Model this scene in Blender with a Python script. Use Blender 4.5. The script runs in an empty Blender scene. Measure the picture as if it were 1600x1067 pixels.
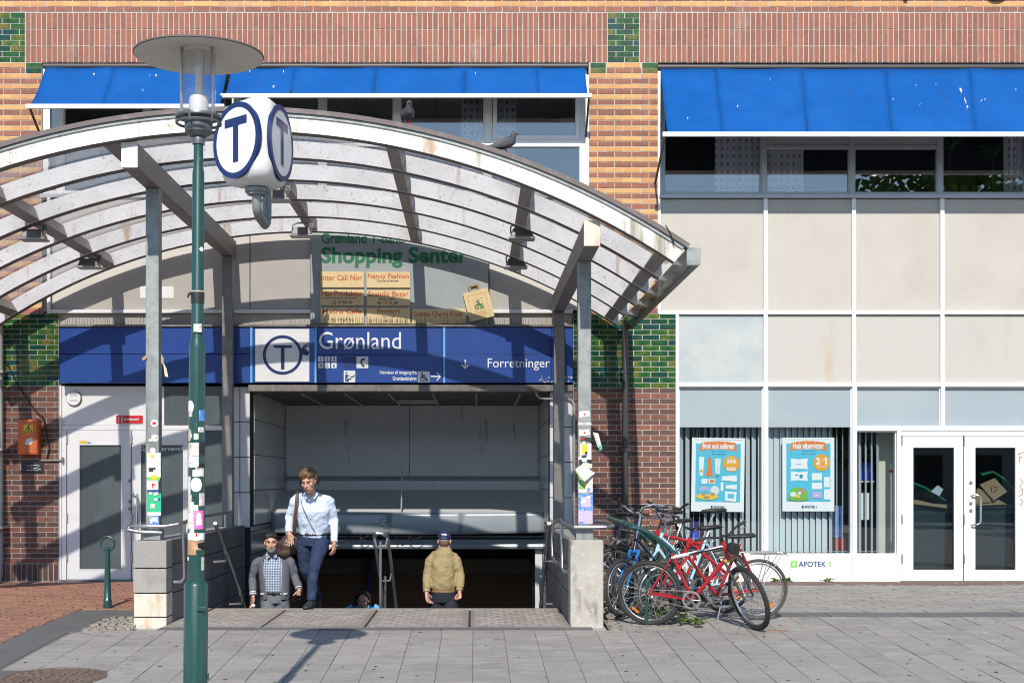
import bpy, bmesh, math, random
from mathutils import Vector, Matrix, Euler
random.seed(7)
R = math.radians
C = bpy.context.scene.collection
SC = bpy.context.scene

# ------------------------------------------------------------------ camera
EYE = 1.5
F = 2200.0            # focal length in photo pixels (1600 wide)
VX, VY = 741.0, 750.0
cam = bpy.data.cameras.new('camera'); camo = bpy.data.objects.new('camera', cam); C.objects.link(camo)
camo.location = (0, 0, EYE); camo.rotation_euler = (R(90), 0, 0)
cam.sensor_width = 36; cam.lens = F / 1600 * 36
cam.shift_x = (800 - VX) / 1600; cam.shift_y = (VY - 533.5) / 1600
cam.clip_start = .1; cam.clip_end = 1000
SC.camera = camo

# ------------------------------------------------------------------ sky, sun, exposure
SUN = Vector((.037, 1, -.735)).normalized()
elev = math.asin(-SUN.z)
w = bpy.data.worlds.new('World'); SC.world = w; w.use_nodes = True
nt = w.node_tree; bg = nt.nodes['Background']
sky = nt.nodes.new('ShaderNodeTexSky'); sky.sky_type = 'NISHITA'; sky.sun_disc = False
sky.sun_elevation = elev; sky.sun_rotation = R(180 + 2.1); sky.air_density = 1.0; sky.dust_density = .1; sky.ozone_density = 1.8
nt.links.new(sky.outputs[0], bg.inputs[0]); bg.inputs[1].default_value = .14
sl = bpy.data.lights.new('sun', 'SUN'); sl.energy = 4.2; sl.angle = R(.5); sl.color = (1, .935, .83)
so = bpy.data.objects.new('sun', sl); C.objects.link(so); so.rotation_euler = SUN.to_track_quat('-Z', 'Y').to_euler()
so.location = (-3, -20, 30)
SC.view_settings.view_transform = 'Standard'; SC.view_settings.look = 'None'
SC.view_settings.exposure = 0.3; SC.view_settings.gamma = 1; SC.view_settings.use_curve_mapping = False
SC.render.engine = 'CYCLES'
SC.cycles.max_bounces = 8; SC.cycles.filter_width = 1.05; SC.cycles.transparent_max_bounces = 16; SC.cycles.caustics_reflective = False; SC.cycles.caustics_refractive = False

# ------------------------------------------------------------------ helpers
def PX(px, D): return (px - VX) * D / F
def PZ(py, D): return EYE + (VY - py) * D / F
def P3(px, py, D): return Vector((PX(px, D), D, PZ(py, D)))

ORG = {}
def link(o, parent=None):
    C.objects.link(o)
    if parent is not None: o.parent = parent
    return o
def tag(o, label=None, cat=None, group=None, kind=None):
    if label: o['label'] = label
    if cat: o['category'] = cat
    if group: o['group'] = group
    if kind: o['kind'] = kind
    return o
def thing(name, label, cat, loc=(0, 0, 0), group=None):
    o = bpy.data.objects.new(name, None); o.location = loc; C.objects.link(o); ORG[o.name] = Vector(loc)
    o.empty_display_size = .2
    return tag(o, label, cat, group)

class MB:
    def __init__(s): s.v = []; s.f = []; s.t = []; s.mi = []
    def add(s, vs, fs, tone=.5, mi=0):
        b = len(s.v); s.v += [tuple(v) for v in vs]
        for f in fs: s.f.append(tuple(i + b for i in f)); s.t.append(tone); s.mi.append(mi)
        return s
    def box(s, x0, x1, y0, y1, z0, z1, tone=.5, mi=0):
        return s.add([(x0,y0,z0),(x1,y0,z0),(x1,y1,z0),(x0,y1,z0),(x0,y0,z1),(x1,y0,z1),(x1,y1,z1),(x0,y1,z1)],
              [(0,3,2,1),(4,5,6,7),(0,1,5,4),(1,2,6,5),(2,3,7,6),(3,0,4,7)], tone, mi)
    def brick(s, x0, x1, y0, y1, z0, z1, tone=.5):   # no back face
        return s.add([(x0,y0,z0),(x1,y0,z0),(x1,y1,z0),(x0,y1,z0),(x0,y0,z1),(x1,y0,z1),(x1,y1,z1),(x0,y1,z1)],
              [(0,3,2,1),(4,5,6,7),(0,1,5,4),(1,2,6,5),(3,0,4,7)], tone)
    def obox(s, c, size, M, tone=.5, mi=0):
        c = Vector(c); a = [Vector(M.col[i]).normalized() * size[i] / 2 for i in range(3)]
        vs = [c + sx*a[0] + sy*a[1] + sz*a[2] for sz in (-1,1) for sx, sy in ((-1,-1),(1,-1),(1,1),(-1,1))]
        return s.add(vs, [(0,3,2,1),(4,5,6,7),(0,1,5,4),(1,2,6,5),(2,3,7,6),(3,0,4,7)], tone, mi)
    def bar(s, a, b, w, h, up=(0,0,1), tone=.5, mi=0):
        a = Vector(a); b = Vector(b); d = (b - a); L = d.length; d.normalize()
        side = d.cross(Vector(up)).normalized(); u = side.cross(d)
        M = Matrix((d, side, u)).transposed()
        return s.obox((a + b) / 2, (L, w, h), M, tone, mi)
    def frame(s, x0, x1, z0, z1, wd, y0, y1, wz=None):
        wz = wz or wd
        s.box(x0, x0+wd, y0, y1, z0, z1); s.box(x1-wd, x1, y0, y1, z0, z1)
        s.box(x0+wd, x1-wd, y0+.001, y1-.001, z0, z0+wz); s.box(x0+wd, x1-wd, y0+.001, y1-.001, z1-wz, z1)
        return s
    def tube(s, pts, r, n=8, caps=True, closed=False, tone=.5, mi=0, flat=None, side=None):
        pts = [Vector(p) for p in pts]; k = len(pts)
        if not hasattr(r, '__len__'): r = [r] * k
        vs = []; fs = []; prev = None
        for i, p in enumerate(pts):
            if closed: d = pts[(i+1) % k] - pts[i-1]
            else: d = pts[min(i+1, k-1)] - pts[max(i-1, 0)]
            d.normalize()
            if side is not None: u = Vector(side); u = (u - d*u.dot(d)).normalized()
            elif prev is None:
                u = d.orthogonal().normalized()
            else: u = (prev - d*prev.dot(d)).normalized()
            prev = u; v = d.cross(u)
            ra, rb = r[i] if hasattr(r[i], '__len__') else (r[i], r[i])
            for j in range(n):
                t = 2*math.pi*j/n
                vs.append(p + u*math.cos(t)*ra + v*math.sin(t)*rb)
        m = k if closed else k-1
        for i in range(m):
            for j in range(n):
                a = i*n+j; b = i*n+(j+1) % n; c = ((i+1) % k)*n+(j+1) % n; d2 = ((i+1) % k)*n+j
                fs.append((a, b, c, d2))
        if caps and not closed:
            fs.append(tuple(range(n-1, -1, -1))); fs.append(tuple((k-1)*n+j for j in range(n)))
        return s.add(vs, fs, tone, mi)
    def lathe(s, prof, c, n=24, M=None, tone=.5, mi=0, caps=True):
        if prof[0] == prof[-1]: caps = False
        c = Vector(c); vs = []; fs = []
        for (r, z) in prof:
            for j in range(n):
                t = 2*math.pi*j/n; p = Vector((r*math.cos(t), r*math.sin(t), z))
                if M is not None: p = M @ p
                vs.append(c + p)
        for i in range(len(prof)-1):
            for j in range(n):
                fs.append((i*n+j, i*n+(j+1) % n, (i+1)*n+(j+1) % n, (i+1)*n+j))
        if caps and prof[0][0] > 1e-5: fs.append(tuple(range(n-1, -1, -1)))
        if caps and prof[-1][0] > 1e-5: fs.append(tuple((len(prof)-1)*n+j for j in range(n)))
        return s.add(vs, fs, tone, mi)
    def ball(s, c, r, n=12, m=8, M=None, tone=.5, mi=0):
        rr = r if hasattr(r, '__len__') else (r, r, r)
        vs = []; fs = []; c = Vector(c)
        for i in range(m+1):
            ph = math.pi*i/m
            for j in range(n):
                t = 2*math.pi*j/n
                p = Vector((rr[0]*math.sin(ph)*math.cos(t), rr[1]*math.sin(ph)*math.sin(t), -rr[2]*math.cos(ph)))
                if M is not None: p = M @ p
                vs.append(c + p)
        for i in range(m):
            for j in range(n): fs.append((i*n+j, i*n+(j+1) % n, (i+1)*n+(j+1) % n, (i+1)*n+j))
        return s.add(vs, fs, tone, mi)
    def prism(s, poly, y0, y1, tone=.5, mi=0):     # poly of (x, z), y0 is the front
        n = len(poly); vs = [(x, y0, z) for x, z in poly] + [(x, y1, z) for x, z in poly]
        fs = [tuple(range(n)), tuple(range(2*n-1, n-1, -1))] + [(j, (j+1) % n, n+(j+1) % n, n+j)[::-1] for j in range(n)]
        return s.add(vs, fs, tone, mi)
    def slab(s, poly, z0, z1, tone=.5):            # poly of (x, y)
        n = len(poly)
        zf = z1 if callable(z1) else (lambda x, y: z1)
        vs = [(x, y, zf(x, y)) for x, y in poly] + [(x, y, z0 if not callable(z0) else z0(x, y)) for x, y in poly]
        fs = [tuple(range(n))] + [(j, (j+1) % n, n+(j+1) % n, n+j)[::-1] for j in range(n)]
        return s.add(vs, fs, tone)
    def disc(s, cx, cz, r0, r1, y0, y1, n=40, tone=.5, a0=0, a1=360, mi=0):   # annulus in the facade plane
        for j in range(n):
            t0 = R(a0 + (a1-a0)*j/n); t1 = R(a0 + (a1-a0)*(j+1)/n)
            q = [(cx+r*math.cos(t), cz+r*math.sin(t)) for r, t in ((r0,t0),(r1,t0),(r1,t1),(r0,t1))]
            vs = [(x, y0, z) for x, z in q] + [(x, y1, z) for x, z in q]
            s.add(vs, [(0,1,2,3),(1,5,6,2),(0,3,7,4)], tone, mi)
        return s
    def build(s, name, mat, parent=None, smooth=False, bevel=0, kind=None, seg=2, recalc=True, local=False):
        me = bpy.data.meshes.new(name)
        vs = s.v
        if parent is not None and not local:
            o0 = ORG.get(parent.name, Vector((0,0,0)))
            if o0.length > 0: vs = [(x-o0.x, y-o0.y, z-o0.z) for x, y, z in vs]
        me.from_pydata(vs, [], s.f)
        if recalc:
            bm = bmesh.new(); bm.from_mesh(me); bmesh.ops.recalc_face_normals(bm, faces=bm.faces); bm.to_mesh(me); bm.free()
        at = me.attributes.new('tone', 'FLOAT', 'FACE'); at.data.foreach_set('value', s.t)
        if isinstance(mat, (list, tuple)):
            for m in mat: me.materials.append(m)
            me.polygons.foreach_set('material_index', s.mi)
        else: me.materials.append(mat)
        if smooth:
            me.polygons.foreach_set('use_smooth', [True]*len(me.polygons))
            try: me.set_sharp_from_angle(angle=R(40))
            except Exception: pass
        me.update()
        o = bpy.data.objects.new(name, me); link(o, parent)
        if parent is not None: ORG[o.name] = ORG.get(parent.name, Vector((0,0,0)))
        if bevel:
            b = o.modifiers.new('bevel', 'BEVEL'); b.width = bevel; b.segments = seg; b.limit_method = 'ANGLE'; b.angle_limit = R(40)
        if kind: o['kind'] = kind
        return o

# ------------------------------------------------------------------ materials
MATS = {}
def mat(name, col, rough=.6, metal=0, layers=(), bump=0, bscale=60, tone=None, spec=.5, coat=0, ramp=None, bstretch=(1,1,1)):
    """layers: (colour, scale, lo, hi, amount[, stretch]) noise stains laid over the colour; tone: second colour mixed by the piece's own tone."""
    m = bpy.data.materials.new(name); m.use_nodes = True; n = m.node_tree.nodes; L = m.node_tree.links
    b = n['Principled BSDF']; b.inputs['Roughness'].default_value = rough; b.inputs['Metallic'].default_value = metal
    b.inputs['Specular IOR Level'].default_value = spec
    if coat: b.inputs['Coat Weight'].default_value = coat; b.inputs['Coat Roughness'].default_value = .08
    g = n.new('ShaderNodeNewGeometry')
    cur = n.new('ShaderNodeRGB'); cur.outputs[0].default_value = (*col, 1); cur = cur.outputs[0]
    def mix(fac, a, bcol):
        x = n.new('ShaderNodeMix'); x.data_type = 'RGBA'
        L.new(fac, x.inputs[0]); L.new(a, x.inputs[6])
        if isinstance(bcol, tuple): x.inputs[7].default_value = (*bcol, 1)
        else: L.new(bcol, x.inputs[7])
        return x.outputs[2]
    if tone is not None or ramp:
        a = n.new('ShaderNodeAttribute'); a.attribute_name = 'tone'
        if ramp:
            cr = n.new('ShaderNodeValToRGB'); e = cr.color_ramp.elements
            e[0].position = 0; e[0].color = (*ramp[0], 1); e[1].position = 1; e[1].color = (*ramp[-1], 1)
            for i, c in enumerate(ramp[1:-1]):
                el = e.new((i+1)/(len(ramp)-1)); el.color = (*c, 1)
            nz = n.new('ShaderNodeTexNoise'); nz.inputs['Scale'].default_value = 9; L.new(g.outputs['Position'], nz.inputs['Vector'])
            ad = n.new('ShaderNodeMath'); ad.operation = 'MULTIPLY_ADD'; L.new(nz.outputs[0], ad.inputs[0]); ad.inputs[1].default_value = 1.5
            sb = n.new('ShaderNodeMath'); sb.operation = 'SUBTRACT'; L.new(a.outputs['Fac'], sb.inputs[0]); sb.inputs[1].default_value = .75
            L.new(sb.outputs[0], ad.inputs[2])
            L.new(ad.outputs[0], cr.inputs[0]); cur = cr.outputs[0]
        else: cur = mix(a.outputs['Fac'], cur, tone)
    for ly in layers:
        c, sc, lo, hi, am = ly[:5]
        if lo >= .6: lo -= .055; hi -= .055
        st = ly[5] if len(ly) > 5 else (1, 1, 1)
        mp = n.new('ShaderNodeMapping'); mp.inputs['Scale'].default_value = st; L.new(g.outputs['Position'], mp.inputs['Vector'])
        nz = n.new('ShaderNodeTexNoise'); nz.inputs['Scale'].default_value = sc; nz.inputs['Detail'].default_value = 5
        nz.inputs['Roughness'].default_value = .62
        L.new(mp.outputs[0], nz.inputs['Vector'])
        mr = n.new('ShaderNodeMapRange'); mr.inputs['From Min'].default_value = lo; mr.inputs['From Max'].default_value = hi
        mr.inputs['To Max'].default_value = am; L.new(nz.outputs[0], mr.inputs[0])
        cur = mix(mr.outputs[0], cur, c)
    L.new(cur, b.inputs['Base Color'])
    if bump:
        mp = n.new('ShaderNodeMapping'); mp.inputs['Scale'].default_value = bstretch; L.new(g.outputs['Position'], mp.inputs['Vector'])
        nz = n.new('ShaderNodeTexNoise'); nz.inputs['Scale'].default_value = bscale; nz.inputs['Detail'].default_value = 6; L.new(mp.outputs[0], nz.inputs['Vector'])
        bp = n.new('ShaderNodeBump'); bp.inputs['Strength'].default_value = bump; bp.inputs['Distance'].default_value = .01
        L.new(nz.outputs[0], bp.inputs['Height']); L.new(bp.outputs[0], b.inputs['Normal'])
    MATS[name] = m
    return m
def glass(name, tint=(1,1,1), refl=.12, rough=0.0, haze=0, hazecol=(.5,.5,.5), transl=True):
    m = bpy.data.materials.new(name); m.use_nodes = True; n = m.node_tree.nodes; L = m.node_tree.links
    n.remove(n['Principled BSDF']); out = n['Material Output']
    tr = n.new('ShaderNodeBsdfTransparent'); tr.inputs[0].default_value = (*tint, 1)
    gl = n.new('ShaderNodeBsdfGlossy'); gl.inputs['Roughness'].default_value = rough
    cur = tr.outputs[0]
    if haze:
        df = n.new('ShaderNodeBsdfDiffuse'); df.inputs[0].default_value = (*hazecol, 1)
        tl = n.new('ShaderNodeBsdfTranslucent'); tl.inputs[0].default_value = (*hazecol, 1)
        hm = n.new('ShaderNodeMixShader'); hm.inputs[0].default_value = .5 if transl else 0; L.new(df.outputs[0], hm.inputs[1]); L.new(tl.outputs[0], hm.inputs[2])
        x = n.new('ShaderNodeMixShader'); L.new(cur, x.inputs[1]); L.new(hm.outputs[0], x.inputs[2])
        g = n.new('ShaderNodeNewGeometry'); nz = n.new('ShaderNodeTexNoise'); nz.inputs['Scale'].default_value = 3; nz.inputs['Detail'].default_value = 6
        L.new(g.outputs['Position'], nz.inputs['Vector'])
        mr = n.new('ShaderNodeMapRange'); mr.inputs['From Min'].default_value = .3; mr.inputs['From Max'].default_value = .75
        mr.inputs['To Min'].default_value = haze*.7; mr.inputs['To Max'].default_value = haze*1.4; L.new(nz.outputs[0], mr.inputs[0])
        L.new(mr.outputs[0], x.inputs[0]); cur = x.outputs[0]
    gg = n.new('ShaderNodeNewGeometry'); dt = n.new('ShaderNodeVectorMath'); dt.operation = 'DOT_PRODUCT'
    L.new(gg.outputs['Incoming'], dt.inputs[0]); L.new(gg.outputs['Normal'], dt.inputs[1])
    ab = n.new('ShaderNodeMath'); ab.operation = 'ABSOLUTE'; L.new(dt.outputs['Value'], ab.inputs[0])
    om = n.new('ShaderNodeMath'); om.operation = 'SUBTRACT'; om.inputs[0].default_value = 1; L.new(ab.outputs[0], om.inputs[1])
    pw = n.new('ShaderNodeMath'); pw.operation = 'POWER'; L.new(om.outputs[0], pw.inputs[0]); pw.inputs[1].default_value = 5
    ad = n.new('ShaderNodeMath'); ad.operation = 'MULTIPLY_ADD'; ad.use_clamp = True; L.new(pw.outputs[0], ad.inputs[0]); ad.inputs[1].default_value = .9; ad.inputs[2].default_value = refl
    x = n.new('ShaderNodeMixShader'); L.new(ad.outputs[0], x.inputs[0]); L.new(cur, x.inputs[1]); L.new(gl.outputs[0], x.inputs[2])
    L.new(x.outputs[0], out.inputs[0])
    MATS[name] = m
    return m

M = {}
M['mortar'] = mat('mortar', (.52,.49,.45), .9, layers=[((.25,.23,.21), 5, .45, .7, .5)], bump=.3, bscale=120)
M['brick_red'] = mat('red brick', (.31,.118,.075), .8, tone=(.22,.085,.062), layers=[((.2,.08,.06), .9, .5, .72, .4), ((.5,.46,.42), 1.3, .68, .8, .35, (1,1,.4)), ((.16,.075,.07), 7, .52, .72, .5), ((.42,.2,.14), 26, .5, .8, .5)], bump=.25, bscale=150)
M['brick_yellow'] = mat('yellow brick', (.62,.37,.14), .8, tone=(.52,.25,.11), layers=[((.36,.2,.09), .9, .5, .72, .4), ((.5,.46,.42), 1.3, .68, .8, .35, (1,1,.4)), ((.4,.2,.09), 18, .5, .75, .45), ((.68,.45,.22), 40, .5, .8, .4)], bump=.25, bscale=150)
M['brick_brown'] = mat('brown brick', (.24,.085,.05), .7, tone=(.16,.062,.042), layers=[((.07,.04,.03), .9, .5, .72, .4), ((.5,.46,.42), 1.3, .68, .8, .35, (1,1,.4)), ((.05,.03,.03), 14, .5, .75, .4), ((.3,.13,.08), 30, .55, .8, .4)], bump=.25, bscale=150)
M['brick_dark'] = mat('dark brown brick', (.085,.045,.038), .7, tone=(.12,.055,.042), layers=[((.04,.03,.025), .9, .5, .72, .4), ((.5,.46,.42), 1.3, .68, .8, .35, (1,1,.4)), ((.045,.03,.03), 14, .5, .75, .4), ((.2,.09,.06), 30, .6, .8, .4)], bump=.25, bscale=150)
M['brick_green'] = mat('green glazed brick', (.03,.14,.05), .3, ramp=[(.0,.05,.05),(.004,.045,.02),(.008,.07,.012),(.015,.09,.012),(.05,.11,.01),(.13,.12,.02)], layers=[((.003,.016,.008), 30, .5, .72, .6)], bump=.12, bscale=25, spec=.3)
M['beige'] = mat('beige panel', (.45,.42,.384), .55, layers=[((.385,.35,.31), 1.6, .45, .72, .6), ((.475,.455,.435), 1.1, .5, .7, .5), ((.4,.37,.33), 3, .5, .75, .35, (3,1,.25))], bump=.05, bscale=40)
M['beige_stain'] = mat('stained beige panel', (.45,.432,.405), .55, layers=[((.45,.32,.19), 2.2, .55, .74, .6, (1.6,1,.35)), ((.395,.375,.35), 1.3, .5, .8, .4)], bump=.05, bscale=40)
M['white'] = mat('white painted metal', (.8,.8,.8), .4, layers=[((.6,.57,.53), 3, .6, .85, .4)])
M['white_door'] = mat('white door paint', (.78,.77,.77), .4, layers=[((.55,.52,.5), 2.5, .55, .8, .4)])
M['grey_frame'] = mat('grey aluminium', (.42,.44,.47), .4, metal=.3, layers=[((.3,.3,.3), 5, .5, .8, .4)])
M['frost'] = mat('frosted film', (.31,.36,.4), .25, layers=[((.4,.44,.46), .9, .45, .7, .5), ((.7,.75,.75), 30, .68, .8, .3)])
M['frost_grey'] = mat('grey frosted film', (.09,.11,.115), .2, layers=[((.16,.2,.2), 1.7, .45, .75, .7, (1,1,.4))])
M['pale_panel'] = mat('pale glass panel', (.42,.45,.45), .25, layers=[((.31,.37,.42), 1.1, .42, .68, .8), ((.72,.74,.72), 35, .66, .78, .5), ((.62,.62,.54), .8, .5, .7, .4)])
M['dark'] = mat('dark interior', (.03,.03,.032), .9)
M['room'] = mat('interior wall', (.3,.29,.27), .9)
M['ceil'] = mat('ceiling tile', (.7,.69,.65), .9)
M['rib'] = mat('weathered white paint', (.7,.7,.72), .55, layers=[((.46,.455,.46), 1.6, .46, .74, .6), ((.56,.54,.53), 14, .5, .7, .5, (.4,1,1)), ((.26,.19,.13), 55, .66, .74, .85), ((.36,.2,.1), 2.4, .665, .77, .7, (2.2,1,.3)), ((.2,.17,.14), 16, .66, .78, .7)], bump=.2, bscale=90)
M['rib_front'] = mat('weathered front rib paint', (.76,.745,.71), .55, layers=[((.58,.54,.49), 2, .5, .76, .55), ((.2,.19,.13), 1.15, .64, .72, .85, (2.8,1,.15)), ((.1,.08,.06), 70, .665, .72, .9), ((.42,.26,.13), 3, .64, .76, .75, (1.5,1,.6)), ((.16,.13,.1), 22, .69, .76, .8)], bump=.2, bscale=90)
M['rib_edge'] = mat('dark grey rib edge', (.17,.16,.155), .7, layers=[((.08,.07,.06), 6, .45, .7, .6), ((.3,.28,.27), 20, .55, .75, .4)])  # darker grey for the undersides and tops of the ribs
M['steel'] = mat('galvanised steel', (.27,.29,.29), .5, metal=.4, layers=[((.15,.16,.165), 9, .45, .7, .7), ((.38,.4,.41), 4, .5, .75, .5), ((.08,.07,.065), 3, .62, .8, .6, (2,2,.4))], bump=.08, bscale=60)
M['steel_dark'] = mat('weathered steel', (.22,.205,.2), .5, metal=.4, layers=[((.12,.09,.07), 6, .5, .75, .6), ((.34,.32,.3), 10, .5, .8, .5)], bump=.1, bscale=60)
M['purlin'] = mat('grey painted steel', (.3,.285,.28), .5, layers=[((.2,.13,.09), 5, .6, .8, .6)], bump=.1)
M['trim_brown'] = mat('brown roof edge', (.13,.105,.1), .6, layers=[((.3,.28,.27), 6, .55, .75, .5)])
M['roofglass'] = glass('wired roof glass', (.92,.92,.93), .03, .02, .08, (.3,.28,.28), False)
M['stainless'] = mat('stainless steel', (.62,.62,.63), .22, metal=1)
M['stainless_rough'] = mat('brushed stainless steel', (.5,.5,.51), .38, metal=1)
M['dimglass'] = glass('dim tinted glass', (.5,.54,.52), .03, .05, .15, (.2,.2,.2), False)
M['winglass'] = glass('window glass', (.9,.93,.95), .16)
M['doorglass'] = glass('door glass', (.75,.8,.85), .07)
M['shopglass'] = glass('shop window glass', (.92,.95,.96), .05)
M['clearglass'] = glass('lamp glass', (.9,.9,.9), .06, .05, .1, (.6,.6,.62))
M['blue_fabric'] = mat('blue awning fabric', (.004,.088,.34), .85, spec=.15, layers=[((.002,.07,.28), 3, .4, .7, .6), ((.02,.07,.2), 2.2, .5, .72, .35, (2.5,1,.4)), ((.01,.11,.4), 1.3, .45, .7, .5)], bump=.12, bscale=300)
M['lining'] = mat('dark awning lining', (.006,.012,.03), .9)
M['sign_blue'] = mat('blue sign enamel', (.010,.055,.27), .35, layers=[((.025,.1,.36), 2.4, .5, .8, .4), ((.4,.42,.5), 60, .74, .8, .5)])
M['sign_blue2'] = mat('dark blue lettering', (.01,.03,.17), .4)
M['light_blue'] = mat('light blue strip', (.16,.42,.78), .4)
M['sign_white'] = mat('sign white', (.74,.74,.74), .4, layers=[((.55,.53,.5), 3, .5, .8, .4)])
M['print_white'] = mat('white print', (.82,.82,.82), .5)
M['board_grey'] = mat('grey green board', (.33,.37,.375), .5, layers=[((.26,.28,.29), 2, .45, .7, .5), ((.42,.44,.44), 30, .6, .8, .4)])
M['green_text'] = mat('green lettering', (.005,.16,.06), .5)
M['plate'] = mat('cream name plate', (.74,.57,.3), .45, layers=[((.62,.45,.22), 3, .5, .8, .4)])
M['red_text'] = mat('red lettering', (.55,.1,.025), .5)
M['black_text'] = mat('black lettering', (.05,.045,.04), .5)
M['lintel'] = mat('stained lintel', (.2,.18,.16), .6, layers=[((.08,.06,.05), 5, .45, .7, .7), ((.42,.4,.37), 8, .6, .8, .6)], bump=.2)
M['hoarding'] = mat('grey hoarding sheet', (.8,.81,.81), .45, layers=[((.7,.71,.71), 1.2, .45, .75, .6), ((.1,.07,.08), 2.3, .7, .8, .7, (3,1,.35)), ((.42,.43,.44), 25, .68, .8, .4)], bump=.04, bscale=4)
M['hoarding_blue'] = mat('grey blue sheet', (.36,.41,.44), .35, metal=.1, layers=[((.27,.3,.33), 1.5, .45, .75, .6)], bump=.05, bscale=3)
M['tile_white'] = mat('white wall tile', (.76,.75,.75), .22, tone=(.68,.67,.67), layers=[((.38,.36,.35), 3, .55, .8, .4)])
M['tile_dark'] = mat('grey stair wall tile', (.3,.31,.325), .28, tone=(.22,.23,.245), layers=[((.15,.15,.15), 4, .5, .75, .5), ((.36,.37,.38), 60, .5, .7, .3, (6,6,.2))])
M['joint'] = mat('dark joint', (.035,.033,.032), .9)
M['brown_board'] = mat('brown hoarding', (.2,.13,.085), .7, layers=[((.26,.18,.12), 5, .5, .8, .4)])
M['stone'] = mat('grey granite', (.34,.33,.31), .85, tone=(.26,.25,.24), layers=[((.2,.19,.18), 3, .5, .72, .6), ((.5,.49,.47), 90, .55, .7, .4), ((.12,.11,.1), 130, .6, .7, .4)], bump=.5, bscale=70)
M['stone_dirty'] = mat('stained granite', (.62,.58,.5), .85, layers=[((.5,.3,.13), 5, .5, .72, .7, (2,2,.5)), ((.3,.27,.23), 9, .55, .75, .6)], bump=.5, bscale=60)
M['concrete'] = mat('rough concrete', (.43,.41,.37), .9, layers=[((.3,.28,.25), 3, .48, .72, .6), ((.1,.085,.07), 2.6, .6, .72, .85, (1.6,1,.45)), ((.62,.6,.55), 12, .5, .7, .5)], bump=.5, bscale=60)
M['side_stone'] = mat('dark side stone', (.2,.19,.185), .8, tone=(.14,.135,.13), layers=[((.09,.085,.08), 8, .5, .75, .5), ((.2,.19,.18), 30, .6, .8, .4)], bump=.4, bscale=70)
M['clay_dark'] = mat('dirty clay paver', (.2,.12,.1), .85, tone=(.15,.1,.09), layers=[((.1,.08,.075), 2, .5, .75, .6)], bump=.3)
M['paver'] = mat('grey paving slab', (.325,.303,.28), .85, tone=(.27,.253,.235), layers=[((.24,.225,.21), 1.3, .46, .72, .6), ((.43,.415,.395), 7, .48, .72, .5, (.35,1,1)), ((.2,.185,.17), 40, .62, .76, .6), ((.17,.16,.15), 3.2, .63, .76, .6), ((.5,.48,.45), 75, .7, .8, .5), ((.11,.1,.095), 17, .72, .77, .8)], bump=.45, bscale=60)
M['plaster'] = mat('pale grey plaster', (.55,.54,.51), .9)  # kept pale so the added buildings bounce light into the recess
M['square'] = mat('grey stone paving of the square', (.38,.36,.335), .85, layers=[((.3,.285,.27), 1, .45, .75, .5)])
M['asphalt'] = mat('asphalt', (.12,.12,.12), .9, layers=[((.08,.08,.08), 3, .45, .7, .5), ((.2,.2,.2), 150, .55, .7, .5)], bump=.5, bscale=150)
M['kerb'] = mat('dark kerb stone', (.15,.15,.152), .85, tone=(.12,.12,.122), layers=[((.1,.1,.1), 4, .5, .75, .5), ((.22,.22,.22), 120, .55, .7, .4)], bump=.3, bscale=100)
M['clay'] = mat('red clay paver', (.34,.165,.105), .85, tone=(.25,.125,.09), layers=[((.15,.1,.085), 1.1, .52, .75, .65), ((.42,.25,.17), 22, .5, .75, .4), ((.18,.1,.07), 9, .6, .8, .5)], bump=.3, bscale=90)
M['cobble'] = mat('rough cobble', (.36,.32,.28), .9, tone=(.25,.225,.2), layers=[((.4,.37,.33), 40, .5, .75, .4)], bump=.4)
M['joint_sand'] = mat('sandy joint', (.16,.145,.13), .95, bump=.3, bscale=200)
M['plate_step'] = mat('worn threshold plate', (.3,.27,.245), .7, tone=(.24,.215,.2), layers=[((.18,.14,.12), 1.7, .48, .75, .6), ((.36,.32,.3), 6, .5, .75, .4)], bump=.2)
M['lozenge'] = mat('worn raised tread', (.36,.33,.3), .6, tone=(.25,.225,.21), layers=[((.2,.16,.14), 2, .48, .75, .5)])
M['iron'] = mat('rusty cast iron', (.19,.14,.115), .6, metal=.3, layers=[((.26,.17,.12), 9, .5, .75, .6), ((.06,.05,.045), 5, .5, .7, .5)], bump=.3)
M['green_paint'] = mat('dark green paint', (.012,.062,.056), .35, layers=[((.008,.035,.033), 5, .5, .75, .5), ((.12,.17,.165), 45, .7, .76, .6)], coat=.2)
M['lamp_grey'] = mat('lamp grey metal', (.13,.14,.15), .4, metal=.4)
M['lamp_disc'] = mat('pale lamp shade enamel', (.6,.58,.52), .45, layers=[((.48,.45,.39), 3, .45, .75, .6), ((.2,.17,.13), 24, .68, .8, .5)])
M['rod'] = mat('lamp rod metal', (.45,.46,.47), .3, metal=.9)
M['opal'] = mat('opal white', (.78,.78,.78), .3)
M['tsign'] = mat('sign body white', (.72,.72,.72), .35, layers=[((.5,.47,.42), 4, .55, .8, .5), ((.25,.21,.17), 40, .72, .8, .5)])
M['tsign_ring'] = mat('sign ring blue', (.007,.024,.125), .35)
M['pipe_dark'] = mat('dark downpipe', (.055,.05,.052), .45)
M['pipe_grey'] = mat('grey downpipe', (.4,.4,.39), .4, metal=.3)
M['orange_box'] = mat('orange enamel', (.62,.13,.025), .45, layers=[((.4,.1,.04), 6, .5, .75, .5), ((.7,.4,.3), 30, .68, .78, .5)])
M['yellow'] = mat('yellow label', (.75,.5,.03), .5)
M['blackp'] = mat('black paint', (.018,.018,.02), .5)
M['rubber'] = mat('tyre rubber', (.025,.025,.026), .8, layers=[((.09,.085,.08), 30, .5, .75, .5)])
M['rubber_worn'] = mat('dusty tyre rubber', (.07,.066,.06), .85, layers=[((.03,.03,.03), 30, .5, .75, .6)])
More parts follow.
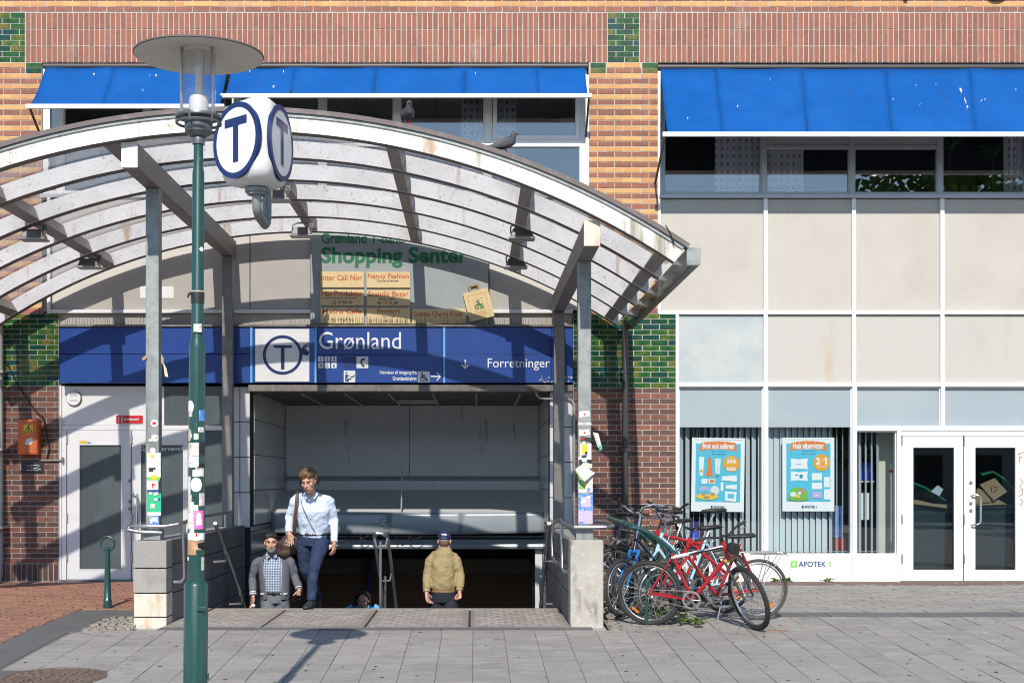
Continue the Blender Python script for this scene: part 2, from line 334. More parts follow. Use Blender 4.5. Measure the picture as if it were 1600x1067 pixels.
M['redp'] = mat('red frame paint', (.38,.01,.016), .3, coat=.4)
M['bikewhite'] = mat('white frame paint', (.75,.74,.73), .3, coat=.3)
M['bikeblue'] = mat('blue frame paint', (.02,.16,.5), .3, coat=.3)
M['bikenavy'] = mat('navy frame paint', (.012,.02,.07), .35, coat=.3)
M['paleblue'] = mat('pale blue frame paint', (.36,.55,.68), .35, coat=.3)
M['chrome'] = mat('chrome', (.72,.72,.72), .15, metal=1)
M['alloy'] = mat('bike alloy', (.5,.5,.5), .35, metal=.9, layers=[((.2,.14,.1), 20, .6, .8, .6)])
M['orange'] = mat('orange reflector', (.75,.2,.01), .2)
M['redrefl'] = mat('red reflector', (.5,.01,.01), .2)
M['gold'] = mat('tan fork crown', (.5,.3,.08), .4)
M['skin'] = mat('skin', (.52,.29,.2), .5, layers=[((.42,.2,.14), 25, .5, .8, .4)])
M['skin_pale'] = mat('ruddy pale skin', (.58,.32,.26), .5, layers=[((.5,.2,.17), 25, .5, .8, .4)])
M['hair_brown'] = mat('wavy brown hair', (.13,.065,.03), .5, layers=[((.33,.2,.1), 60, .5, .75, .7, (1,1,.3))], bump=.6, bscale=140)
M['hair_greybrown'] = mat('grey brown hair', (.2,.14,.1), .6, bump=.5, bscale=140)
M['hair_black'] = mat('black hair', (.015,.013,.012), .5, bump=.5, bscale=140)
M['hair_grey'] = mat('grey beard', (.2,.185,.17), .7, bump=.5, bscale=200)
M['shirt'] = mat('pale blue shirt', (.58,.66,.82), .8, layers=[((.5,.58,.75), 14, .5, .75, .4)], bump=.15, bscale=40)
M['jeans'] = mat('dark blue jeans', (.015,.028,.075), .85, layers=[((.035,.065,.14), 9, .52, .78, .6)], bump=.25, bscale=40)
M['grey_jeans'] = mat('faded grey jeans', (.13,.15,.18), .85, layers=[((.2,.22,.25), 9, .5, .78, .6)], bump=.25, bscale=40)
M['cardigan'] = mat('grey blue cardigan', (.12,.13,.165), .9, layers=[((.09,.095,.12), 30, .45, .7, .5)], bump=.3, bscale=200)
M['jacket'] = mat('tan jacket', (.31,.24,.125), .75, layers=[((.24,.18,.09), 8, .5, .75, .5)], bump=.25, bscale=30)
M['jacket_lining'] = mat('ochre jacket lining', (.3,.18,.065), .8)
M['navy_cloth'] = mat('navy cloth', (.01,.012,.024), .85, bump=.2, bscale=40)
M['cap_navy'] = mat('navy cap', (.016,.022,.07), .8, bump=.2, bscale=60)
M['shoe'] = mat('dark leather', (.03,.031,.035), .5)
M['bagbrown'] = mat('brown leather', (.055,.032,.025), .4, layers=[((.11,.065,.045), 12, .5, .75, .6)], bump=.5, bscale=26, bstretch=(1.5,1.5,.3))
M['strap'] = mat('brown strap', (.12,.05,.03), .5)
M['eye'] = mat('dark eye', (.03,.02,.015), .2)
M['lip'] = mat('lip', (.36,.13,.11), .5)
M['hood'] = mat('black hood', (.016,.016,.018), .9)
M['bluejacket'] = mat('light blue jacket', (.1,.36,.58), .8)
M['pigeon'] = mat('grey pigeon feathers', (.05,.05,.058), .6, layers=[((.12,.12,.13), 20, .5, .75, .6), ((.02,.05,.05), 9, .55, .75, .5)], bump=.2)
M['slat'] = mat('pale blue grey slat', (.6,.66,.69), .6)
M['card'] = mat('cardboard', (.45,.3,.15), .85, bump=.1)
M['bin_green'] = mat('green plastic bin', (.02,.2,.1), .4)
M['bin_dark'] = mat('dark green bin', (.03,.055,.048), .5)
M['poster_cyan'] = mat('cyan print', (.09,.5,.66), .5)
M['poster_orange'] = mat('orange print', (.76,.2,.04), .5)
M['poster_amber'] = mat('amber print', (.8,.36,.02), .5)
M['poster_yellow'] = mat('sand print', (.8,.55,.06), .5)
M['poster_green'] = mat('leaf green print', (.2,.42,.06), .5)
M['poster_pale'] = mat('pale print', (.7,.74,.72), .5)
M['poster_lilac'] = mat('lilac print', (.5,.42,.66), .5)
M['poster_teal'] = mat('teal print', (.02,.3,.36), .5)
M['poster_navy'] = mat('navy print', (.02,.06,.2), .5)
M['apo_green'] = mat('bright green print', (.16,.5,.06), .5)
M['red_sign'] = mat('red sign', (.6,.012,.012), .4)
M['pink'] = mat('pink sticker', (.72,.16,.48), .5)
M['green_stick'] = mat('green sticker', (.02,.45,.22), .5)
M['blue_stick'] = mat('blue sticker', (.05,.22,.62), .5, layers=[((.6,.5,.75), 40, .5, .6, .7)])
M['old_paper'] = mat('torn paper', (.6,.58,.54), .8, layers=[((.25,.24,.22), 25, .52, .62, .7), ((.42,.36,.25), 12, .6, .7, .6)])
M['paper_print'] = mat('printed paper', (.72,.72,.7), .7, layers=[((.2,.2,.3), 60, .56, .62, .8), ((.5,.6,.15), 22, .63, .67, .8)])
M['tape_brown'] = mat('torn brown tape', (.42,.24,.13), .7, layers=[((.6,.45,.33), 30, .5, .7, .6)])
M['gum'] = mat('trodden gum', (.12,.115,.11), .8, tone=(.5,.48,.46))
M['leaf'] = mat('green leaf', (.06,.13,.02), .5, tone=(.1,.16,.02))
M['weed'] = mat('bright weed leaf', (.13,.25,.02), .5, tone=(.2,.3,.03))
M['litter'] = mat('dry leaf litter', (.42,.3,.1), .8, tone=(.5,.45,.35))
M['bark'] = mat('bark', (.07,.055,.04), .9, bump=.5)
M['blue_plastic'] = mat('blue plastic', (.02,.06,.62), .4)
M['cream_panel'] = mat('cream cabinet', (.55,.53,.43), .6)
M['rust_rod'] = mat('rusty rod', (.3,.12,.06), .8)
M['cable'] = mat('black cable', (.01,.01,.01), .6)
M['fixture'] = mat('light fitting', (.5,.5,.5), .4)

def curtain_mat():
    m = mat('patterned curtain', (.5,.5,.5), .9); n = m.node_tree.nodes; L = m.node_tree.links; b = n['Principled BSDF']
    g = n.new('ShaderNodeNewGeometry'); s = n.new('ShaderNodeSeparateXYZ'); cb = n.new('ShaderNodeCombineXYZ')
    L.new(g.outputs['Position'], s.inputs[0]); L.new(s.outputs[0], cb.inputs[0]); L.new(s.outputs[2], cb.inputs[1])
    t = n.new('ShaderNodeTexBrick'); t.offset = 0; t.inputs['Scale'].default_value = 1; t.inputs['Brick Width'].default_value = .085; t.inputs['Row Height'].default_value = .11
    t.inputs['Mortar Size'].default_value = .028; t.inputs['Mortar'].default_value = (.85,.85,.85,1); t.inputs['Color1'].default_value = (.55,.56,.58,1); t.inputs['Color2'].default_value = (.6,.2,.34,1)
    L.new(cb.outputs[0], t.inputs['Vector']); L.new(t.outputs[0], b.inputs['Base Color'])
    return m
M['curtain'] = curtain_mat()
def plaid_mat():
    m = mat('blue check cloth', (.5,.5,.5), .85); n = m.node_tree.nodes; L = m.node_tree.links; b = n['Principled BSDF']
    g = n.new('ShaderNodeNewGeometry'); s = n.new('ShaderNodeSeparateXYZ'); cb = n.new('ShaderNodeCombineXYZ')
    L.new(g.outputs['Position'], s.inputs[0]); L.new(s.outputs[0], cb.inputs[0]); L.new(s.outputs[2], cb.inputs[1])
    t = n.new('ShaderNodeTexBrick'); t.offset = 0; t.inputs['Scale'].default_value = 1; t.inputs['Brick Width'].default_value = .032; t.inputs['Row Height'].default_value = .032
    t.inputs['Mortar Size'].default_value = .006; t.inputs['Mortar'].default_value = (.4,.45,.54,1); t.inputs['Color1'].default_value = (.045,.08,.18,1); t.inputs['Color2'].default_value = (.09,.15,.26,1)
    L.new(cb.outputs[0], t.inputs['Vector']); L.new(t.outputs[0], b.inputs['Base Color'])
    return m
M['plaid'] = plaid_mat()

# ------------------------------------------------------------------ lettering
def text_mesh(s, bold=0.0, depth=.02):
    cu = bpy.data.curves.new('lettering', 'FONT'); cu.body = s; cu.extrude = depth; cu.offset = bold; cu.resolution_u = 3
    o = bpy.data.objects.new('lettering', cu); C.objects.link(o)
    me = bpy.data.meshes.new_from_object(o.evaluated_get(bpy.context.evaluated_depsgraph_get()))
    vs = [v.co.copy() for v in me.vertices]; fs = [tuple(p.vertices) for p in me.polygons]
    bpy.data.objects.remove(o); bpy.data.curves.remove(cu); bpy.data.meshes.remove(me)
    return vs, fs
def text(s, x0, x1, z0, z1, y, m, parent, bold=0.0, depth=.003, rot=0, name='lettering', xf=None):
    vs, fs = text_mesh(s, bold)
    a = min(v.x for v in vs); b = max(v.x for v in vs); c = min(v.y for v in vs); d = max(v.y for v in vs); e = min(v.z for v in vs); f = max(v.z for v in vs)
    mb = MB(); out = []; cx = (x0+x1)/2; cz = (z0+z1)/2
    for v in vs:
        X = x0 + (v.x-a)/(b-a)*(x1-x0); Zz = z0 + (v.y-c)/(d-c)*(z1-z0); Y = y - depth*((v.z-e)/(f-e))
        if rot:
            dx, dz = X-cx, Zz-cz; X = cx + dx*math.cos(rot) - dz*math.sin(rot); Zz = cz + dx*math.sin(rot) + dz*math.cos(rot)
        p = Vector((X, Y, Zz))
        out.append(xf @ p if xf is not None else p)
    mb.add(out, fs)
    return mb.build(name, m, parent, recalc=False)
def one(px0, px1, py0, py1, D, m, parent, depth=.004):
    a, b, z0, z1 = PX(px0,D), PX(px1,D), PZ(py1,D), PZ(py0,D); w_ = b-a; h = z1-z0; mb = MB()
    pts = [(.38,0),(.66,0),(.66,1),(.44,1),(.08,.8),(.08,.62),(.38,.75)]
    mb.prism([(a+w_*x, z0+h*y) for x, y in pts], D-depth, D-.0002); mb.box(a+w_*.1, b-w_*.05, D-depth+.0002, D-.0004, z0-.0001, z0+h*.1)
    return mb.build('lettering', m, parent)
def ptext(s, px0, px1, py0, py1, D, m, parent, bold=0.0, depth=.004, rot=0):   # py0 = top
    return text(s, PX(px0, D), PX(px1, D), PZ(py1, D), PZ(py0, D), D, m, parent, bold, depth, rot)
# ------------------------------------------------------------------ ground
FY = 19.70            # brick face of the building
SY = 19.50            # face of the blue sign
RC = random.Random(11)
def gz(x, y):
    if y < 8: return -.2835
    if y < 14.3: return -.045*(14.3-y)
    if x > 1.0 and y > 14.3:
        return .045*(y-14.3) if y < 15.4 else .0495 + (min(y, FY)-15.4)*.0095
    if x < -3.2: return (min(y, FY)-14.3)*.0167
    return 0.0
g = MB()
def gquad(x0, x1, y0, y1, dz=-.05):
    e = 1e-3
    g.add([(x0,y0,gz(x0+e,y0+e)+dz),(x1,y0,gz(x1-e,y0+e)+dz),(x1,y1,gz(x1-e,y1-e)+dz),(x0,y1,gz(x0+e,y1-e)+dz)], [(0,1,2,3)])
for a, b in ((-200, 8), (8, 14.3)): gquad(-200, 200, a, b)
for a, b in ((14.3, 15.4), (15.4, 19.7), (19.7, 200)):
    gquad(-200, -3.2, a, b); gquad(1.0, 200, a, b)
gquad(-3.2, 1.0, 14.3, 16.5)
g.build('ground', M['square'], kind='structure')

pav = MB(); e_ = .004
def sheet(mb, x0, x1, y0, y1, dz, step=None):
    ys = [y0] + [c for c in (14.3, 15.4) if y0 < c < y1] + [y1]
    for a, b in zip(ys, ys[1:]):
        xm = (x0+x1)/2
        mb.add([(x0,a,gz(xm,a+1e-3)+dz),(x1,a,gz(xm,a+1e-3)+dz),(x1,b,gz(xm,b-1e-3)+dz),(x0,b,gz(xm,b-1e-3)+dz)], [(0,1,2,3)])
sheet(pav, -4.05, 9, 9.0, 14.15, -.006); sheet(pav, 1.36, 9, 14.15, 19.66, -.006)
pavement = pav.build('pavement', M['joint_sand'], kind='structure')
NSLAB = [0]; slab_rest = MB()
def slab_piece(x0, x1, y0, y1, tone, lift, mb=None, gap=.0032, name='paving_slab', mt='paver'):
    xm = (x0+x1)/2; t = RC.uniform(-.0012, .0012)
    q = [(x0+gap, y0+gap), (x1-gap, y0+gap), (x1-gap, y1-gap), (x0+gap, y1-gap)]
    top = lambda x, y: gz(xm, y) + lift + t*(1 if x > xm else -1)
    if mb is None:
        m = MB(); m.slab(q, lambda x, y: gz(xm, y)-.03, top, tone); o = m.build(name, M[mt], pavement)
    else: mb.slab(q, lambda x, y: gz(xm, y)-.03, top, tone)
WX = .307; x = -4.05 + .045
cols = []
k = 0
while x < 7.6:
    cols.append((x, x+WX, k)); x += WX; k += 1
for (x0, x1, k) in cols:
    yend = 14.15 if x0 < 1.36 else 15.08
    ybeg = 11.94 if x1 < -2.8 else 9.6
    y = ybeg + (0 if ybeg > 10 else 0) + (.3 if k % 2 else 0) * RC.uniform(.7, 1.1)
    rows = [ybeg] if y > ybeg + .05 else []
    while y < yend - .12: rows.append(y); y += .61 * RC.uniform(.97, 1.03)
    rows.append(yend)
    for a, b in zip(rows, rows[1:]):
        xm = (x0+x1)/2; vis = b > 11.2 and -4.1 < xm*11.5/b < 5.3 and abs(xm - .31) < b*.40
        tone = RC.random()
        if vis and NSLAB[0] < 300: NSLAB[0] += 1; slab_piece(x0, x1, a, b, tone, RC.uniform(-.002, .002))
        else: slab_piece(x0, x1, a, b, tone, 0, slab_rest)
# smaller pavers behind the kerb on the right
y = 15.5; r = 0
while y < 18.95:
    x = 2.35 - (r % 2)*.16
    while x < 7.8:
        slab_piece(x, x+.33, y, y+.215, RC.random(), RC.uniform(-.002, .001), slab_rest, .004); x += .33
    y += .215; r += 1
slab_rest.build('paving_slab_rest', M['paver'], pavement, kind='stuff')
kb = MB(); x = 2.2
while x < 7.8:
    w_ = RC.uniform(.8, 1.05); slab_piece(x, x+w_, 15.09, 15.49, RC.random(), -.001, kb, .004); x += w_
kb.build('kerb_strip', M['kerb'], pavement, kind='stuff')
kb = MB(); kb2 = MB(); x = -3.2
while x < 1.15:
    w_ = min(RC.uniform(.7, 1.0), 1.2-x); m_ = MB()
    m_.slab([(x+.003,14.16),(x+w_-.003,14.16),(x+w_-.003,14.4),(x+.003,14.4)], -.08, -.001, RC.random()); m_.build('kerb_stone', M['kerb'], pavement); x += w_
# red brick strip along the shop front
cl = MB(); cd_ = MB(); y = 18.97
while y < 19.6:
    x = 2.4 + RC.uniform(-.1, 0)
    while x < 7.8: slab_piece(x, x+.22, y, y+.11, RC.random(), 0, cd_, .004); x += .22
    y += .11
# clay paving on the left
y = 12.0; r = 0
while y < 19.55:
    x = -8.2 + (r % 2)*.105; xe = -4.48 if y < 16 else -3.56
    while x < xe - .03:
        slab_piece(x, min(x+.21, xe), y, y+.105, RC.random()*RC.random() if RC.random() < .8 else 1, RC.uniform(-.003, .003), cl, .004); x += .21
    y += .105; r += 1
cd_.build('clay_paver', M['clay_dark'], pavement, kind='stuff')
cl.build('clay_paver', M['clay'], pavement, kind='stuff')
js = MB(); sheet(js, -8.3, -4.48, 11.94, 19.7, -.012); sheet(js, -4.48, -3.55, 16, 19.7, -.012); js.build('joint_bed', M['joint_sand'], pavement)
asp = MB()
sheet(asp, -4.48, -4.05, 11.94, 16.0, -.002); sheet(asp, -12, -2.8, 8.0, 11.94, -.004); sheet(asp, -4.049, -3.9, 14.0, 16.0, -.002); sheet(asp, -3.9, -3.55, 15.3, 16.0, -.002)
asp.build('asphalt_strip', M['asphalt'], kind='structure')
cb = MB()
def cobbles(x0, x1, y0, y1, s):
    y = y0
    while y < y1:
        x = x0 + RC.uniform(0, s*.5)
        while x < x1:
            a = s*RC.uniform(.75, 1.1); b = s*RC.uniform(.7, 1)
            cx, cy = x+a/2, y+b/2; z = gz((x0+x1)/2, cy)
            pts = [(cx + a*.46*math.cos(t)*RC.uniform(.85,1.1), cy + b*.46*math.sin(t)*RC.uniform(.85,1.1)) for t in [R(22+60*i) for i in range(6)]]
            cb.slab(pts, z-.03, z + RC.uniform(-.002, .004), RC.random()); x += a
        y += s*.85
cobbles(-4.0, -3.56, 14.0, 15.3, .10); cobbles(1.36, 2.4, 14.17, 19.0, .11); cobbles(2.4, 2.8, 14.9, 15.08, .1)
cb.build('cobble', M['cobble'], pavement, kind='stuff')

# threshold in front of the stairs
th = MB(); th.box(-3.2, 1.0, 14.41, 16.5, -.2, -.012); thr = th.build('threshold', M['joint'], kind='structure')
xs = [-3.2, -2.18, -1.12, -.05, 1.0]; lz = MB()
for a, b in zip(xs, xs[1:]):
    m_ = MB(); m_.box(a+.012, b-.012, 14.42, 16.38, -.05, 0, RC.random()); m_.build('threshold_plate', M['plate_step'], thr, bevel=.004)
    yy = 14.5; r = 0
    while yy < 16.3:
        xx = a + .05 + (r % 2)*.07
        while xx < b - .13:
            q = RC.uniform(-.004, .004)
            lz.slab([(xx,yy+.03+q),(xx+.05,yy+q),(xx+.105,yy+.035+q),(xx+.055,yy+.065+q)], -.001, .006, RC.random()); xx += .14
        yy += .085; r += 1
lz.build('raised_tread', M['lozenge'], thr, kind='stuff')
m_ = MB(); m_.box(-3.2, 1.0, 16.39, 16.5, -.12, .002); m_.build('step_nosing', M['stone'], thr, bevel=.008)
st = MB()
for i in range(22): st.box(-3.2, 1.0, 16.5+.3*i, 16.8+.3*i+.02, -.165*(i+1)-.25, -.165*(i+1))
st.box(-3.2, 1.0, 23.1, 27, -3.9, -3.635)
st.build('stairs', M['stone'], kind='structure')

# ------------------------------------------------------------------ building
bld = thing('brick_building', 'brick station building with banded red and yellow brick, green glazed brick and beige panels', 'building', (0, FY, 0))
wall = MB()
def wpx(x0, x1, y0, y1, d=.4, off=0): wall.box(PX(x0,FY), PX(x1,FY), FY+off, FY+off+d, PZ(y1,FY), PZ(y0,FY))
XL, XR = -330, 1900
wpx(XL, XR, -90, 98)
wpx(XL, 65, 98, 489.9); wpx(XL, 92, 490, 915)
wpx(920, 1028, 98.1, 489.9); wpx(896, 1056, 490, 915)
wpx(XR-100, XR, 98.1, 915)
wallo = wall.build('wall', M['mortar'], bld)
PROUD = .007
BR = {'brick_dark': MB(), 'brick_red': MB(), 'brick_yellow': MB(), 'brick_brown': MB(), 'brick_green': MB()}
NB = [0]; bm_cache = {}
def put_brick(x0, x1, z0, z1, kind, single):
    t = RC.random(); p = PROUD + RC.uniform(-.002, .002)
    if single and NB[0] < 300:
        NB[0] += 1
        key = (kind, round(x1-x0, 3), round(z1-z0, 3), int(t*6))
        if key not in bm_cache:
            mb = MB(); hx, hz = (x1-x0)/2, (z1-z0)/2
            mb.brick(-hx, hx, -PROUD, .02, -hz, hz, (int(t*6)+.5)/6); o = mb.build('brick', M[kind], bld, recalc=False, local=True); bm_cache[key] = o.data
        else: o = bpy.data.objects.new('brick', bm_cache[key]); link(o, bld)
        o.location = ((x0+x1)/2, -p+PROUD, (z0+z1)/2)
    else: BR[kind].brick(x0, x1, FY-p, FY+.02, z0, z1, t)
J = .0055
def courses(px0, px1, py0, py1, pattern, n=None, single=False, L=.2405, phase=0.0, ragged=0):
    """stretcher courses from the top (py0) down; pattern is cycled."""
    x0, x1, zt, zb = PX(px0,FY), PX(px1,FY), PZ(py0,FY), PZ(py1,FY)
    n = n or round((zt-zb)/.0738); c = (zt-zb)/n
    for i in range(n):
        kind = pattern[i % len(pattern)]; z1 = zt - c*i - J; z0 = zt - c*(i+1) + J
        x = x0 - (L/2 if (i % 2) else 0) - phase
        while x < x1 - .01:
            a, b = max(x, x0), min(x+L, x1)
            if b - a > .03: put_brick(a+J, b-J, z0, z1, kind, single and (b-a) > .1)
            x += L
def soldiers(px0, px1, py0, py1, kind, rows, pitch=.0741):
    x0, x1, zt, zb = PX(px0,FY), PX(px1,FY), PZ(py0,FY), PZ(py1,FY); n = round((x1-x0)/pitch); w_ = (x1-x0)/n; c = (zt-zb)/rows
    for r in range(rows):
        for i in range(n): put_brick(x0+w_*i+J*1.15, x0+w_*(i+1)-J*1.15, zt-c*(r+1)+J*1.15, zt-c*r-J*1.15, kind, False)
courses(920, 1028, 115, 490, ['brick_yellow', 'brick_red'], single=True)
courses(949, 999, 20, 98, ['brick_green'], 9, single=True)
courses(896, 1056, 490, 606, ['brick_green'], 14, single=True)
courses(896, 1056, 606, 910, ['brick_dark', 'brick_brown'], single=True)
courses(-250, 65, 115, 490, ['brick_yellow', 'brick_red'])
courses(-250, 92, 490, 603, ['brick_green'], 14)
courses(-250, 92, 603, 880, ['brick_dark', 'brick_brown'])
soldiers(-250, 92, 880, 908, 'brick_dark', 1)
courses(XL, XR, -80, 19, ['brick_yellow', 'brick_red'], 12)
soldiers(40, 949, 20, 98, 'brick_red', 3); soldiers(999, XR, 20, 98, 'brick_red', 3); soldiers(-250, -11, 20, 98, 'brick_red', 3)
courses(-10, 39.5, 20, 98, ['brick_green'], 9)
courses(-250, 39.5, 98.3, 115, ['brick_yellow', 'brick_red'], 2)
for a, b in ((40, 65.5), (922, 947), (1003, 1028)): courses(a, b, 98.3, 115, ['brick_green'], 2, L=.5)
courses(947.4, 1002.6, 98.3, 115, ['brick_yellow', 'brick_red'], 2)
for k, mb in BR.items(): mb.build('brick_rest', M[k], bld, recalc=False, kind='stuff')

# --- rooms behind the glass
def room(name, px0, px1, py0, py1, y0, y1, mw='dark', mc='dark'):
    x0, x1, z1, z0 = PX(px0,FY), PX(px1,FY), PZ(py0,FY), PZ(py1,FY)
    mb = MB()
    mb.add([(x0,y0,z0),(x1,y0,z0),(x1,y1,z0),(x0,y1,z0),(x0,y0,z1),(x1,y0,z1),(x1,y1,z1),(x0,y1,z1)], [(0,1,2,3),(2,3,7,6),(1,2,6,5),(3,0,4,7)])
    mb.add([(x0,y0,z1),(x1,y0,z1),(x1,y1,z1),(x0,y1,z1)], [(0,1,2,3)], mi=1)
    return mb.build(name, [M[mw], M[mc]], bld, recalc=False)
room('upper_room', 40, 935, 92, 318, FY+.16, FY+5, 'room', 'ceil')
room('upper_room', 1015, 1830, 92, 318, FY+.16, FY+5)
# ceiling grid and light fitting of the left upper room
m_ = MB(); zc = PZ(92,FY)
for i in range(12): m_.box(-6.2+.62*i, -6.17+.62*i, FY+.2, FY+4.9, zc-.012, zc-.004)
for i in range(7): m_.box(-6.3, 1.7, FY+.5+.62*i, FY+.53+.62*i, zc-.013, zc-.0045)
m_.build('ceiling_grid', M['fixture'], bld)
m_ = MB()
for j in range(8): m_.box(.35, 1.05, FY+1.2+.09*j, FY+1.23+.09*j, zc-.09, zc-.02)
for i in range(3): m_.box(.35+.34*i, .37+.34*i, FY+1.2, FY+1.87, zc-.091, zc-.021)
m_.build('ceiling_light', M['fixture'], bld)

# --- upper windows
def opening_frame(pxs, py0, py1, mt, name, glassm='winglass', wd=7, y0=FY+.06, y1=FY+.13, transoms=(), sill=True):
    """one window: outer frame, mullions at pxs, a pane per bay, each a part"""
    x0, x1 = PX(pxs[0],FY), PX(pxs[-1],FY); zt, zb = PZ(py0,FY), PZ(py1,FY); h = wd/2*FY/F
    for p in pxs:
        m_ = MB(); m_.box(PX(p,FY)-h, PX(p,FY)+h, y0, y1, zb, zt); m_.build('mullion', M[mt], bld, bevel=.004)
    for a, b in zip(pxs, pxs[1:]):
        f = MB(); xa, xb = PX(a,FY)+h+.0005, PX(b,FY)-h-.0005
        f.frame(xa, xb, zb, zt, .018, y0+.003, y1-.003, h*1.3); bm_ = h*1.3
        o = f.build('window', M[mt], bld, bevel=.004)
        gp = MB(); gp.box(xa+.018, xb-.018, y0+.035, y0+.047, zb+bm_, zt-bm_); gp.build('pane', M[glassm], o)
    return
upL = [69, 92, 228, 368, 503, 620, 762, 913]
opening_frame(upL, 100, 303, 'white_door', 'window', wd=10)
tr = MB()
for a, b in zip(upL[1:], upL[2:]): tr.box(PX(a+5,FY), PX(b-5,FY), FY+.055, FY+.128, PZ(228,FY), PZ(217,FY))
tr.build('transom', M['white_door'], bld, bevel=.004)
sh = MB()
sh.frame(PX(770,FY), PX(906,FY), PZ(217,FY), PZ(112,FY), .06, FY+.045, FY+.085); sh.build('sash', M['white_door'], bld, bevel=.006)
m_ = MB(); m_.box(PX(62,FY), PX(922,FY), FY-.01, FY+.16, PZ(309,FY), PZ(303,FY)); m_.build('window_sill', M['grey_frame'], bld, bevel=.004)
upR = [1035, 1195, 1333, 1471, 1609, 1747]
opening_frame(upR, 100, 303, 'grey_frame', 'window', wd=7)
m_ = MB()
for a, b in ((1195,1333),(1333,1471)):
    m_.box(PX(a+4,FY), PX(b-4,FY), FY+.052, FY+.125, PZ(231,FY), PZ(226,FY))
    m_.box(PX(a+4,FY), PX(b-4,FY), FY+.075, FY+.12, PZ(226,FY), PZ(206,FY))
m_.build('vent_panel', M['grey_frame'], bld, bevel=.004)
m_ = MB(); m_.box(PX(1029,FY), PX(1800,FY), FY-.035, FY+.14, PZ(310,FY), PZ(304,FY)); m_.build('window_sill', M['grey_frame'], bld, bevel=.004)
# white jambs at the sides of the openings
m_ = MB(); m_.box(PX(1028.3,FY), PX(1032,FY), FY-.02, FY+.2, PZ(490,FY), PZ(112,FY)); m_.build('jamb', M['white'], bld)
m_ = MB(); m_.box(PX(915,FY), PX(919.7,FY), FY-.02, FY+.2, PZ(309,FY), PZ(118,FY)); m_.build('jamb', M['white'], bld)
m_ = MB(); m_.box(PX(74,FY), PX(79,FY), FY-.02, FY+.1, PZ(490,FY), PZ(309,FY)); m_.build('jamb', M['white'], bld)
def curtain(px0, px1, py0, py1, y, label, amp=.025, n=9):
    mb = MB(); x0, x1, zt, zb = PX(px0,y), PX(px1,y), PZ(py0,y), PZ(py1,y); k = n*6; vs = []; fs = []
    for i in range(k+1):
        t = i/k; yy = y + amp*math.sin(t*n*2*math.pi)*(.7+.3*math.sin(t*17)); x = x0+(x1-x0)*t
        vs += [(x, yy, zt), (x + .01*math.sin(t*30), yy, zb)]
    for i in range(k): fs.append((2*i, 2*i+2, 2*i+3, 2*i+1))
    mb.add(vs, fs); o = mb.build('curtain', M['curtain'], smooth=True)
    s_ = o.modifiers.new('solid', 'SOLIDIFY'); s_.thickness = .003
    return tag(o, label, 'curtain', 'patterned curtains in the upper windows')
curtain(1117, 1192, 110, 320, FY+.35, 'patterned curtain beside the brick pillar under the large blue awning')
curtain(1200, 1256, 110, 320, FY+.35, 'narrow patterned curtain just right of the first mullion in the right window row')
curtain(1568, 1625, 110, 320, FY+.35, 'patterned curtain at the right edge next to the palm shaped pot plants')
curtain(721, 757, 110, 320, FY+.35, 'patterned curtain left of the white casement behind the canopy')
curtain(776, 806, 110, 320, FY+.35, 'thin patterned curtain inside the white casement above the perched pigeon')

# --- beige panels
def panel(px0, px1, py0, py1, mt, y=FY+.03, name='panel', d=.05):
    m_ = MB(); m_.box(PX(px0,FY), PX(px1,FY), y, y+d, PZ(py1,FY), PZ(py0,FY)); return m_.build(name, M[mt], bld, bevel=.003)
pm = [1031, 1196, 1334, 1472, 1610, 1748]
for i, (a, b) in enumerate(zip(pm, pm[1:])): panel(a+(3 if i else 1), b-3, 311, 486, 'beige')
for i, (a, b) in enumerate(zip(pm, pm[1:])): panel((a+3) if i else 1059, b-3, 492, 598, 'beige_stain' if i else 'pale_panel')
pl = [80, 230, 390, 485, 764, 920]
for a, b in zip(pl, pl[1:]): panel(a+.7, b-.7, 310, 484, 'beige', FY+.03)
panel(78, 895, 490, 512, 'beige', FY+.05)
m_ = MB(); m_.box(PX(79.5,FY), PX(895,FY), FY-.03, FY+.06, PZ(489.5,FY), PZ(484,FY)); m_.build('rail', M['white'], bld, bevel=.004)
def mull(px, py0, py1, w=6.2): 
    m_ = MB(); m_.box(PX(px-w/2,FY), PX(px+w/2,FY), FY-.02, FY+.12, PZ(py1,FY), PZ(py0,FY)); m_.build('mullion', M['white'], bld, bevel=.003)
def hrail(px0, px1, py0, py1, dy=-.017): 
    m_ = MB(); m_.box(PX(px0,FY), PX(px1,FY), FY+dy, FY+.118, PZ(py1,FY), PZ(py0,FY)); m_.build('rail', M['white'], bld, bevel=.003)
for p in pm[1:]:
    mull(p, 311, 485.5); mull(p, 491.5, 597.8)
mull(1058, 491.5, 597.8, 5); mull(1058, 604.2, 908, 5); mull(1196, 604.2, 866, 7); mull(1335, 604.2, 908, 7); mull(1473, 604.2, 666.5); mull(1610, 604.2, 908); mull(1748, 604.2, 908)
hrail(1029, 1800, 485.7, 491.2); hrail(1055.5, 1800, 598, 604)
hrail(1338.6, 1800, 667, 673)
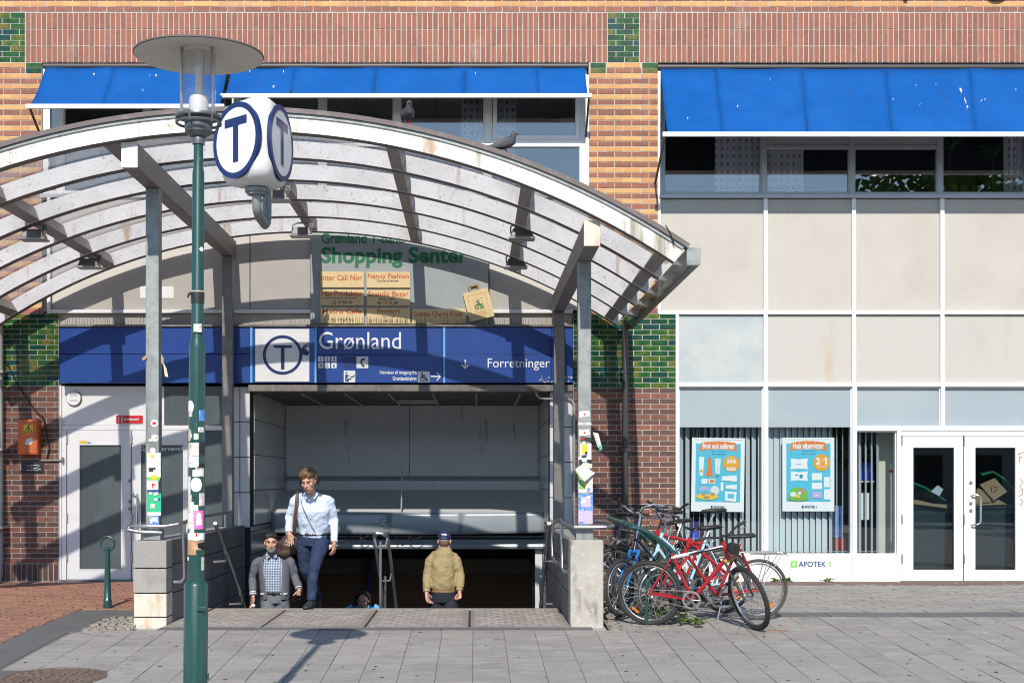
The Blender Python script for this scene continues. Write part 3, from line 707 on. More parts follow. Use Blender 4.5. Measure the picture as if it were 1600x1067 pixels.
# --- shop windows and doors on the right
room('shop_room', 1052, 1810, 606, 912, FY+.14, FY+3.0)
def shop_window(px0, px1, py0, py1, film=None):
    f = MB(); f.frame(PX(px0,FY), PX(px1,FY), PZ(py1,FY), PZ(py0,FY), .014, FY+.03, FY+.10); o = f.build('shop_window', M['white'], bld)
    m_ = MB(); m_.box(PX(px0,FY)+.014, PX(px1,FY)-.014, FY+.06, FY+.07, PZ(py1,FY)+.014, PZ(py0,FY)-.014); m_.build('pane', M['shopglass'] if film != 'all' else M['frost'], o)
    if film and film != 'all':
        m_ = MB(); m_.box(PX(px0,FY)+.014, PX(px1,FY)-.014, FY+.052, FY+.056, PZ(film,FY), PZ(py0,FY)-.014); m_.build('frosted_film', M['frost'], o)
shop_window(1060.6, 1192.4, 604.2, 866, 667); shop_window(1199.6, 1331.4, 604.2, 866, 667)
shop_window(1338.6, 1470, 604.2, 666.8, 'all'); shop_window(1476.2, 1607, 604.2, 666.8, 'all'); shop_window(1613.2, 1745, 604.2, 666.8, 'all')
shop_window(1338.6, 1401, 673.2, 866); shop_window(1613.2, 1745, 673.2, 866)
for a, b in ((1060.6, 1331.4), (1338.6, 1401), (1613.2, 1745)):
    m_ = MB(); m_.box(PX(a,FY), PX(b,FY), FY-.006, FY+.08, PZ(901,FY), PZ(866.3,FY)); m_.build('base_panel', M['white'], bld, bevel=.003)
    m_ = MB(); m_.box(PX(a,FY), PX(b,FY), FY-.02, FY+.08, PZ(908.5,FY), PZ(901.3,FY)); m_.build('base_panel', M['white'], bld, bevel=.003)
mull(1404.5, 673.2, 908, 6.5)
def door(px0, px1, py0, py1, gx0, gx1, gy0, gy1, mt, gm, y=FY+.01, label=None):
    f = MB(); X0,X1,Z0,Z1 = PX(px0,FY),PX(px1,FY),PZ(py1,FY),PZ(py0,FY); a,b,c,d = PX(gx0,FY),PX(gx1,FY),PZ(gy1,FY),PZ(gy0,FY)
    f.box(X0,a,y,y+.06,Z0,Z1); f.box(b,X1,y,y+.06,Z0,Z1); f.box(a,b,y+.0005,y+.0595,Z0,c); f.box(a,b,y+.0005,y+.0595,d,Z1)
    o = f.build('door', M[mt], bld, bevel=.003)
    if label: o['label'] = label
    m_ = MB(); m_.box(a,b,y+.025,y+.033,c,d); m_.build('pane', M[gm], o)
    m_ = MB(); m_.frame(a-.008,b+.008,c-.008,d+.008,.018,y-.006,y+.02); m_.build('glazing_bead', M[mt], o)
    for hz in (.25, .8, 1.9):
        m_ = MB(); m_.tube([(X0+.004, y-.012, Z0+hz), (X0+.004, y-.012, Z0+hz+.12)], .011, 8); m_.build('hinge', M['stainless_rough'], o)
    return o
def pull_handle(parent, px, py0, py1, y=FY+.01):
    x, z1, z0 = PX(px,FY), PZ(py0,FY), PZ(py1,FY); m_ = MB()
    m_.tube([(x-.11,y,z1),(x-.10,y-.05,z1+.005),(x-.05,y-.07,z1),(x-.005,y-.075,z1-.02),(x,y-.075,z1-.06),(x,y-.075,z0+.05),(x-.01,y-.075,z0+.015),(x-.05,y-.07,z0),(x-.10,y-.05,z0-.005),(x-.11,y,z0)], .014, 10)
    m_.build('handle', M['stainless'], parent, smooth=True)
    m_ = MB()
    for zz in (z1+.17, z1-.12, z1-.22): m_.tube([(x-.115,y+.001,zz),(x-.115,y-.012,zz)], .024, 14)
    m_.build('lock_cylinder', M['steel_dark'], parent)
m_ = MB(); m_.box(PX(1408,FY), PX(1606.8,FY), FY-.005, FY+.1, PZ(680,FY), PZ(673.2,FY)); m_.build('door_head', M['white'], bld)
d1 = door(1409, 1505, 680.5, 907, 1426, 1492, 698, 891, 'white', 'doorglass')
d2 = door(1506.5, 1606, 680.5, 907, 1523, 1588, 698, 891, 'white', 'doorglass')
pull_handle(d2, 1530, 773, 819)
m_ = MB(); 
for seq in (((1591,709),(1600,706)),((1592,709),(1593,722)),((1592,715),(1598,713)),((1594,748),(1599,752),(1593,760),(1599,765)),((1591,768),(1598,764),(1598,772),(1592,775)),((1593,778),(1599,783),(1594,789))):
    m_.tube([P3(a, b, FY+.007) for a, b in seq], .006, 4)
m_.build('graffiti', M['rust_rod'], d2)
m_ = MB(); m_.box(PX(1405,FY), PX(1608,FY), FY-.03, FY+.1, PZ(909.5,FY)-.03, PZ(907.3,FY)); m_.build('door_sill', M['steel_dark'], bld)

# --- plant room doors on the left, under the sign
room('plant_room', 100, 350, 660, 915, FY+.2, FY+1.2)
LP = 'white_door'
panel(96, 256, 603, 664, LP, FY+.03, 'transom_panel'); panel(257, 347, 603, 664, 'frost_grey', FY+.03, 'transom_panel')
m_ = MB(); m_.box(PX(96,FY), PX(347,FY), FY+.01, FY+.12, PZ(672,FY), PZ(664.4,FY)); m_.build('door_head', M[LP], bld, bevel=.003)
for a, b in ((93, 96), (347, 350)):
    m_ = MB(); m_.box(PX(a,FY), PX(b,FY), FY-.01, FY+.13, PZ(907,FY), PZ(602,FY)); m_.build('jamb', M[LP], bld, bevel=.003)
m_ = MB(); m_.box(PX(96.3,FY), PX(103.5,FY), FY+.0, FY+.12, PZ(907,FY), PZ(672.3,FY)); m_.build('door_post', M[LP], bld)
dl = door(104.5, 204, 672.5, 905, 123, 190, 694, 890, LP, 'frost_grey')
dr = door(205.5, 293, 672.5, 905, 219, 287, 694, 890, LP, 'frost_grey')
pull_handle(dr, 216, 770, 822)
panel(294, 347, 672.5, 905, 'frost_grey', FY+.03, 'sidelight')
ptext('Sprinklerventil', 221, 286, 697, 706.5, FY+.034, M['print_white'], dr, .004)
m_ = MB(); m_.box(PX(124,FY), PX(135,FY), FY+.004, FY+.009, PZ(693,FY), PZ(688.5,FY)); m_.build('sticker', M['yellow'], dl)
m_ = MB(); m_.box(PX(136,FY), PX(142,FY), FY+.004, FY+.009, PZ(693,FY), PZ(690.5,FY)); m_.build('sticker', M['blue_stick'], dl)
m_ = MB(); m_.box(PX(93,FY), PX(360,FY), FY-.03, FY+.13, .03, PZ(905.3,FY)); m_.build('door_sill', M['steel_dark'], bld)

# --- entrance recess
XI0, XI1 = -3.13, 1.08
RY = 23.2                                  # hoarding plane
zc = PZ(611, FY-.05)
m_ = MB(); m_.box(PX(391,FY), PX(894,FY), SY+.02, FY+.25, PZ(611,SY), PZ(601,SY)); m_.build('lintel', M['lintel'], bld, bevel=.006)
zs = PZ(611,SY)-.002
m_ = MB()
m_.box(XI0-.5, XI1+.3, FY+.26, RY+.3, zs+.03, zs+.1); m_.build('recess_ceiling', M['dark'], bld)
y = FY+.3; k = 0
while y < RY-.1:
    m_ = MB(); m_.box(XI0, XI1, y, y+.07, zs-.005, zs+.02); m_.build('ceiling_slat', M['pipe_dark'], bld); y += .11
m_ = MB()
for i in range(7): m_.box(XI0+.05+.62*i, XI0+.075+.62*i, FY+.28, RY, zs-.02, zs-.006)
m_.build('ceiling_runner', M['fixture'], bld)
m_ = MB(); m_.box(-1.15, -.55, 21.3, 21.45, zs-.07, zs-.008); m_.build('ceiling_lamp', M['fixture'], bld, bevel=.01)
# tiled side walls of the recess
def tile_wall(x, sgn, ya, yb, za, zb, mt, ty, tz, back):
    m_ = MB(); m_.box(min(x, x-sgn*.2), max(x, x-sgn*.2), ya, yb, za, zb); m_.build('side_wall', M['joint'], bld)
    z = za
    while z < zb-.03:
        y = ya
        while y < yb-.03:
            t = MB(); y1 = min(y+ty, yb); z1 = min(z+tz, zb)
            t.box(min(x, x+sgn*.012), max(x, x+sgn*.012), y+.006, y1-.006, z+.006, z1-.006, RC.random()); t.build('wall_tile', M[mt], bld)
            y += ty
        z += tz
tile_wall(XI0, 1, FY+.27, RY, .86, zs, 'tile_white', 1.1, .5, 0)
tile_wall(XI1, -1, FY+.27, RY, .86, zs, 'tile_white', 1.1, .5, 0)
tile_wall(XI0, 1, FY+.0, 26.5, -3.7, .855, 'tile_dark', 1.25, .32, 0)
tile_wall(XI1, -1, FY+.0, 26.5, -3.7, .855, 'tile_dark', 1.25, .32, 0)
# tiled jambs facing the street
def jamb_tiles(px0, px1, py0, py1, xj=None):
    m_ = MB(); m_.box(PX(px0,FY), PX(px1,FY), FY-.0, FY+.265, PZ(py1,FY), PZ(py0,FY)); m_.build('jamb', M['joint'], bld)
    z = PZ(py0,FY); zb = PZ(py1,FY); tz = 55*FY/F
    xs = [PX(px0,FY), PX(px1,FY)] if xj is None else [PX(px0,FY), PX(xj,FY), PX(px1,FY)]
    while z > zb+.03:
        for a, b in zip(xs, xs[1:]):
            t = MB(); t.box(a+.006, b-.006, FY-.012, FY+.01, max(z-tz, zb)+.006, z-.006, RC.random()); t.build('wall_tile', M['tile_white'], bld)
        z -= tz
jamb_tiles(350.5, 391, 604, 825, 375); jamb_tiles(858.5, 895, 612, 838, 878)
# hoarding: upright sheets, bottom ledge, sloping sheet, front fascia, rails, dark opening
def hz(py): return PZ(py, RY)
for a, b in ((XI0+.02, -1.07), (-1.062, XI1-.02)):
    m_ = MB(); m_.box(a, b, RY, RY+.03, hz(744), zs); m_.build('hoarding_sheet', M['hoarding'], bld, bevel=.002)
m_ = MB(); m_.tube([(XI0, RY-.03, hz(748)), (XI1, RY-.03, hz(748))], .03, 8); m_.build('hoarding_rail', M['hoarding_blue'], bld, smooth=True)
m_ = MB(); m_.box(XI0, XI1, RY-.01, RY+.03, hz(765), hz(745)); m_.build('hoarding_rail', M['hoarding'], bld)
yf = 21.6; zf1 = PZ(800, yf); zf0 = PZ(832, yf)
m_ = MB(); m_.add([(XI0,yf,zf1),(XI1,yf,zf1),(XI1,RY,hz(765)),(XI0,RY,hz(765)),(XI0,yf,zf1-.03),(XI1,yf,zf1-.03),(XI1,RY,hz(765)-.03),(XI0,RY,hz(765)-.03)],
    [(0,1,2,3),(7,6,5,4),(0,4,5,1),(1,5,6,2),(2,6,7,3),(3,7,4,0)]); m_.build('sloping_sheet', M['hoarding'], bld)
seg = [XI0+.01, -1.3, -.2, XI1-.01]
for i, (a, b) in enumerate(zip(seg, seg[1:])):
    m_ = MB(); n = 16; nr = 6; vs = []; fs = []
    for r_ in range(nr+1):
        for j in range(n+1):
            x = a+(b-a)*j/n; v = r_/nr; z = zf0+(zf1-zf0)*v - .03*(1-v)*math.sin(.75*(x+3.13))
            vs.append((x, yf-.02-.022*math.sin(math.pi*v)*(.35+.65*abs(math.sin(.8*(x+3.3)))), z))
    for r_ in range(nr):
        for j in range(n): q = r_*(n+1)+j; fs.append((q, q+1, q+n+2, q+n+1))
    m_.add(vs, fs)
    o = m_.build('fascia_sheet', M['hoarding_blue'], bld, smooth=True, recalc=False); s_ = o.modifiers.new('s', 'SOLIDIFY'); s_.thickness = .004
m_ = MB()
for py, r_ in ((838, .02), (846, .045), (853, .045)): m_.tube([(XI0, 21.85, PZ(py,21.85)), (XI1, 21.85, PZ(py,21.85))], r_, 8)
m_.build('pipe_rail', M['hoarding_blue'], bld, smooth=True)
m_ = MB(); m_.box(XI0, XI1, 21.9, 23.3, PZ(858,21.9), PZ(858,21.9)+.1); m_.build('soffit', M['dark'], bld)
m_ = MB()
for (a, b, c) in ((543, 565, 848), (558, 576, 842), (618, 640, 852), (638, 660, 843), (575, 592, 840)):
    m_.tube([P3(a, 832, 21.62), P3(a+4, c-4, 21.6), P3((a+b)/2, c, 21.6), P3(b-2, c-5, 21.6), P3(b, 833, 21.62)], .008, 6)
m_.build('cable', M['cable'], bld, smooth=True)
m_ = MB(); m_.box(XI0-.2, XI1+.2, 26.0, 26.1, -3.7, PZ(897,26)); m_.build('brown_hoarding', M['brown_board'], bld)
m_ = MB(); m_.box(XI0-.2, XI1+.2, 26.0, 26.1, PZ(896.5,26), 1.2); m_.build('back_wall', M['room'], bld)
m_ = MB(); m_.box(PX(574,25.8), PX(579,25.8), 25.8, 25.98, -1, 1); m_.build('post', M['sign_blue'], bld)
m_ = MB(); m_.box(XI1-.13, XI1-.02, 21.95, 22.1, -2.5, PZ(855,21.95)); m_.build('door_post', M['white_door'], bld)
m_ = MB(); m_.box(XI0+.02, XI0+.10, 22.0, 22.1, -2.5, PZ(855,22)); m_.build('door_post', M['pipe_dark'], bld)
m_ = MB(); m_.tube([P3(628.5, 718, 21.55), P3(627, 797, 21.55)], .012, 6); m_.build('rod', M['fixture'], bld)

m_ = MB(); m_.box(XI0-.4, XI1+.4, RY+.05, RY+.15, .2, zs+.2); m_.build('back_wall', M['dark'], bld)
# closed shell of the building behind the front
m_ = MB(); X0, X1, ZT = PX(XL,FY), PX(XR,FY), PZ(-90,FY)
m_.box(X0, X1, FY+.41, 30, ZT-.3, ZT); m_.build('roof', M['asphalt'], bld)
m_ = MB(); m_.box(X0, X1, 29.7, 30, -4, ZT-.31); m_.box(X0, X0+.3, FY+.41, 29.69, -4, ZT-.31); m_.box(X1-.3, X1, FY+.41, 29.69, -4, ZT-.31); m_.build('rear_wall', M['brick_brown'], bld)
m_ = MB(); m_.box(PX(60,FY), PX(1030,FY), FY+.09, FY+.15, PZ(500,FY), PZ(306,FY)); m_.box(PX(1020,FY), PX(1800,FY), FY+.09, FY+.13, PZ(604,FY), PZ(306,FY)); m_.build('inner_wall', M['dark'], bld)
# ------------------------------------------------------------------ canopy
ACX, ACZ, RO, RI = -2.29, -2.745, 7.83, 7.655
A1 = math.asin(4.34/RO)
can = thing('entrance_canopy', 'arched canopy with weathered white ribs and glass roof over the station stairs', 'canopy', (ACX, 16.5, 0))
def arc(r, a): return (ACX + r*math.sin(a), ACZ + r*math.cos(a))
def arc_piece(mb, r0, r1, a0, a1, y0, y1, n, mi=0):
    for i in range(n):
        ta, tb = a0+(a1-a0)*i/n, a0+(a1-a0)*(i+1)/n
        q = [arc(r0,ta), arc(r0,tb), arc(r1,tb), arc(r1,ta)]
        vs = [(x,y0,z) for x,z in q]+[(x,y1,z) for x,z in q]; fs = [(0,1,2,3),(7,6,5,4),(0,4,5,1),(3,2,6,7)]
        if i == 0: fs.append((0,3,7,4))
        if i == n-1: fs.append((1,5,6,2))
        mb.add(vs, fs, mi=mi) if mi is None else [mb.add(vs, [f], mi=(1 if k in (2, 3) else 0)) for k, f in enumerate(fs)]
ribY = [13.74 + 1.112*i for i in range(6)]
for i, y in enumerate(ribY):
    m_ = MB(); arc_piece(m_, RI, RO, -A1, A1, y-.0, y+.135, 56)
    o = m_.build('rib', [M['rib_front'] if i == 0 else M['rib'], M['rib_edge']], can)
    if i == 0: o['label'] = 'front rib, brightest and stained'
m_ = MB(); arc_piece(m_, RO+.004, RO+.05, -A1-.004, A1+.004, 13.70, 13.86, 56); m_.build('roof_edge', M['trim_brown'], can)
m_ = MB(); arc_piece(m_, RO-.03, RO+.0035, -A1, A1, 13.722, 13.738, 56); m_.build('drip_edge', M['steel'], can)
purX = [-6.4, -5.05, -3.63, -2.22, -.78, .58, 1.93]
bnd = [-A1] + [math.asin((x-ACX)/RO) for x in purX[1:-1]] + [A1]
for j in range(5):
    for a, b in zip(bnd, bnd[1:]):
        m_ = MB(); arc_piece(m_, RO+.012, RO+.02, a+.0015, b-.0015, ribY[j]+.13 if j == 0 else ribY[j]+.06, ribY[j+1]+.05, 8)
        m_.build('roof_pane', M['roofglass'], can, smooth=False)
for x in purX:
    a = math.asin((x-ACX)/RO)
    for j in range(5):
        m_ = MB(); ra, rb = RI+.012, RO-.02
        t = .065/RO; q = [arc(ra,a-t), arc(ra,a+t), arc(rb,a+t), arc(rb,a-t)]
        m_.prism(q, ribY[j]+.135, ribY[j+1]); m_.build('purlin', M['purlin'], can)
for x0 in (-3.465, 1.08):
    x1 = x0+.155; xm = (x0+x1)/2; zt = ACZ + math.sqrt(RI**2 - max(abs(x0-ACX), abs(x1-ACX))**2) - .004; zb = zt-.245
    m_ = MB(); m_.box(x0, x1, 13.84, 19.6, zb, zt); m_.build('beam', M['steel_dark'], can, bevel=.006)
    m_ = MB(); m_.box(x0-.003, x1+.003, 13.83, 13.838, zb-.003, zt+.003); m_.build('beam_end', M['rib_front'] if x0 < 0 else M['stone_dirty'], can, bevel=.003)
    m_ = MB(); m_.box(x0+.01, x1-.005, 14.8, 14.95, .87, zb-.001); m_.build('post', M['steel'], can, bevel=.008)
    m_ = MB(); m_.box(x0-.01, x1+.015, 14.78, 14.97, .871, 1.0); m_.build('post_base', M['steel'], can, bevel=.005)
    m_ = MB(); m_.box(x0+.01, x1, 19.27, 19.42, .85, zb-.001); m_.build('post', M['steel_dark'], can, bevel=.008)
for sx in (-1, 1):
    xe = ACX + sx*4.36; ze = ACZ + RO*math.cos(A1)
    m_ = MB(); m_.box(min(xe+sx*.06, xe+sx*.13), max(xe+sx*.06, xe+sx*.13), 13.752, 19.62, ze-.175, ze-.163); m_.box(min(xe+sx*.122, xe+sx*.13), max(xe+sx*.122, xe+sx*.13), 13.752, 19.62, ze-.1625, ze-.12); m_.build('gutter', M['pipe_dark'], can)
    m_ = MB(); m_.add([(xe,13.76,ze-.02),(xe,19.6,ze-.02),(xe+sx*.06,19.6,ze-.165),(xe+sx*.06,13.76,ze-.165),(xe+sx*.008,13.76,ze-.02),(xe+sx*.008,19.6,ze-.02),(xe+sx*.068,19.6,ze-.165),(xe+sx*.068,13.76,ze-.165)], [(0,1,2,3),(7,6,5,4),(0,4,5,1),(1,5,6,2),(2,6,7,3),(3,7,4,0)]); m_.build('gutter_pane', M['dimglass'], can)
    m_ = MB(); m_.box(min(xe, xe+sx*.135), max(xe, xe+sx*.135), 13.72, 13.75, ze-.18, ze-.005); m_.build('gutter_end', M['steel'], can, bevel=.004)
m_ = MB(); m_.tube([P3(1040, 352, 13.7), P3(1048, 366, 13.69), P3(1054, 382, 13.7)], .006, 5); m_.build('loose_wire', M['cable'], can)

# floodlights under the purlins
def floodlight(x, y, z, label):
    t = thing('floodlight', label, 'floodlight', (x, y, z), 'floodlights hanging under the canopy')
    m_ = MB(); m_.add([(x-.10,y-.07,z+.10),(x+.10,y-.07,z+.10),(x+.10,y+.07,z+.10),(x-.10,y+.07,z+.10),(x-.135,y-.10,z),(x+.135,y-.10,z),(x+.135,y+.10,z),(x-.135,y+.10,z)],
        [(0,1,2,3),(4,7,6,5),(0,4,5,1),(1,5,6,2),(2,6,7,3),(3,7,4,0)]); m_.build('housing', M['steel_dark'], t, bevel=.012)
    m_ = MB(); m_.box(x-.15, x+.15, y-.115, y+.115, z-.022, z-.001); m_.build('glass_front', M['pipe_grey'], t, bevel=.005)
    m_ = MB(); m_.tube([(x-.125,y,z+.05),(x-.125,y,z+.13),(x-.06,y,z+.16),(x+.06,y,z+.16),(x+.125,y,z+.13),(x+.125,y,z+.05)], .01, 6); m_.build('bracket', M['steel_dark'], t)
    m_ = MB(); zz = ACZ + math.sqrt(RI**2-(x-ACX)**2)+.03; m_.tube([(x,y,z+.155),(x,y,zz)], .014, 6); m_.build('stem', M['steel_dark'], t)
    m_ = MB(); m_.box(x+.09, x+.15, y+.0, y+.06, z+.1, z+.16); m_.build('junction_box', M['steel_dark'], t)
def flood_at(px, py, D, label): floodlight(PX(px,D), D, PZ(py,D)-.0, label)
flood_at(53, 373, 16.1, 'floodlight at far left under the canopy, nearer of the left pair')
flood_at(140, 417, 18.4, 'floodlight at left of the tall post, lower and farther of the left pair')
flood_at(433, 312, 15.95, 'floodlight just right of the round T sign bracket')
flood_at(472, 368, 18.2, 'floodlight above the left edge of the shopping centre board')
flood_at(815, 372, 16.15, 'floodlight left of the right beam, upper of the right pair')
flood_at(806, 417, 18.45, 'floodlight above the paper bag emblem, lower of the right pair')

# ------------------------------------------------------------------ downpipes
def pipe(name, pts, r, m, label):
    t = thing(name, label, 'downpipe', pts[-1]); a = MB(); a.tube(pts, r, 12); a.build('pipe', m, t, smooth=True)
    b = MB()
    for f in (.2, .5, .8):
        p = Vector(pts[0]).lerp(Vector(pts[-1]), f); b.box(p.x-r-.02, p.x+r+.02, p.y-r-.008, FY-.012, p.z-.015, p.z+.015)
    b.build('clamp', m, t)
pipe('downpipe', [(2.1, FY-.13, 3.72), (2.1, FY-.13, .12)], .045, M['pipe_dark'], 'dark downpipe on the brick pier behind the parked bicycles')
pipe('downpipe', [(-6.6, FY-.13, 3.72), (-6.6, FY-.13, .3), (-6.58, FY-.2, .2), (-6.56, FY-.32, .13)], .05, M['pipe_grey'], 'grey downpipe with a bent foot beside the orange box')

# ------------------------------------------------------------------ station sign
sg = thing('station_sign', 'long blue station sign with Grønland in white over the stair entrance', 'sign', (PX(493,SY), SY, PZ(600,SY)))
def spanel(px0, px1, py0, py1, mt, y=SY, d=.17, name='sign_panel'):
    m_ = MB(); m_.box(PX(px0,SY), PX(px1,SY), y, y+d, PZ(py1,SY), PZ(py0,SY)); return m_.build(name, M[mt], sg, bevel=.003)
spanel(93, 390.5, 511, 552.6, 'sign_blue'); spanel(93, 390.5, 553.4, 598, 'sign_blue')
spanel(391, 394.6, 511, 598, 'light_blue', SY-.01); spanel(395, 491, 511, 598, 'sign_blue')
spanel(491.4, 495, 511, 598, 'light_blue', SY-.01); spanel(495.4, 692, 511, 553.6, 'sign_blue'); spanel(495.4, 692, 554.4, 598, 'sign_blue')
spanel(692.4, 696, 511, 598, 'light_blue', SY-.01); spanel(696.4, 862, 511, 553.6, 'sign_blue'); spanel(696.4, 862, 554.4, 598, 'sign_blue')
spanel(862.4, 895, 511, 598, 'sign_blue')
m_ = MB(); m_.box(PX(88,SY), PX(896,SY), SY-.03, FY+.04, PZ(510.6,SY), PZ(507.5,SY)); m_.build('ledge', M['lintel'], sg)
m_ = MB(); x = PX(100,SY)
while x < PX(893,SY):
    b_ = Vector((x, SY+.02+RC.uniform(0,.1), PZ(507.5,SY)-.004)); q = b_ + Vector((RC.uniform(-.015,.015), RC.uniform(-.03,.0), RC.uniform(.10,.15))); m_.tube([b_, q], [.0035,.002], 3); x += .033
m_.build('bird_spikes', M['lintel'], sg, kind='stuff')
spanel(399, 483.5, 514, 596.5, 'sign_white', SY-.012, .01, 'emblem_panel')
y_ = SY-.013; k = SY/F
def spx(x): return PX(x, y_)
def spz(z): return PZ(z, y_)
m_ = MB(); m_.disc(spx(441.5), spz(554.5), 26.3*k, 30.8*k, y_-.004, y_); m_.build('emblem_ring', M['tsign_ring'], sg)
m_ = MB(); m_.box(spx(427.5), spx(456), y_-.004, y_, spz(543.5), spz(539.5)); m_.box(spx(439), spx(444.5), y_-.004, y_, spz(577), spz(543.5)); m_.build('emblem_letter', M['tsign_ring'], sg)
m_ = MB(); m_.prism([(spx(a), spz(b)) for a, b in ((468,548),(474,543),(479,546),(483,552),(480,556),(474,554),(469,560))], y_-.003, y_-.0005); m_.build('graffiti', M['tsign_ring'], sg)
m_ = MB()
for s_ in (((471,546),(476,540),(483,536)), ((474,544),(479,541),(484,541)), ((476,553),(483,549))): m_.tube([Vector((spx(a), y_-.003, spz(b))) for a, b in s_], .008, 5)
m_.build('graffiti', M['tsign_ring'], sg)
ptext('Grønland', 498.5, 626.5, 518.5, 546.5, SY-.001, M['print_white'], sg, .0)
ptext('Forretninger', 762, 859, 560, 578.5, SY-.001, M['print_white'], sg, .0)
ptext('Henvises til inngang fra', 593.5, 651, 579, 586, SY-.001, M['print_white'], sg, .01)
ptext('Grønlandsleiret', 613.5, 651, 588, 594.5, SY-.001, M['print_white'], sg, .01)
for i in range(6):
    a = 497 + 10.3*(i % 3); b = 557 + 10*(i//3)
    m_ = MB(); m_.box(spx(a), spx(a+8.2), SY-.004, SY-.0005, spz(b+8), spz(b)); m_.build('platform_square', M['sign_white'], sg)
    if i == 0: one(a+2.4, a+6, b+1.5, b+6.8, SY-.0045, M['sign_blue2'], sg, .001)
    else: ptext(str(i+1), a+2.6, a+5.8, b+1.5, b+6.8, SY-.0045, M['sign_blue2'], sg, .02, .001)
def picto(a, b, c, d):
    m_ = MB(); m_.box(spx(a), spx(b), SY-.004, SY-.0005, spz(d), spz(c)); m_.build('pictogram', M['sign_white'], sg)
def lines(seqs, r, mt=None, name='pictogram_figure'):
    m_ = MB()
    for s_ in seqs: m_.tube([Vector((spx(a), SY-.006, spz(b))) for a, b in s_], r, 5)
    m_.build(name, mt or M['sign_blue2'], sg)
picto(557, 575.3, 557, 575)
lines([((567.5,560.5),(564.5,563),(564.3,568),(567,571.5))], .012); lines([((567.3,560.5),(568.8,562)),((566.8,571.6),(568.6,570.2))], .02)
picto(537, 555, 579, 597.2)
lines([((540.3,595),(540.2,589),(540.6,585)),((543,595),(542,589),(541.5,585)),((541,585.5),(545.5,587.5)),((540,595.2),(544,595.2),(544.5,592),(548,592),(548.5,588.5),(552,588.5),(552.5,586.5),(554,586.5))], .008)
m_ = MB(); m_.disc(spx(541), spz(582.3), 0, 1.4*k, SY-.008, SY-.004, 12); m_.build('pictogram_figure', M['sign_blue2'], sg)
picto(653, 671, 580, 597.5)
lines([((659.3,584.5),(660,590),(664.5,590),(666.5,594),(668.3,593.4)),((659.7,587),(664,587))], .010)
m_ = MB(); m_.disc(spx(659), spz(582.8), 0, 1.4*k, SY-.008, SY-.004, 12); m_.disc(spx(661), spz(591.5), 3.4*k, 4.3*k, SY-.007, SY-.004, 24, a0=110, a1=345); m_.build('pictogram_figure', M['sign_blue2'], sg)
lines([((673,588.3),(688,588.3)),((682.5,582),(688.2,588.3),(682.5,594.6))], .011, M['print_white'], 'arrow')
lines([((727,562),(727,575)),((721.5,569.5),(727,575.3),(732.5,569.5))], .012, M['print_white'], 'arrow')
m_ = MB(); m_.box(spx(536.5), spx(554.5), SY-.003, SY-.0005, spz(575), spz(557)); m_.build('covered_patch', M['sign_blue2'], sg)
# peeled paint at right end
m_ = MB()
for i in range(46):
    a = RC.uniform(843, 893); b = 597 - RC.random()**2*9; s_ = RC.uniform(.6, 2.0)
    m_.prism([(spx(a+s_*math.cos(t)*RC.uniform(.5,1.4)), spz(b+s_*math.sin(t)*RC.uniform(.4,1.3))) for t in (0,1.2,2.5,3.8,5.1)], SY-.003, SY-.0006)
m_.build('flaked_paint', M['old_paper'], sg, kind='stuff')

# ------------------------------------------------------------------ shopping centre board
BY = FY-.045
bd = thing('shop_board', 'grey green shopping centre board with cream tenant plates above the blue sign', 'sign', (PX(624,BY), BY, PZ(507,BY)))
m_ = MB(); m_.box(PX(485,BY), PX(763,BY), BY, BY+.03, PZ(507,BY), PZ(355,BY)); m_.build('board', M['board_grey'], bd, bevel=.003)
ptext('Grønland T-bane', 502.5, 631, 364, 381.5, BY-.001, M['green_text'], bd, .018)
ptext('Shopping Senter', 502, 731, 386, 418.5, BY-.001, M['green_text'], bd, .03)
def nplate(a, b, c, d, lines_):
    m_ = MB(); m_.box(PX(a,BY), PX(b,BY), BY-.035, BY-.003, PZ(d,BY), PZ(c,BY)); p = m_.build('name_plate', M['plate'], bd, bevel=.003)
    for (s_, x0, x1, y0, y1, mt, bo) in lines_: 
        text(s_, PX(x0,BY), PX(x1,BY), PZ(y1,BY), PZ(y0,BY), BY-.0355, M[mt], p, bo, .003)
nplate(501, 569, 425, 449.5, [('Inter Call Nor', 503, 566, 430, 438.5, 'red_text', .008)])
nplate(573, 641, 425.5, 450, [('Nancy Fashion', 575, 639, 428, 438, 'red_text', .008), ('Dame-pikeklær', 589, 624, 437.5, 442, 'black_text', 0)])
nplate(501, 569, 453, 477.5, [('Hav Produkter', 503, 566, 454.5, 463.5, 'red_text', .008), ('Kommunikasjon og kontor', 504, 558, 465, 468, 'black_text', 0), ('22 17 69 39', 519, 551, 470.5, 475.5, 'black_text', .01)])
nplate(573, 641, 453.5, 478, [('Scandic Bazar', 575.5, 638, 455.5, 464, 'red_text', .008), ('Gaver-Leker', 592, 618, 465.5, 469, 'black_text', 0), ('22 17 12 50', 590, 622, 471, 476, 'black_text', .01)])
nplate(501, 569, 481, 506, [('Metro Cafe', 504.5, 565, 482.5, 490.5, 'red_text', .008), ('22 17 67 91', 518, 551, 498, 503, 'black_text', .01)])
nplate(573, 641, 481.5, 506, [('Reisebyrå', 590, 625, 483, 491, 'red_text', .008), ('Post Travel', 597, 617, 493, 497, 'black_text', 0), ('22 17 12 54/ 22 12 53 53', 576, 637, 499, 504, 'black_text', .01)])
nplate(644, 728, 483, 506.5, [('Golden Cherry Frisør', 647, 724, 487, 497, 'red_text', .008)])
bg_ = thing('bag_emblem', 'cream paper bag shaped emblem with tan handle, right of the tenant plates', 'sign', (PX(748,BY), BY, PZ(505,BY)))
BX = Vector((PX(748,BY), 0, PZ(477,BY))); th_ = R(14)
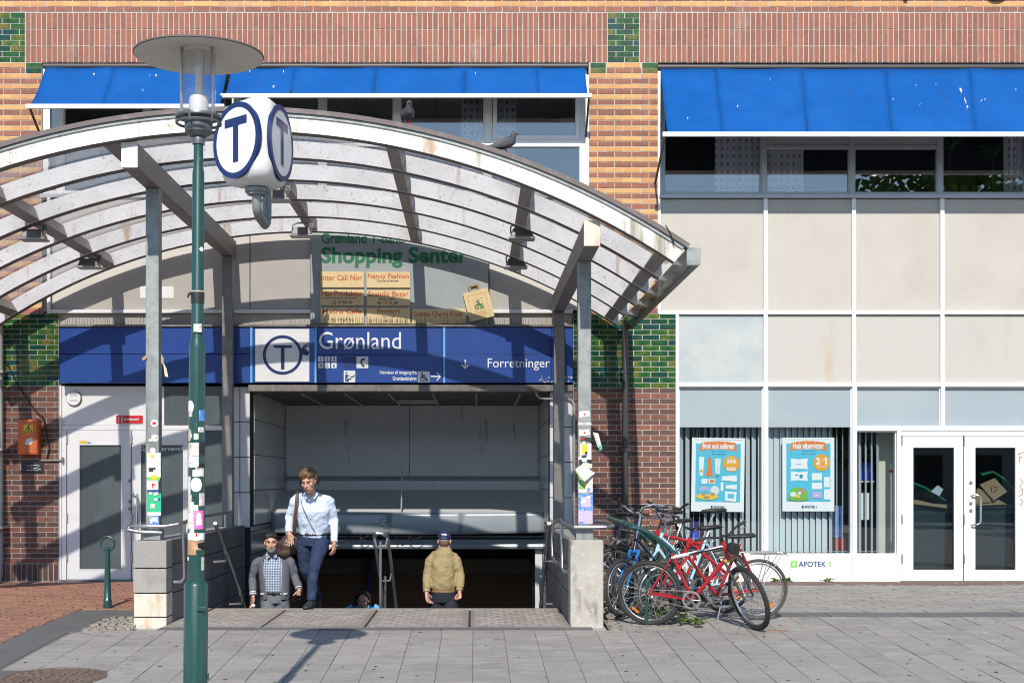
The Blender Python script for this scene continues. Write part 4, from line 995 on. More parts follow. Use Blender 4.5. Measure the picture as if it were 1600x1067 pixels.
def brot(x, z): return (BX.x + (x*math.cos(th_) - z*math.sin(th_))*k, BX.z + (x*math.sin(th_) + z*math.cos(th_))*k)
m_ = MB(); m_.prism([brot(*p) for p in ((-20,-23),(20,-23),(20,23),(-20,23))], BY-.05, BY-.002); m_.build('bag_body', M['plate'], bg_, bevel=.003)
m_ = MB()
for q in (((-9,23.3),(-6,23.3),(-6,33),(-9,33)), ((5,23.3),(8,23.3),(8,33),(5,33)), ((-6,30.5),(5,30.5),(5,33),(-6,33))): m_.prism([brot(*p) for p in q], BY-.045, BY-.01)
m_.build('bag_handle', M['card'], bg_)
m_ = MB()
for w_, h_ in ((14.5, 17.5), (7.5, 10)):
    for q in (((-w_,-h_),(w_,-h_),(w_,-h_+.6),(-w_,-h_+.6)), ((-w_,h_-.6),(w_,h_-.6),(w_,h_),(-w_,h_)), ((-w_,-h_+.6),(-w_+.6,-h_+.6),(-w_+.6,h_-.6),(-w_,h_-.6)), ((w_-.6,-h_+.6),(w_,-h_+.6),(w_,h_-.6),(w_-.6,h_-.6))): m_.prism([brot(*p) for p in q], BY-.052, BY-.0505)
m_.build('border_line', M['card'], bg_)
for ch, x_, z_ in (('S', 0, 3.4), ('G', -3.6, -2.6), ('S', 3.8, -2.9)):
    cx, cz = brot(x_, z_); text(ch, cx-3.1*k, cx+3.1*k, cz-3.8*k, cz+3.8*k, BY-.0515, M['green_text'], bg_, .03, .003, th_)
for z_ in (-12.2, -14.6):
    cx, cz = brot(0, z_); text('Grønland Shopping Senter', cx-10*k, cx+10*k, cz-.9*k, cz+.9*k, BY-.0505, M['red_text'], bg_, 0, .002, th_)

# ------------------------------------------------------------------ parapets at the stairs
def parapet(x0, x1, label, front, inner_sgn):
    t = thing('parapet_wall', label, 'low wall', ((x0+x1)/2, 14.65, 0))
    y0 = 14.65
    m_ = MB(); m_.box(x0+.02, x1-.02, y0+.02, FY-.03, -.3, .86); m_.build('core', M['joint'], t)
    if front == 'stone':
        for za, zb, mt in ((.585,.872,'stone'), (.325,.58,'stone'), (.075,.32,'stone_dirty'), (-.05,.07,'stone_dirty')):
            m_ = MB(); ins = .006 if zb < .33 else 0; m_.box(x0+ins, x1-.004, y0+ins, y0+.3, za+.003, zb-.003, RC.random()); m_.build('stone_block', M[mt], t, bevel=.008)
    else:
        m_ = MB(); m_.box(x0, x1, y0, y0+.3, -.05, .876); m_.build('front_block', M['concrete'], t, bevel=.012)
    # long sides and cap
    for side in (0, 1):
        xa, xb = (x0, x0+.05) if side == 0 else (x1-.05, x1)
        for r_, (za, zb) in enumerate(((-3.2,-.5),(-.495,-.05),(-.045,.3),(.305,.6),(.605,.872))):
            y = y0 + .302
            while y < FY-.05:
                y2 = min(y+RC.uniform(.62,.72), FY-.03); m_ = MB(); m_.box(xa, xb, y+.003, y2-.003, za+.003, zb-.003, RC.random()); m_.build('stone_block', M['side_stone'], t, bevel=.004); y = y2
    m_ = MB(); m_.box(x0+.051, x1-.051, y0+.302, FY-.031, .8, .869); m_.build('cap', M['stone'], t)
    return t
parapet(-3.55, -3.2, 'grey granite parapet with stained lower block at the left of the stairs', 'stone', 1)
parapet(1.0, 1.345, 'pale rough concrete parapet at the right of the stairs next to the bicycles', 'concrete', -1)

def rail_thing(label, paths, loc, r=.021, posts=()):
    t = thing('handrail', label, 'handrail', loc)
    for p in paths:
        m_ = MB(); m_.tube(p, r, 10); m_.build('rail', M['stainless_rough'], t, smooth=True)
    for p in posts:
        m_ = MB(); m_.tube(p, r*.8, 8); m_.build('rail_post', M['stainless_rough'], t, smooth=True)
zr = 1.01
rail_thing('steel guard rail curling round the post on the granite parapet', [[(-3.28,14.78,zr-.06),(-3.5,14.72,zr-.05),(-3.62,14.74,zr-.03),(-3.635,14.8,zr),(-3.55,14.74,zr+.01),(-3.25,14.73,zr+.005),(-3.12,14.78,zr+.03),(-3.1,15.1,zr+.04),(-3.28,16.5,zr+.05),(-3.32,19.2,zr+.06)],
    [(-3.1,14.95,zr+.03),(-3.1,15.0,.7),(-3.1,15.03,.46),(-3.12,14.98,.42),(-3.2,14.95,.42)]], (-3.35,15.2,.87), posts=[[(-3.22,15.6,.87),(-3.2,15.6,zr+.04)],[(-3.3,17.2,.87),(-3.3,17.2,zr+.05)],[(-3.32,18.8,.87),(-3.32,18.8,zr+.05)]])
rail_thing('steel guard rail bent round the post on the concrete parapet', [[(.93,15.3,zr+.06),(.95,14.9,zr+.02),(1.05,14.72,zr),(1.38,14.72,zr),(1.46,14.8,zr+.01),(1.42,15.2,zr+.03),(1.2,15.6,zr+.05)],
    [(.93,15.3,zr+.06),(.9,16.2,zr+.0),(.9,16.25,.8),(.9,16.2,.62),(.94,16.0,.55),(1.0,15.9,.55)],
    [(.94,15.2,zr+.05),(.95,15.2,.75),(.95,15.2,.56),(.97,15.15,.52),(1.02,15.1,.52)]], (1.17,15.2,.87), posts=[[(1.2,15.6,.87),(1.2,15.6,zr+.05)]])
sl_ = .55
def stair_rail(x, y0, label, sgn, extra=()):
    z = lambda y: .95 - sl_*(y-16.3)
    paths = [[(x, y0, z(y0)), (x, 22.5, z(22.5))]]
    posts = []
    for y in (16.9, 18.0, 19.3, 20.6): posts.append([(x, y, z(y)-.02), (x, y, z(y)-.09), (x-sgn*.15, y, z(y)-.1)])
    rail_thing(label, paths, (x, 16.5, 0), .022, posts)
stair_rail(-2.98, 16.2, 'sloping steel handrail along the dark left wall of the stairs', 1)
stair_rail(.86, 16.2, 'sloping steel handrail along the right wall of the stairs', -1)
z = lambda y: .86 - sl_*(y-16.7)
rail_thing('double centre handrail on posts in the middle of the stairs', 
    [[(-1.19, 22, z(22)), (-1.19,16.9,z(16.9)), (-1.185,16.74,z(16.74)), (-1.15,16.67,z(16.7)+.012), (-1.09,16.67,z(16.7)+.012), (-1.04,16.74,z(16.74)), (-1.03,16.9,z(16.9)), (-1.02,22,z(22))]],
    (-1.13, 16.7, 0), .021,
    posts=[[(-1.115,y,-.165*max(0,math.floor((y-16.5)/.3)+1)),(-1.115,y,z(y)-.06)] for y in (16.75, 17.6, 18.6, 19.8)] + [[(-1.19,y,z(y)-.02),(-1.165,y,z(y)-.12),(-1.055,y,z(y)-.12),(-1.03,y,z(y)-.02)] for y in (16.75, 17.6, 18.6, 19.8)])

# ------------------------------------------------------------------ awnings
def awning(px0, px1, pxb0, pxb1, py_top, py_bot, p, seams, label, spots=()):
    D = FY-.02; Db = FY-p
    t = thing('awning', label, 'awning', ((PX(px0,D)+PX(px1,D))/2, D, PZ(py_top,D)), 'blue awnings over the upper windows')
    A0, A1_, B0, B1 = Vector((PX(px0,D),D,PZ(py_top,D))), Vector((PX(px1,D),D,PZ(py_top,D))), Vector((PX(pxb0,Db),Db,PZ(py_bot,Db))), Vector((PX(pxb1,Db),Db,PZ(py_bot,Db)))
    fr = [0]+list(seams)+[1]
    for i, (a, b) in enumerate(zip(fr, fr[1:])):
        m_ = MB(); nx, ny = 10, 8; vs = []; fs = []
        g_ = .00015; am = RC.uniform(.006,.02); ph1 = RC.uniform(0,6)
        for iy in range(ny+1):
            v = iy/ny
            for ix in range(nx+1):
                u = a+g_ + (b-a-2*g_)*ix/nx; P = A0.lerp(A1_, u).lerp(B0.lerp(B1, u), v)
                s_ = math.sin(math.pi*v)*.025 + am*math.sin(math.pi*ix/nx) + .007*math.sin(u*31+v*5+ph1)*v + .005*math.sin((ix/nx*2.2+v*1.3)*3+ph1)
                vs.append(P + Vector((0, .35, -.9))*(s_ - .012))
        for iy in range(ny):
            for ix in range(nx): q = iy*(nx+1)+ix; fs.append((q, q+nx+1, q+nx+2, q+1))
        m_.add(vs, fs); o = m_.build('fabric_panel', M['blue_fabric'], t, smooth=True, recalc=False); o.data.materials.append(M['lining']); s2 = o.modifiers.new('s', 'SOLIDIFY'); s2.thickness = .004; s2.offset = -1; s2.material_offset = 1
    SP = lambda u, v, d: A0.lerp(A1_, u).lerp(B0.lerp(B1, u), v) + Vector((0,.35,-.9))*(math.sin(math.pi*v)*.025-.012+d)
    for u in seams:
        m_ = MB()
        for iv in range(8):
            va, vb = iv/8, (iv+1)/8; w_ = .012/(A1_-A0).length; m_.add([SP(u-w_,va,.012), SP(u+w_,va,.012), SP(u+w_,vb,.012), SP(u-w_,vb,.012)], [(0,1,2,3)])
        o = m_.build('seam', M['lining'], t, recalc=False); s2 = o.modifiers.new('s','SOLIDIFY'); s2.thickness = .002
    for (u, v, w_, h_) in spots:
        m_ = MB(); L_ = (A1_-A0).length; c_ = SP(u, v, -.018); dn = (B0-A0).normalized(); sd = Vector((1,0,0)); nn = [RC.uniform(.6,1.3) for _ in range(9)]
        w_ *= .6; h_ *= .7; m_.add([c_ + sd*w_*math.cos(6.2832*i/9)*nn[i] + dn*h_*(math.sin(6.2832*i/9)*nn[i]) for i in range(9)], [tuple(range(9))]); o = m_.build('bird_dropping', M['print_white'], t, recalc=False); s2 = o.modifiers.new('s','SOLIDIFY'); s2.thickness = .03; s2.offset = 0
    m_ = MB(); m_.box(B0.x-.06, B1.x+.06, B0.y-.035, B0.y+.02, B0.z-.045, B0.z+.012); m_.build('front_bar', M['white'], t, bevel=.006)
    m_ = MB(); m_.tube([A0+Vector((-.04,.02,.03)), A1_+Vector((.04,.02,.03))], .04, 10); m_.build('roller', M['pipe_dark'], t, smooth=True)
    for e in ((B0, -1), (B1, 1)):
        m_ = MB(); q = e[0]+Vector((e[1]*.02,.0,-.02)); m_.bar(q, Vector((q.x+e[1]*.0, FY-.01, q.z-.42)), .028, .02); m_.build('arm', M['pipe_dark'], t)
awning(72, 356, 48, 344, 106.5, 165, .8, (.38,), 'left blue awning with a creased seam behind the street lamp', ((.28,.22,.014,.03),(.62,.25,.014,.03),(.585,.25,.008,.01),(.57,.62,.01,.01)))
awning(362, 914, 352, 918, 106.5, 148.5, .55, (.18,.41,.66,.865), 'middle blue awning, the shallowest, above the canopy', ((.15,.2,.013,.03),(.13,.75,.02,.02),(.69,.25,.01,.02),(.055,.2,.012,.02)))
awning(1032, 1722, 1042, 1730, 108, 208.5, 1.05, (.125,.32,.51,.70,.89), 'large right blue awning with bird droppings above the beige panels', ((.675,.36,.02,.06),(.683,.52,.008,.09),(.687,.62,.018,.03),(.52,.5,.01,.014),(.166,.61,.013,.02),(.62,.27,.01,.01),(.72,.52,.011,.012),(.728,.5,.011,.012),(.575,.28,.008,.01),(.245,.2,.007,.02),(.05,.8,.011,.014),(.58,.58,.009,.009),(.8,.35,.01,.02)))
for (px, py, h) in ((1496,143,5),(1500,152,9),(1504,166,5),(1312,116,3.2),(1384,157,1.5),(1389,158,1),(1144,168,1.5),(1459,131,1.2),(1532,160,1.2)):
    pass

# ------------------------------------------------------------------ wall fittings on the left
bx = thing('electric_box', 'orange metal electric box with a hazard label on the brick pier', 'electric box', (PX(47,FY), FY, PZ(710,FY)))
m_ = MB(); m_.box(PX(28,FY-.16), PX(59,FY-.16), FY-.17, FY-.012, PZ(710,FY-.16), PZ(655,FY-.16)); m_.build('case', M['orange_box'], bx, bevel=.008)
m_ = MB(); m_.box(PX(30,FY-.17), PX(57.5,FY-.17), FY-.182, FY-.1715, PZ(708,FY-.17), PZ(659,FY-.17)); m_.build('lid', M['orange_box'], bx, bevel=.004)
yb = FY-.1825; px_ = lambda a: PX(a,yb); pz_ = lambda a: PZ(a,yb)
m_ = MB(); m_.box(px_(37), px_(51.5), yb-.002, yb, pz_(676.5), pz_(663.5)); m_.build('hazard_label', M['yellow'], bx)
m_ = MB(); m_.tube([Vector((px_(a),yb-.004,pz_(b))) for a, b in ((38.5,675),(44.3,664.5),(50,675))], .007, 4, closed=True); m_.tube([Vector((px_(a),yb-.004,pz_(b))) for a, b in ((45,667),(43.2,670.5),(45.6,670.2),(44,674))], .005, 4); m_.build('hazard_mark', M['blackp'], bx)
m_ = MB(); m_.prism([(px_(a), pz_(b)) for a, b in ((38.5,694.5),(41,686),(50.5,683),(51.5,690),(48,694.5))], yb-.002, yb); m_.build('sticker', M['paper_print'], bx)
m_ = MB(); m_.box(px_(32), px_(54), yb-.002, yb, pz_(707), pz_(698)); m_.build('faded_print', M['orange_box'], bx)
pl_ = thing('scrawled_plaque', 'small black plaque with white scrawl below the orange box', 'plaque', (PX(51,FY), FY, PZ(737,FY)))
m_ = MB(); m_.box(PX(34.5,FY), PX(68,FY), FY-.03, FY-.012, PZ(737.5,FY), PZ(722,FY)); m_.build('board', M['blackp'], pl_, bevel=.003)
m_ = MB()
for (a, b, z_) in ((42,62,727), (48,60,730.5), (41,64,733.5)): m_.tube([P3(a+(b-a)*i/9, z_+RC.uniform(-1.1,1.1), FY-.032) for i in range(10)], .004, 4)
m_.build('scrawl', M['print_white'], pl_)
cd = MB(); cd.tube([P3(4,563,FY-.04), P3(14,572,FY-.03), P3(30,606,FY-.03), P3(58,645,FY-.03), P3(68,652,FY-.05), P3(71,668,FY-.05), P3(77,700,FY-.04), P3(73,718,FY-.03)], .009, 6)
tag(cd.build('cable', M['cable'], smooth=True), 'black cable drooping from the downpipe to the orange box', 'cable')
cd = MB(); cd.tube([P3(60,719,FY-.03), P3(98,719,FY-.03)], .016, 8); cd.tube([P3(98,714,FY-.035), P3(98,723,FY-.035)], .014, 8)
tag(cd.build('door_stay', M['steel_dark'], smooth=True), 'short steel bar on the wall right of the orange box', 'metal bar')
rs = thing('round_notice', 'small round white notice above the left white door', 'sign', (PX(115.5,FY), FY, PZ(635,FY)))
cz = PZ(622.5,FY); cx = PX(115.5,FY)
m_ = MB(); m_.disc(cx, cz, 0, .105, FY+.002, FY+.025, 32); m_.build('rim', M['trim_brown'], rs)
m_ = MB(); m_.disc(cx-.004, cz+.004, 0, .096, FY-.004, FY+.001, 32); m_.build('face', M['print_white'], rs)
m_ = MB()
for z_ in (.045,.025,-.02,-.04): m_.box(cx-.06, cx+.055, FY-.006, FY-.0045, cz+z_, cz+z_+.008)
m_.build('faded_print', M['grey_frame'], rs)
rsg = thing('sprinkler_sign', 'red sprinkler sign on the white panel above the door', 'sign', (PX(202,FY), FY, PZ(661,FY)))
m_ = MB(); m_.box(PX(181,FY), PX(222.5,FY), FY+.012, FY+.028, PZ(661,FY), PZ(649,FY)); m_.build('plate', M['red_sign'], rsg)
ptext('Sprinklersentral', 193.5, 217, 652.6, 657.5, FY+.0115, M['print_white'], rsg, .02)
m_ = MB()
for a in (184.3, 189.3):
    for j in range(3): m_.box(PX(a,FY), PX(a+1.7,FY), FY+.008, FY+.0115, PZ(653.3+j*3,FY), PZ(651+j*3,FY))
m_.build('pictogram', M['print_white'], rsg)
for (a, b, c, d) in ((218.5,229.5,447.5,465.5), (256.5,271,447.5,465.5)): pass
ws = MB(); ws.box(PX(218.5,FY), PX(271,FY), FY+.02, FY+.029, PZ(465.5,FY), PZ(447.5,FY)); tag(ws.build('paper_notice', M['print_white']), 'blank white notice on the beige panel behind the left post', 'notice')
# ------------------------------------------------------------------ street lamp
LD = 8.4; LS = F/LD
def lax(py): return PX(311 - (py-87)*5.2/900, LD)
def lz(py): return PZ(py, LD)
lamp = thing('street_lamp', 'dark green street lamp with flat disc shade and many stickers on its pole', 'street lamp', (lax(1150), LD, gz(0, LD)))
def lpart(name, prof, m, smooth=True, n=28):
    mb = MB(); mb.tube([(lax(py), LD, lz(py)) for w_, py in prof], [w_/2/LS for w_, py in prof], n); return mb.build(name, m, lamp, smooth=smooth)
pole = lpart('pole', [(46,1172),(46,1150),(37.5,1146),(37.5,914),(34,910),(26.5,906),(26,880),(25.5,545),(24,536),(19,526),(18.5,270),(15,262),(15,226)], M['green_paint'])
lpart('neck', [(19,226),(19.5,222),(19.5,213),(17,211)], M['lamp_grey'])
lpart('collar', [(26,214),(42,207),(43.5,198),(43.5,186),(40,184)], M['lamp_grey'])
mb = MB(); mb.lathe([(.085,-.006),(.132,-.006),(.135,0),(.132,.012),(.085,.012),(.085,-.006)], (lax(185), LD, lz(184)), 32); mb.build('flange', M['lamp_grey'], lamp, smooth=True)
mb = MB(); mb.tube([(lax(193)+.13*math.cos(t), LD+.13*math.sin(t), lz(193)) for t in [2*math.pi*i/28 for i in range(28)]], .008, 6, closed=True)
for i in range(6): 
    t = 2*math.pi*i/6+.3; mb.tube([(lax(190)+.13*math.cos(t), LD+.13*math.sin(t), lz(196)), (lax(190)+.13*math.cos(t), LD+.13*math.sin(t), lz(180))], .007, 5)
mb.build('guard_ring', M['lamp_grey'], lamp)
gl_ = MB(); gl_.lathe([(.098,lz(182)),(.098,lz(74))], (lax(130), LD, 0), 32)
gl_.f = gl_.f[:32]; gl_.t = gl_.t[:32]; gl_.mi = gl_.mi[:32]
o = gl_.build('lantern_glass', M['clearglass'], lamp, smooth=True)
for t in (R(-150), R(-30), R(90)):
    mb = MB(); x_, y_ = lax(130)+.108*math.cos(t), LD+.108*math.sin(t); mb.tube([(x_,y_,lz(186)),(x_,y_,lz(71))], .0085, 8); mb.build('rod', M['rod'], lamp, smooth=True)
lpart('lower_reflector', [(30,183),(30,153),(27,150)], M['opal'])
lpart('lamp_bulb', [(11,150),(12,110),(12,90),(9,82)], M['opal'])
lpart('cap_ring', [(52,84),(54,77),(50,72)], M['lamp_disc'])
mb = MB(); mb.lathe([(.0,.06),(.10,.055),(.24,.03),(.376,.0),(.380,-.006),(.374,-.010),(.24,.016),(.10,.036),(.0,.04)], (lax(87), LD, lz(87)), 64); mb.build('disc_shade', M['lamp_disc'], lamp, smooth=True)
mb = MB(); mb.lathe([(.378,-.008),(.384,-.004),(.384,.004),(.378,.006),(.378,-.008)], (lax(87), LD, lz(87)), 64); mb.build('shade_rim', M['trim_brown'], lamp, smooth=True)
mb = MB(); mb.obox((lax(954)+.05, LD-.072, lz(949)), (.055,.012,.022), Matrix.Rotation(R(-8), 3, 'Y')); mb.build('hatch_lock', M['green_paint'], lamp, bevel=.003)
mb = MB(); mb.obox((lax(1055)+.074, LD-.0, lz(1056)), (.01,.03,.04), Matrix.Identity(3)); mb.build('hatch_hinge', M['green_paint'], lamp, bevel=.003)
def lsticker(px0, px1, py0, py1, m, wpole=25.5, rnd=False, off=.0012, parent=None):
    """a sticker wrapped round the pole, between the photo columns px0..px1"""
    r = wpole/2/LS+off; cxp = 311-((py0+py1)/2-87)*5.2/900; cl = lambda v: max(-.99, min(.99, v))
    a0, a1 = math.asin(cl((px0-cxp)/(wpole/2))), math.asin(cl((px1-cxp)/(wpole/2))); mb = MB(); n = 8; k_ = 8; vs = []; fs = []
    for i in range(n+1):
        t = -1+2*i/n; h = math.sqrt(max(0, 1-t*t)) if rnd else 1
        a = (a0+a1)/2 + (a1-a0)/2*t
        for j in range(k_+1):
            v = (py0+py1)/2 + (py1-py0)/2*h*(-1+2*j/k_) + (0 if rnd else RC.uniform(-.4,.4)*(j in (0, k_)))
            vs.append((lax(v)+r*math.sin(a), LD-r*math.cos(a), lz(v)))
    for i in range(n):
        for j in range(k_): q = i*(k_+1)+j; fs.append((q, q+1, q+k_+2, q+k_+1))
    mb.add(vs, fs); o = mb.build('sticker', m, parent or lamp); s_ = o.modifiers.new('s', 'SOLIDIFY'); s_.thickness = .0008; s_.offset = 1
    return o
W_, PR, OP, BK, PK = M['print_white'], M['paper_print'], M['old_paper'], M['blackp'], M['pink']
for a in ((294,306,626,646,W_,25.5,True), (313,320,641,658,M['blue_stick']), (294,302,670,690,OP,25.5,True), (293.5,313,692,713,OP), (294,312.5,713,730,PR), (313,320.5,690,711,BK), (308,319,731,744,PR), (311,320,724,733,BK), (300,317,746,768,W_,25.5,True), (293.5,300,744,772,PR), (293.5,302,772,788,OP), (313,320,770,790,OP), (294,312,788,802,OP), (294,306,802,826,PR), (304.5,318.5,797,826,PK), (294,319,826,832,M['green_paint']), (294,320,832,843,W_), (293,320,844,858,M['tape_brown']), (293,309,857,866,M['tape_brown']), (292,297,869,875,W_), (316,319.5,870,890,OP)):
    lsticker(*a)
for i in range(16):
    a_ = RC.uniform(293.5,314); b_ = RC.uniform(640,840); lsticker(a_, min(a_+RC.uniform(3,8), 320), b_, b_+RC.uniform(3,11), RC.choice([OP,OP,PR,W_,BK,M['poster_pale'],M['red_sign']]), 25.5, RC.random() < .25, .0006+.0001*i)
lsticker(309, 316, 800.5, 812, W_, 25.5, True, .0022)
mb = MB(); mb.tube([(lax(855)+.02, LD-.05, lz(853)), (lax(855)+.05, LD-.045, lz(852)), (lax(855)+.085, LD-.03, lz(854))], [(.004,.03),(.005,.035),(.003,.02)], 6); mb.build('torn_tape', M['blackp'], lamp)
mb = MB(); mb.tube([(lax(462), LD, lz(455)), (lax(462), LD, lz(460)), (lax(462), LD, lz(474))], [.039,.041,.0395], 14); mb.build('black_wrap', M['blackp'], lamp, smooth=True)
mb = MB(); mb.tube([(lax(462), LD, lz(454.8)), (lax(462), LD, lz(457))], [.0405,.0405], 14); mb.build('wrap_edge', M['old_paper'], lamp)
mb = MB(); mb.tube([(lax(462)-.03, LD-.02, lz(458)), (lax(462)-.05, LD-.02, lz(461)), (lax(462)-.055, LD-.02, lz(466))], [(.012,.008),(.01,.006),(.004,.004)], 6); mb.build('wrap_tail', M['blackp'], lamp)
lsticker(305, 317, 507, 520, OP, 24.5)
lsticker(313, 318, 387, 394, W_, 18.5, True)

# stickers on the two front posts
def pface(px0, px1, py0, py1, m, dy=.001, rot=0, name='sticker', poly=None):
    y = 14.8-dy; mb = MB(); a, b, c, d = PX(px0,y), PX(px1,y), PZ(py1,y), PZ(py0,y)
    if poly == 'round':
        mb.disc((a+b)/2, (c+d)/2, 0, (b-a)/2, y-.001, y, 20)
    else:
        q = [(a,c),(b,c),(b,d),(a,d)]; cx, cz = (a+b)/2, (c+d)/2
        q = [(cx+(x-cx)*math.cos(rot)-(z-cz)*math.sin(rot), cz+(x-cx)*math.sin(rot)+(z-cz)*math.cos(rot)) for x, z in q]
        mb.prism(q, y-.001, y)
    return mb.build(name, m, can)
for a in ((235.5,247,655,667,W_,.001,0,'sticker','round'), (238,244,659,663,M['red_sign'],.0025), (236,248,678,690,OP,.001,0,'sticker','round'), (234.5,243,699,708,W_,.001,0,'sticker','round'), (229.6,251,707,746,PR,.001), (230,250,745,750,M['apo_green'],.0025), (229.5,247,750,765,PR,.001), (237.5,242,755,762,M['red_sign'],.0025), (229.6,248.5,765,768,M['sign_blue'],.001), (229.6,251.5,770.5,800,M['green_stick'],.001), (241,245,779,783,M['sign_blue'],.0025,0,'sticker','round'), (247,250.5,778,782,M['sign_blue'],.0025,0,'sticker','round'), (230.5,251,800,805,W_,.001), (233,248.5,806,819,M['blue_stick'],.001), (237,246,808,815,W_,.0025), (232,249,825.5,829,W_,.02),
    (905,921,642,651,W_,.001,R(6)), (912,915,645.5,648.5,M['red_sign'],.0025), (905,921,671,680,W_,.001,R(6)), (912,915,674.5,677.5,M['red_sign'],.0025), (903.5,924,660,664,OP,.001), (907,924,683,690,BK,.001,R(-6)), (908,913,683.5,687,M['red_sign'],.0025), (906,924,693,713,PR,.001), (909.5,918.5,695,711,M['yellow'],.0025), (904,924,713,719,M['poster_pale'],.001), (905,925,718,733,BK,.001), (909,921,722,734,W_,.0025,0,'sticker','round'), (904,926,746,769,PR,.001), (905,914,750,764,M['poster_green'],.0025), (904,926.5,771,798,M['blue_stick'],.001), (908,923,776,792,M['poster_lilac'],.0025), (904,926,798,818,M['poster_lilac'],.001)):
    pface(*a)
for i in range(26):
    x_ = RC.choice([229.8, 904]); w_ = RC.uniform(3,8); a_ = x_+RC.uniform(0, 21-w_); b_ = RC.uniform(645,820); pface(a_, a_+w_, b_, b_+RC.uniform(3,9), RC.choice([OP,OP,PR,W_,BK,M['poster_pale'],M['yellow'],M['blue_stick']]), .003+.0002*i, R(RC.uniform(-12,12)))
def flap(pts, m, th=.004, name='torn_paper', par=can):
    mb = MB(); mb.add(pts, [(0,1,2,3)]); o = mb.build(name, m, par, recalc=False); s_ = o.modifiers.new('s','SOLIDIFY'); s_.thickness = th; return o
flap([P3(899,733,14.74), P3(913,752,14.7), P3(929.5,739,14.77), P3(910,725,14.78)], W_); flap([P3(899,734,14.745), P3(906,748,14.72), P3(915,760,14.76), P3(914,751,14.72)], M['poster_green'])
flap([P3(926.5,675,14.85), P3(935,677,14.8), P3(941,702,14.78), P3(934,698,14.83)], W_); flap([P3(936,697,14.775), P3(940.5,694,14.775), P3(941,702,14.775), P3(936.5,704,14.775)], M['green_stick'])
flap([P3(222,560,14.77), P3(229,554,14.78), P3(229,560,14.78), P3(223,563,14.77)], M['card']); flap([P3(252,553,14.77), P3(256,560,14.76), P3(255,570,14.76), P3(252,566,14.77)], M['card']); flap([P3(255,566,14.76), P3(260,575,14.75), P3(263,589,14.75), P3(258,588,14.75)], M['plate'])

# ------------------------------------------------------------------ T sign in front of the canopy
TD = 13.0; TS = F/TD
TC = Vector((PX(401.5,TD), TD, 0)); ts = thing('round_t_sign', 'white three sided T sign with blue rings hung from the canopy front', 'sign', (TC.x, TC.y, PZ(345,TD)))
TZ = PZ(226,TD); rin = .232; rc = .115
azs = [R(-44), R(80), R(198)]
def nrm(a): return Vector((math.sin(a), -math.cos(a), 0))
def section(sc, z):
    pts = []
    for i in range(3):
        a0, a1 = azs[i], (azs+[azs[0]+R(360)])[i+1]; mid = (a0+a1)/2
        apex = nrm(mid)*((rin-rc)/math.cos((a1-a0)/2))
        for j in range(9):
            a = a0+(a1-a0)*j/8; pts.append(TC + (apex + nrm(a)*rc)*sc + Vector((0,0,z)))
    return pts
vs = []; fs = []; prof = [(.02,-.40),(.45,-.395),(.72,-.375),(.88,-.34),(.96,-.29),(1,-.2),(1.01,0),(1,.2),(.96,.29),(.88,.34),(.72,.375),(.45,.395),(.02,.40)]
for sc, z_ in prof: vs += section(sc, TZ+z_)
n = 27
for i in range(len(prof)-1):
    for j in range(n): fs.append((i*n+j, i*n+(j+1) % n, (i+1)*n+(j+1) % n, (i+1)*n+j))
mb = MB(); mb.add(vs, fs); mb.build('body', M['tsign'], ts, smooth=True)
for i in range(3):
    a = azs[i]; N = nrm(a); T = Vector((math.cos(a), math.sin(a), 0))
    X4 = Matrix(((T.x, -N.x, 0, TC.x), (T.y, -N.y, 0, TC.y), (0, 0, 1, TZ), (0, 0, 0, 1)))
    def tb(mb): mb.v = [tuple(X4 @ Vector(v)) for v in mb.v]; return mb
    f0 = -rin-.008
    mb = MB(); mb.disc(0, 0, 0, .296, f0, f0+.024, 48); tb(mb).build('disc', M['print_white'] if i == 0 else M['sign_white'], ts)
    mb = MB(); mb.disc(0, 0, .296, .345, f0-.002, f0+.03, 48); tb(mb).build('ring', M['tsign_ring'], ts)
    mb = MB(); mb.box(-.165, .165, f0-.004, f0-.0005, .13, .205); mb.box(-.038, .038, f0-.004, f0-.0005, -.20, .13); tb(mb).build('letter', M['tsign_ring'], ts)
mb = MB(); mb.tube([(TC.x-.0, TD, TZ-.39), (TC.x, TD, PZ(296,TD)), (TC.x, TD, PZ(301,TD))], [.09,.112,.108], 24); mb.tube([(TC.x, TD, PZ(301,TD)), (TC.x, TD, PZ(305,TD))], .09, 24); mb.build('collar', M['steel'], ts, smooth=True)
az_ = PZ(326, TD)
mb = MB(); mb.tube([(TC.x, TD, PZ(303,TD)), (TC.x, TD, az_+.02), (TC.x, TD+.03, az_-.02), (TC.x, TD+.12, az_-.05), (TC.x, TD+.5, az_-.06), (TC.x, TD+.6, az_-.02), (TC.x, TD+.63, az_+.06), (TC.x, TD+.63, ACZ+math.sqrt(RI**2-(TC.x-ACX)**2)-.01)], .044, 14); mb.build('bracket', M['steel'], ts, smooth=True)
mb = MB(); mb.box(TC.x-.08, TC.x+.08, TD+.55, TD+.85, ACZ+RI-.012, ACZ+RI-.002); mb.build('mounting_plate', M['steel'], ts)

